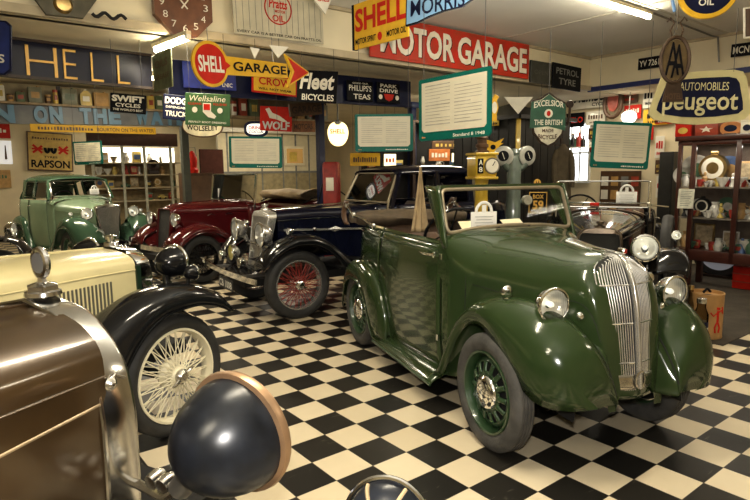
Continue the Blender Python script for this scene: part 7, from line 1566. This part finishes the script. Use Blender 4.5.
for i, (px_, y, kd, hp_, ci, lb) in enumerate(((680, 187, 'plate', 20, 0, 'white plate in the narrow left pane, upper cabinet shelf'), (705, 187, 'bowl', 5, 8, 'silver bowl in front of the brass clock'), (709, 187, 'cup', 6, 0, 'small white cup in front of the brass clock'), (725, 187, 'cup', 6, 2, 'red cup in front of the blue plate'), (742, 187, 'cup', 7, 2, 'red cup, upper shelf, right of the mullion'), (750, 187, 'bowl', 7, 8, 'silver bowl, upper shelf, right end'),
   (687, 217, 'cup', 6, 0, 'white cup, middle shelf, far left'), (704, 217, 'bowl', 5, 0, 'small white bowl before the black clock'), (716, 217, 'cup', 6, 2, 'red cup before the white jug, middle shelf'), (722, 217, 'bowl', 5, 8, 'silver bowl before the green plate'), (742, 217, 'cup', 7, 0, 'white cup, middle shelf, right of the tan jug'), (749, 217, 'figure', 13, 0, 'white figurine, middle shelf, right end'), (697, 217, 'plate', 18, 0, 'white plate, middle shelf, left'),
   (706, 250, 'cup', 6, 0, 'white cup before the brass framed picture'), (714, 250, 'bowl', 5, 5, 'yellow bowl before the white jug, cabinet bottom'), (732, 250, 'cup', 7, 1, 'tan cup by the mullion, cabinet bottom'), (741, 250, 'figure', 14, 4, 'blue figurine, cabinet bottom, right'), (750, 250, 'jug', 13, 3, 'green jug, cabinet bottom, right end'))): ctr(px_, y, kd, hp_, ci, lb)
# tins on top of the cabinet
zt_ = zc1+.03
def ontop(xl, xr, yt, m, m2, lb, kind='box'):
    p = at((xl+xr)/2, 130, 7.7); w_ = (xr-xl)*7.7/FPX*.9; hh_ = at(690, yt, 7.7).z-zt_; lx = (ray_a((xl+xr)/2, 130, ac+.2)-room(ac, bb, 0)).dot(-K)
    q = empty('advertising_tin', room(ac+.2, bb-lx, zt_), JA-PI/2, lb, 'tin'); mb = MB()
    if kind == 'box': mb.box((0, 0, hh_/2), (w_, .2, hh_), bev=.01); mb.build('tin_body', m, q); mb = MB(); mb.box((0, 0, hh_+.008), (w_*1.02, .205, .02), bev=.005); mb.build('tin_lid', m, q)
    else: mb.prism([(x*w_/2, hh_/2+z*hh_/2) for x, z in ell(28, 2.6)], -.05, .05); mb.build('tin_body', m, q); mb = MB(); mb.box((0, 0, .01), (w_*.6, .12, .02), bev=.003); mb.build('tin_foot', DKWOOD, q)
    flatshape(q, [(x*w_*.3, hh_*.5+z*hh_*.26) for x, z in (ell(20) if m2 is not SWHT else [(0, 1), (.25, .3), (1, .3), (.4, -.1), (.6, -.9), (0, -.45), (-.6, -.9), (-.4, -.1), (-1, .3), (-.25, .3)])], m2, y0=-.1 if kind == 'box' else -.05, name='tin_picture')
    return q
q = ontop(678, 695, 125, SRED, T3, 'red tin on top of the glass cabinet'); ontop(698, 721, 125, T2, SWHT, 'red tin with a white star on top of the glass cabinet'); ontop(722, 742, 125, C_('orange_sign', (.6, .25, .08), .4), NAVYB, 'orange oval plaque standing on top of the glass cabinet', 'oval'); ontop(744, 756, 126, SWHT, NAVYB, 'white tin at the right end of the cabinet top')
# lone wheel standing in for a car hidden behind the cabinet
p = atz(718, 277, 0); o = empty('lone_car_wheel', Vector((p.x, p.y, 0)), JA-PI/2, 'car wheel with a bright rim seen below the glass cabinet', 'wheel')
a_, b_, _ = toroom(p); o.location = room(max(a_, ac+CD+.15), b_, 0)
mb = MB(); R0 = .36; mb.lathe([(.26, -.05), (.33, -.06), (R0, -.03), (R0, .03), (.33, .06), (.26, .05), (.25, 0), (.26, -.05)], (0, 0, R0), (0, 1, 0), 44); mb.build('tyre', TYRE, o); mb = MB(); mb.lathe([(.262, -.04), (.22, -.02), (.08, -.05), (0, -.06)], (0, 0, R0), (0, 1, 0), 36); mb.build('wheel_disc', C_('rim_blue_grey_glow', (.65, .68, .75), .35, emit=(.7, .75, .85), es=.08), o)  # faint glow in the disc material brightens the poorly lit wheel
mb = MB(); mb.beam((-.2, 0, .02), (.2, 0, .02), .25, .04); mb.build('wheel_chock', DKWOOD, o)
# drum, sweet jar, red box on the carpet
o = empty('tan_drum', atz(707, 338, .01), rad(20), 'tan cylindrical drum with a red dancing figure, right of the green car', 'drum'); s_ = o.location.y/FPX; R0, H0 = 16.2*s_, 50*s_*.93
o.location += Vector((.02, R0*.6, 0))
mb = MB(); mb.lathe([(0, 0), (R0, 0), (R0*1.02, .01), (R0, .02), (R0, H0-.02), (R0*1.03, H0-.01), (R0*1.03, H0), (R0*.95, H0), (R0*.94, H0-.03), (0, H0-.03)], n=36); mb.build('drum_body', C_('drum_tan', (.42, .24, .09), .55, var=.2), o)
mb = MB(); mb.tube([(-R0*.3, 0, H0), (0, 0, H0+.03), (R0*.3, 0, H0)], .012, 6); mb.lathe([(R0*.35, H0-.028), (0, H0-.02)], n=16); mb.build('drum_lid_fitting', SBLK, o)
def figc(x, z): q = x/R0; return (R0*1.006*sin(q), -R0*1.006*cos(q), z)
mb = MB(); zc_ = H0*.45
for pts, r_ in (([(0, .10), (0, -.02)], .013), ([(0, -.02), (-.03, -.09), (-.02, -.15)], .010), ([(0, -.02), (.03, -.09), (.02, -.15)], .010), ([(0, .08), (.05, .10), (.075, .06), (.06, .14)], .008), ([(0, .08), (-.05, .04), (-.08, .08)], .008), ([(0, .115), (0, .14)], .018)):
    mb.tube([figc(x*.8-.02, zc_+z*.8) for x, z in pts], r_*.8, 6)
mb.build('red_figure', SRED, o)
p = atz(699, 343, .01); o = empty('sweet_jar', p+Vector((0, .0, 0)), 0, 'glass jar with a blue and white label beside the tan drum', 'jar')
mb = MB(); mb.lathe([(0, 0), (.055, 0), (.06, .02), (.06, .26), (.035, .32), (.035, .36), (.03, .36)], n=24); mb.build('jar_glass', glass_mat('jar_glass', (.75, .72, .65), dim=.8), o); mb = MB(); mb.lathe([(.061, .06), (.061, .20)], n=24); jl = mb.build('jar_label', SWHT, o); mb = MB(); mb.lathe([(.0615, .15), (.0615, .20)], n=24); mb.build('label_band', NAVYB, jl); mb = MB(); mb.lathe([(.04, .36), (.04, .40), (0, .41)], n=20); mb.build('jar_lid', DULLCHROME, o)
p = atz(691, 337, .01); o = empty('clear_bottle', p+Vector((0, .05, 0)), 0, 'clear ribbed glass bottle left of the sweet jar', 'bottle'); mb = MB(); mb.lathe([(0, 0), (.045, 0)]+[(.045+.004*(k % 2), .03+.02*k) for k in range(14)]+[(.02, .36), (.02, .44), (0, .44)], n=20); mb.build('bottle_glass', glass_mat('jar_glass', (.75, .72, .65), dim=.8), o); mb = MB(); mb.cyl((0, 0, .43), (0, 0, .47), .024, n=14); mb.build('bottle_stopper', BRASS, o)
p = atz(752, 291, .01); o = empty('red_crate', p+Vector((.1, .2, 0)), JA, 'red crate on the carpet at the right edge', 'crate'); mb = MB(); mb.box((0, 0, .14), (.34, .3, .28), bev=.01); mb.build('crate_body', SRED, o); mb = MB()
for z in (.09, .19): mb.box((0, 0, z), (.35, .31, .012))
mb.build('crate_slats', T2, o, ang=0)
# ------------------------------------------------------------------ foreground headlamp at the bottom edge, on an added stand
P = at(387, 524, 1.12); o = empty('foreground_headlamp', Vector((P.x, P.y, 0)), rad(58), 'round blue-black lamp bowl with a chrome rim at the bottom edge of the picture', 'lamp')
d = Vector((1, .22, -.25)).normalized(); c = Vector((0, 0, P.z)); R0 = .094
mb = MB(); mb.lathe([(0, -R0*.55)]+[(R0*.92*sin(t), -R0*.55*cos(t)) for t in [PI/2*k/8 for k in range(1, 8)]]+[(R0*.93, 0)], c, d, 40); mb.build('lamp_bowl', LMPB, o)
mb = MB(); mb.tube([c+(Vector((0, 0, 1))-d*d.z).normalized()*R0*cos(2*PI*k/48)+d.cross((Vector((0, 0, 1))-d*d.z).normalized())*R0*sin(2*PI*k/48) for k in range(48)], .0065, 8, closed=True); mb.build('lamp_rim', CHROME, o)
mb = MB(); e1 = (Vector((0, 0, 1))-d*d.z).normalized(); e2 = d.cross(e1)
for q in (.45, -.55):
    dd_ = (e1*cos(q)+e2*sin(q)); mb.tube([c-d*R0*.56*cos(t)*1.02+dd_*R0*.94*sin(t) for t in [PI/2*k/10 for k in range(2, 10)]], .0045, 6)
mb.build('lamp_stripe', BEIGE, o); mb = MB(); mb.lathe([(0, R0*.2), (R0*.5, R0*.15), (R0*.93, .0)], c, d, 32); mb.build('lamp_lens', LENSG, o)
mb = MB(); mb.cyl((0, 0, .02), (0, 0, P.z-R0*.85), .012, n=10); mb.lathe([(0, 0), (.13, 0), (.12, .02), (.02, .03), (0, .03)], n=24); mb.build('lamp_stand', STEEL, o)  # stand added below the frame to carry the headlamp bowl
# ------------------------------------------------------------------ cards and papers in windscreens
def card_at(px_, py_, Y, rz, label, sc=1): return tag_card(at(px_, py_, Y), rz, label, sc)
def gp(x, y, z): return gpos(x, y, z)
tag_card(gp(-.83, -.13, 1.12), rad(15), 'white padlock shaped card propped in the green car windscreen', 1.15)
for (y, w_, lb, rz) in ((-.20, .20, 'cream paper sheet on the green car dashboard, left of the white card', .0), (.13, .19, 'cream leaflet on the green car dashboard, right of the white card', .2)):
    mb = MB(); mb.M = Matrix.Translation((0, 0, .045)) @ Matrix.Rotation(-.9, 4, 'X'); mb.box((0, 0, 0), (w_, .004, .13), bev=.001); o = mb.build('paper_sheet', CREAMCARD, loc=gp(-.84, y, 1.10), rz=rad(20)+rz); tag(o, lb, 'paper')
def rl(o_, ang, x, y, z): a = rad(ang); return Vector((o_[0]+x*cos(a)-y*sin(a), o_[1]+x*sin(a)+y*cos(a), z))
tag_card(rl((-1.1458, 6.4557), 213, -1.42, -.34, 1.16), rad(25), 'white card in the navy saloon windscreen', 1.2)
tag_card(rl((-2.845, 8.355), 228, -1.02, -.34, 1.13), rad(25), 'white card in the maroon tourer windscreen', 1.3)
tag_card(rl((-4.337, 9.320), -42, -1.10, .28, 1.16), rad(48), 'white card in the sage saloon windscreen', .95)
tag_card(rl((2.2, 5.6), -112, -1.24, .26, 1.12), rad(-22), 'white card in the black tourer windscreen', 1.3)
p = rl((2.2, 5.6), -112, -1.17, -.08, 1.125); mb = MB(); mb.box((0, 0, 0), (.10, .01, .035), bev=.002); o = mb.build('red_badge_plate', SRED, loc=p, rz=rad(-22)); tag(o, 'small red plate at the foot of the black tourer windscreen', 'plate')
bpy.context.view_layer.update()
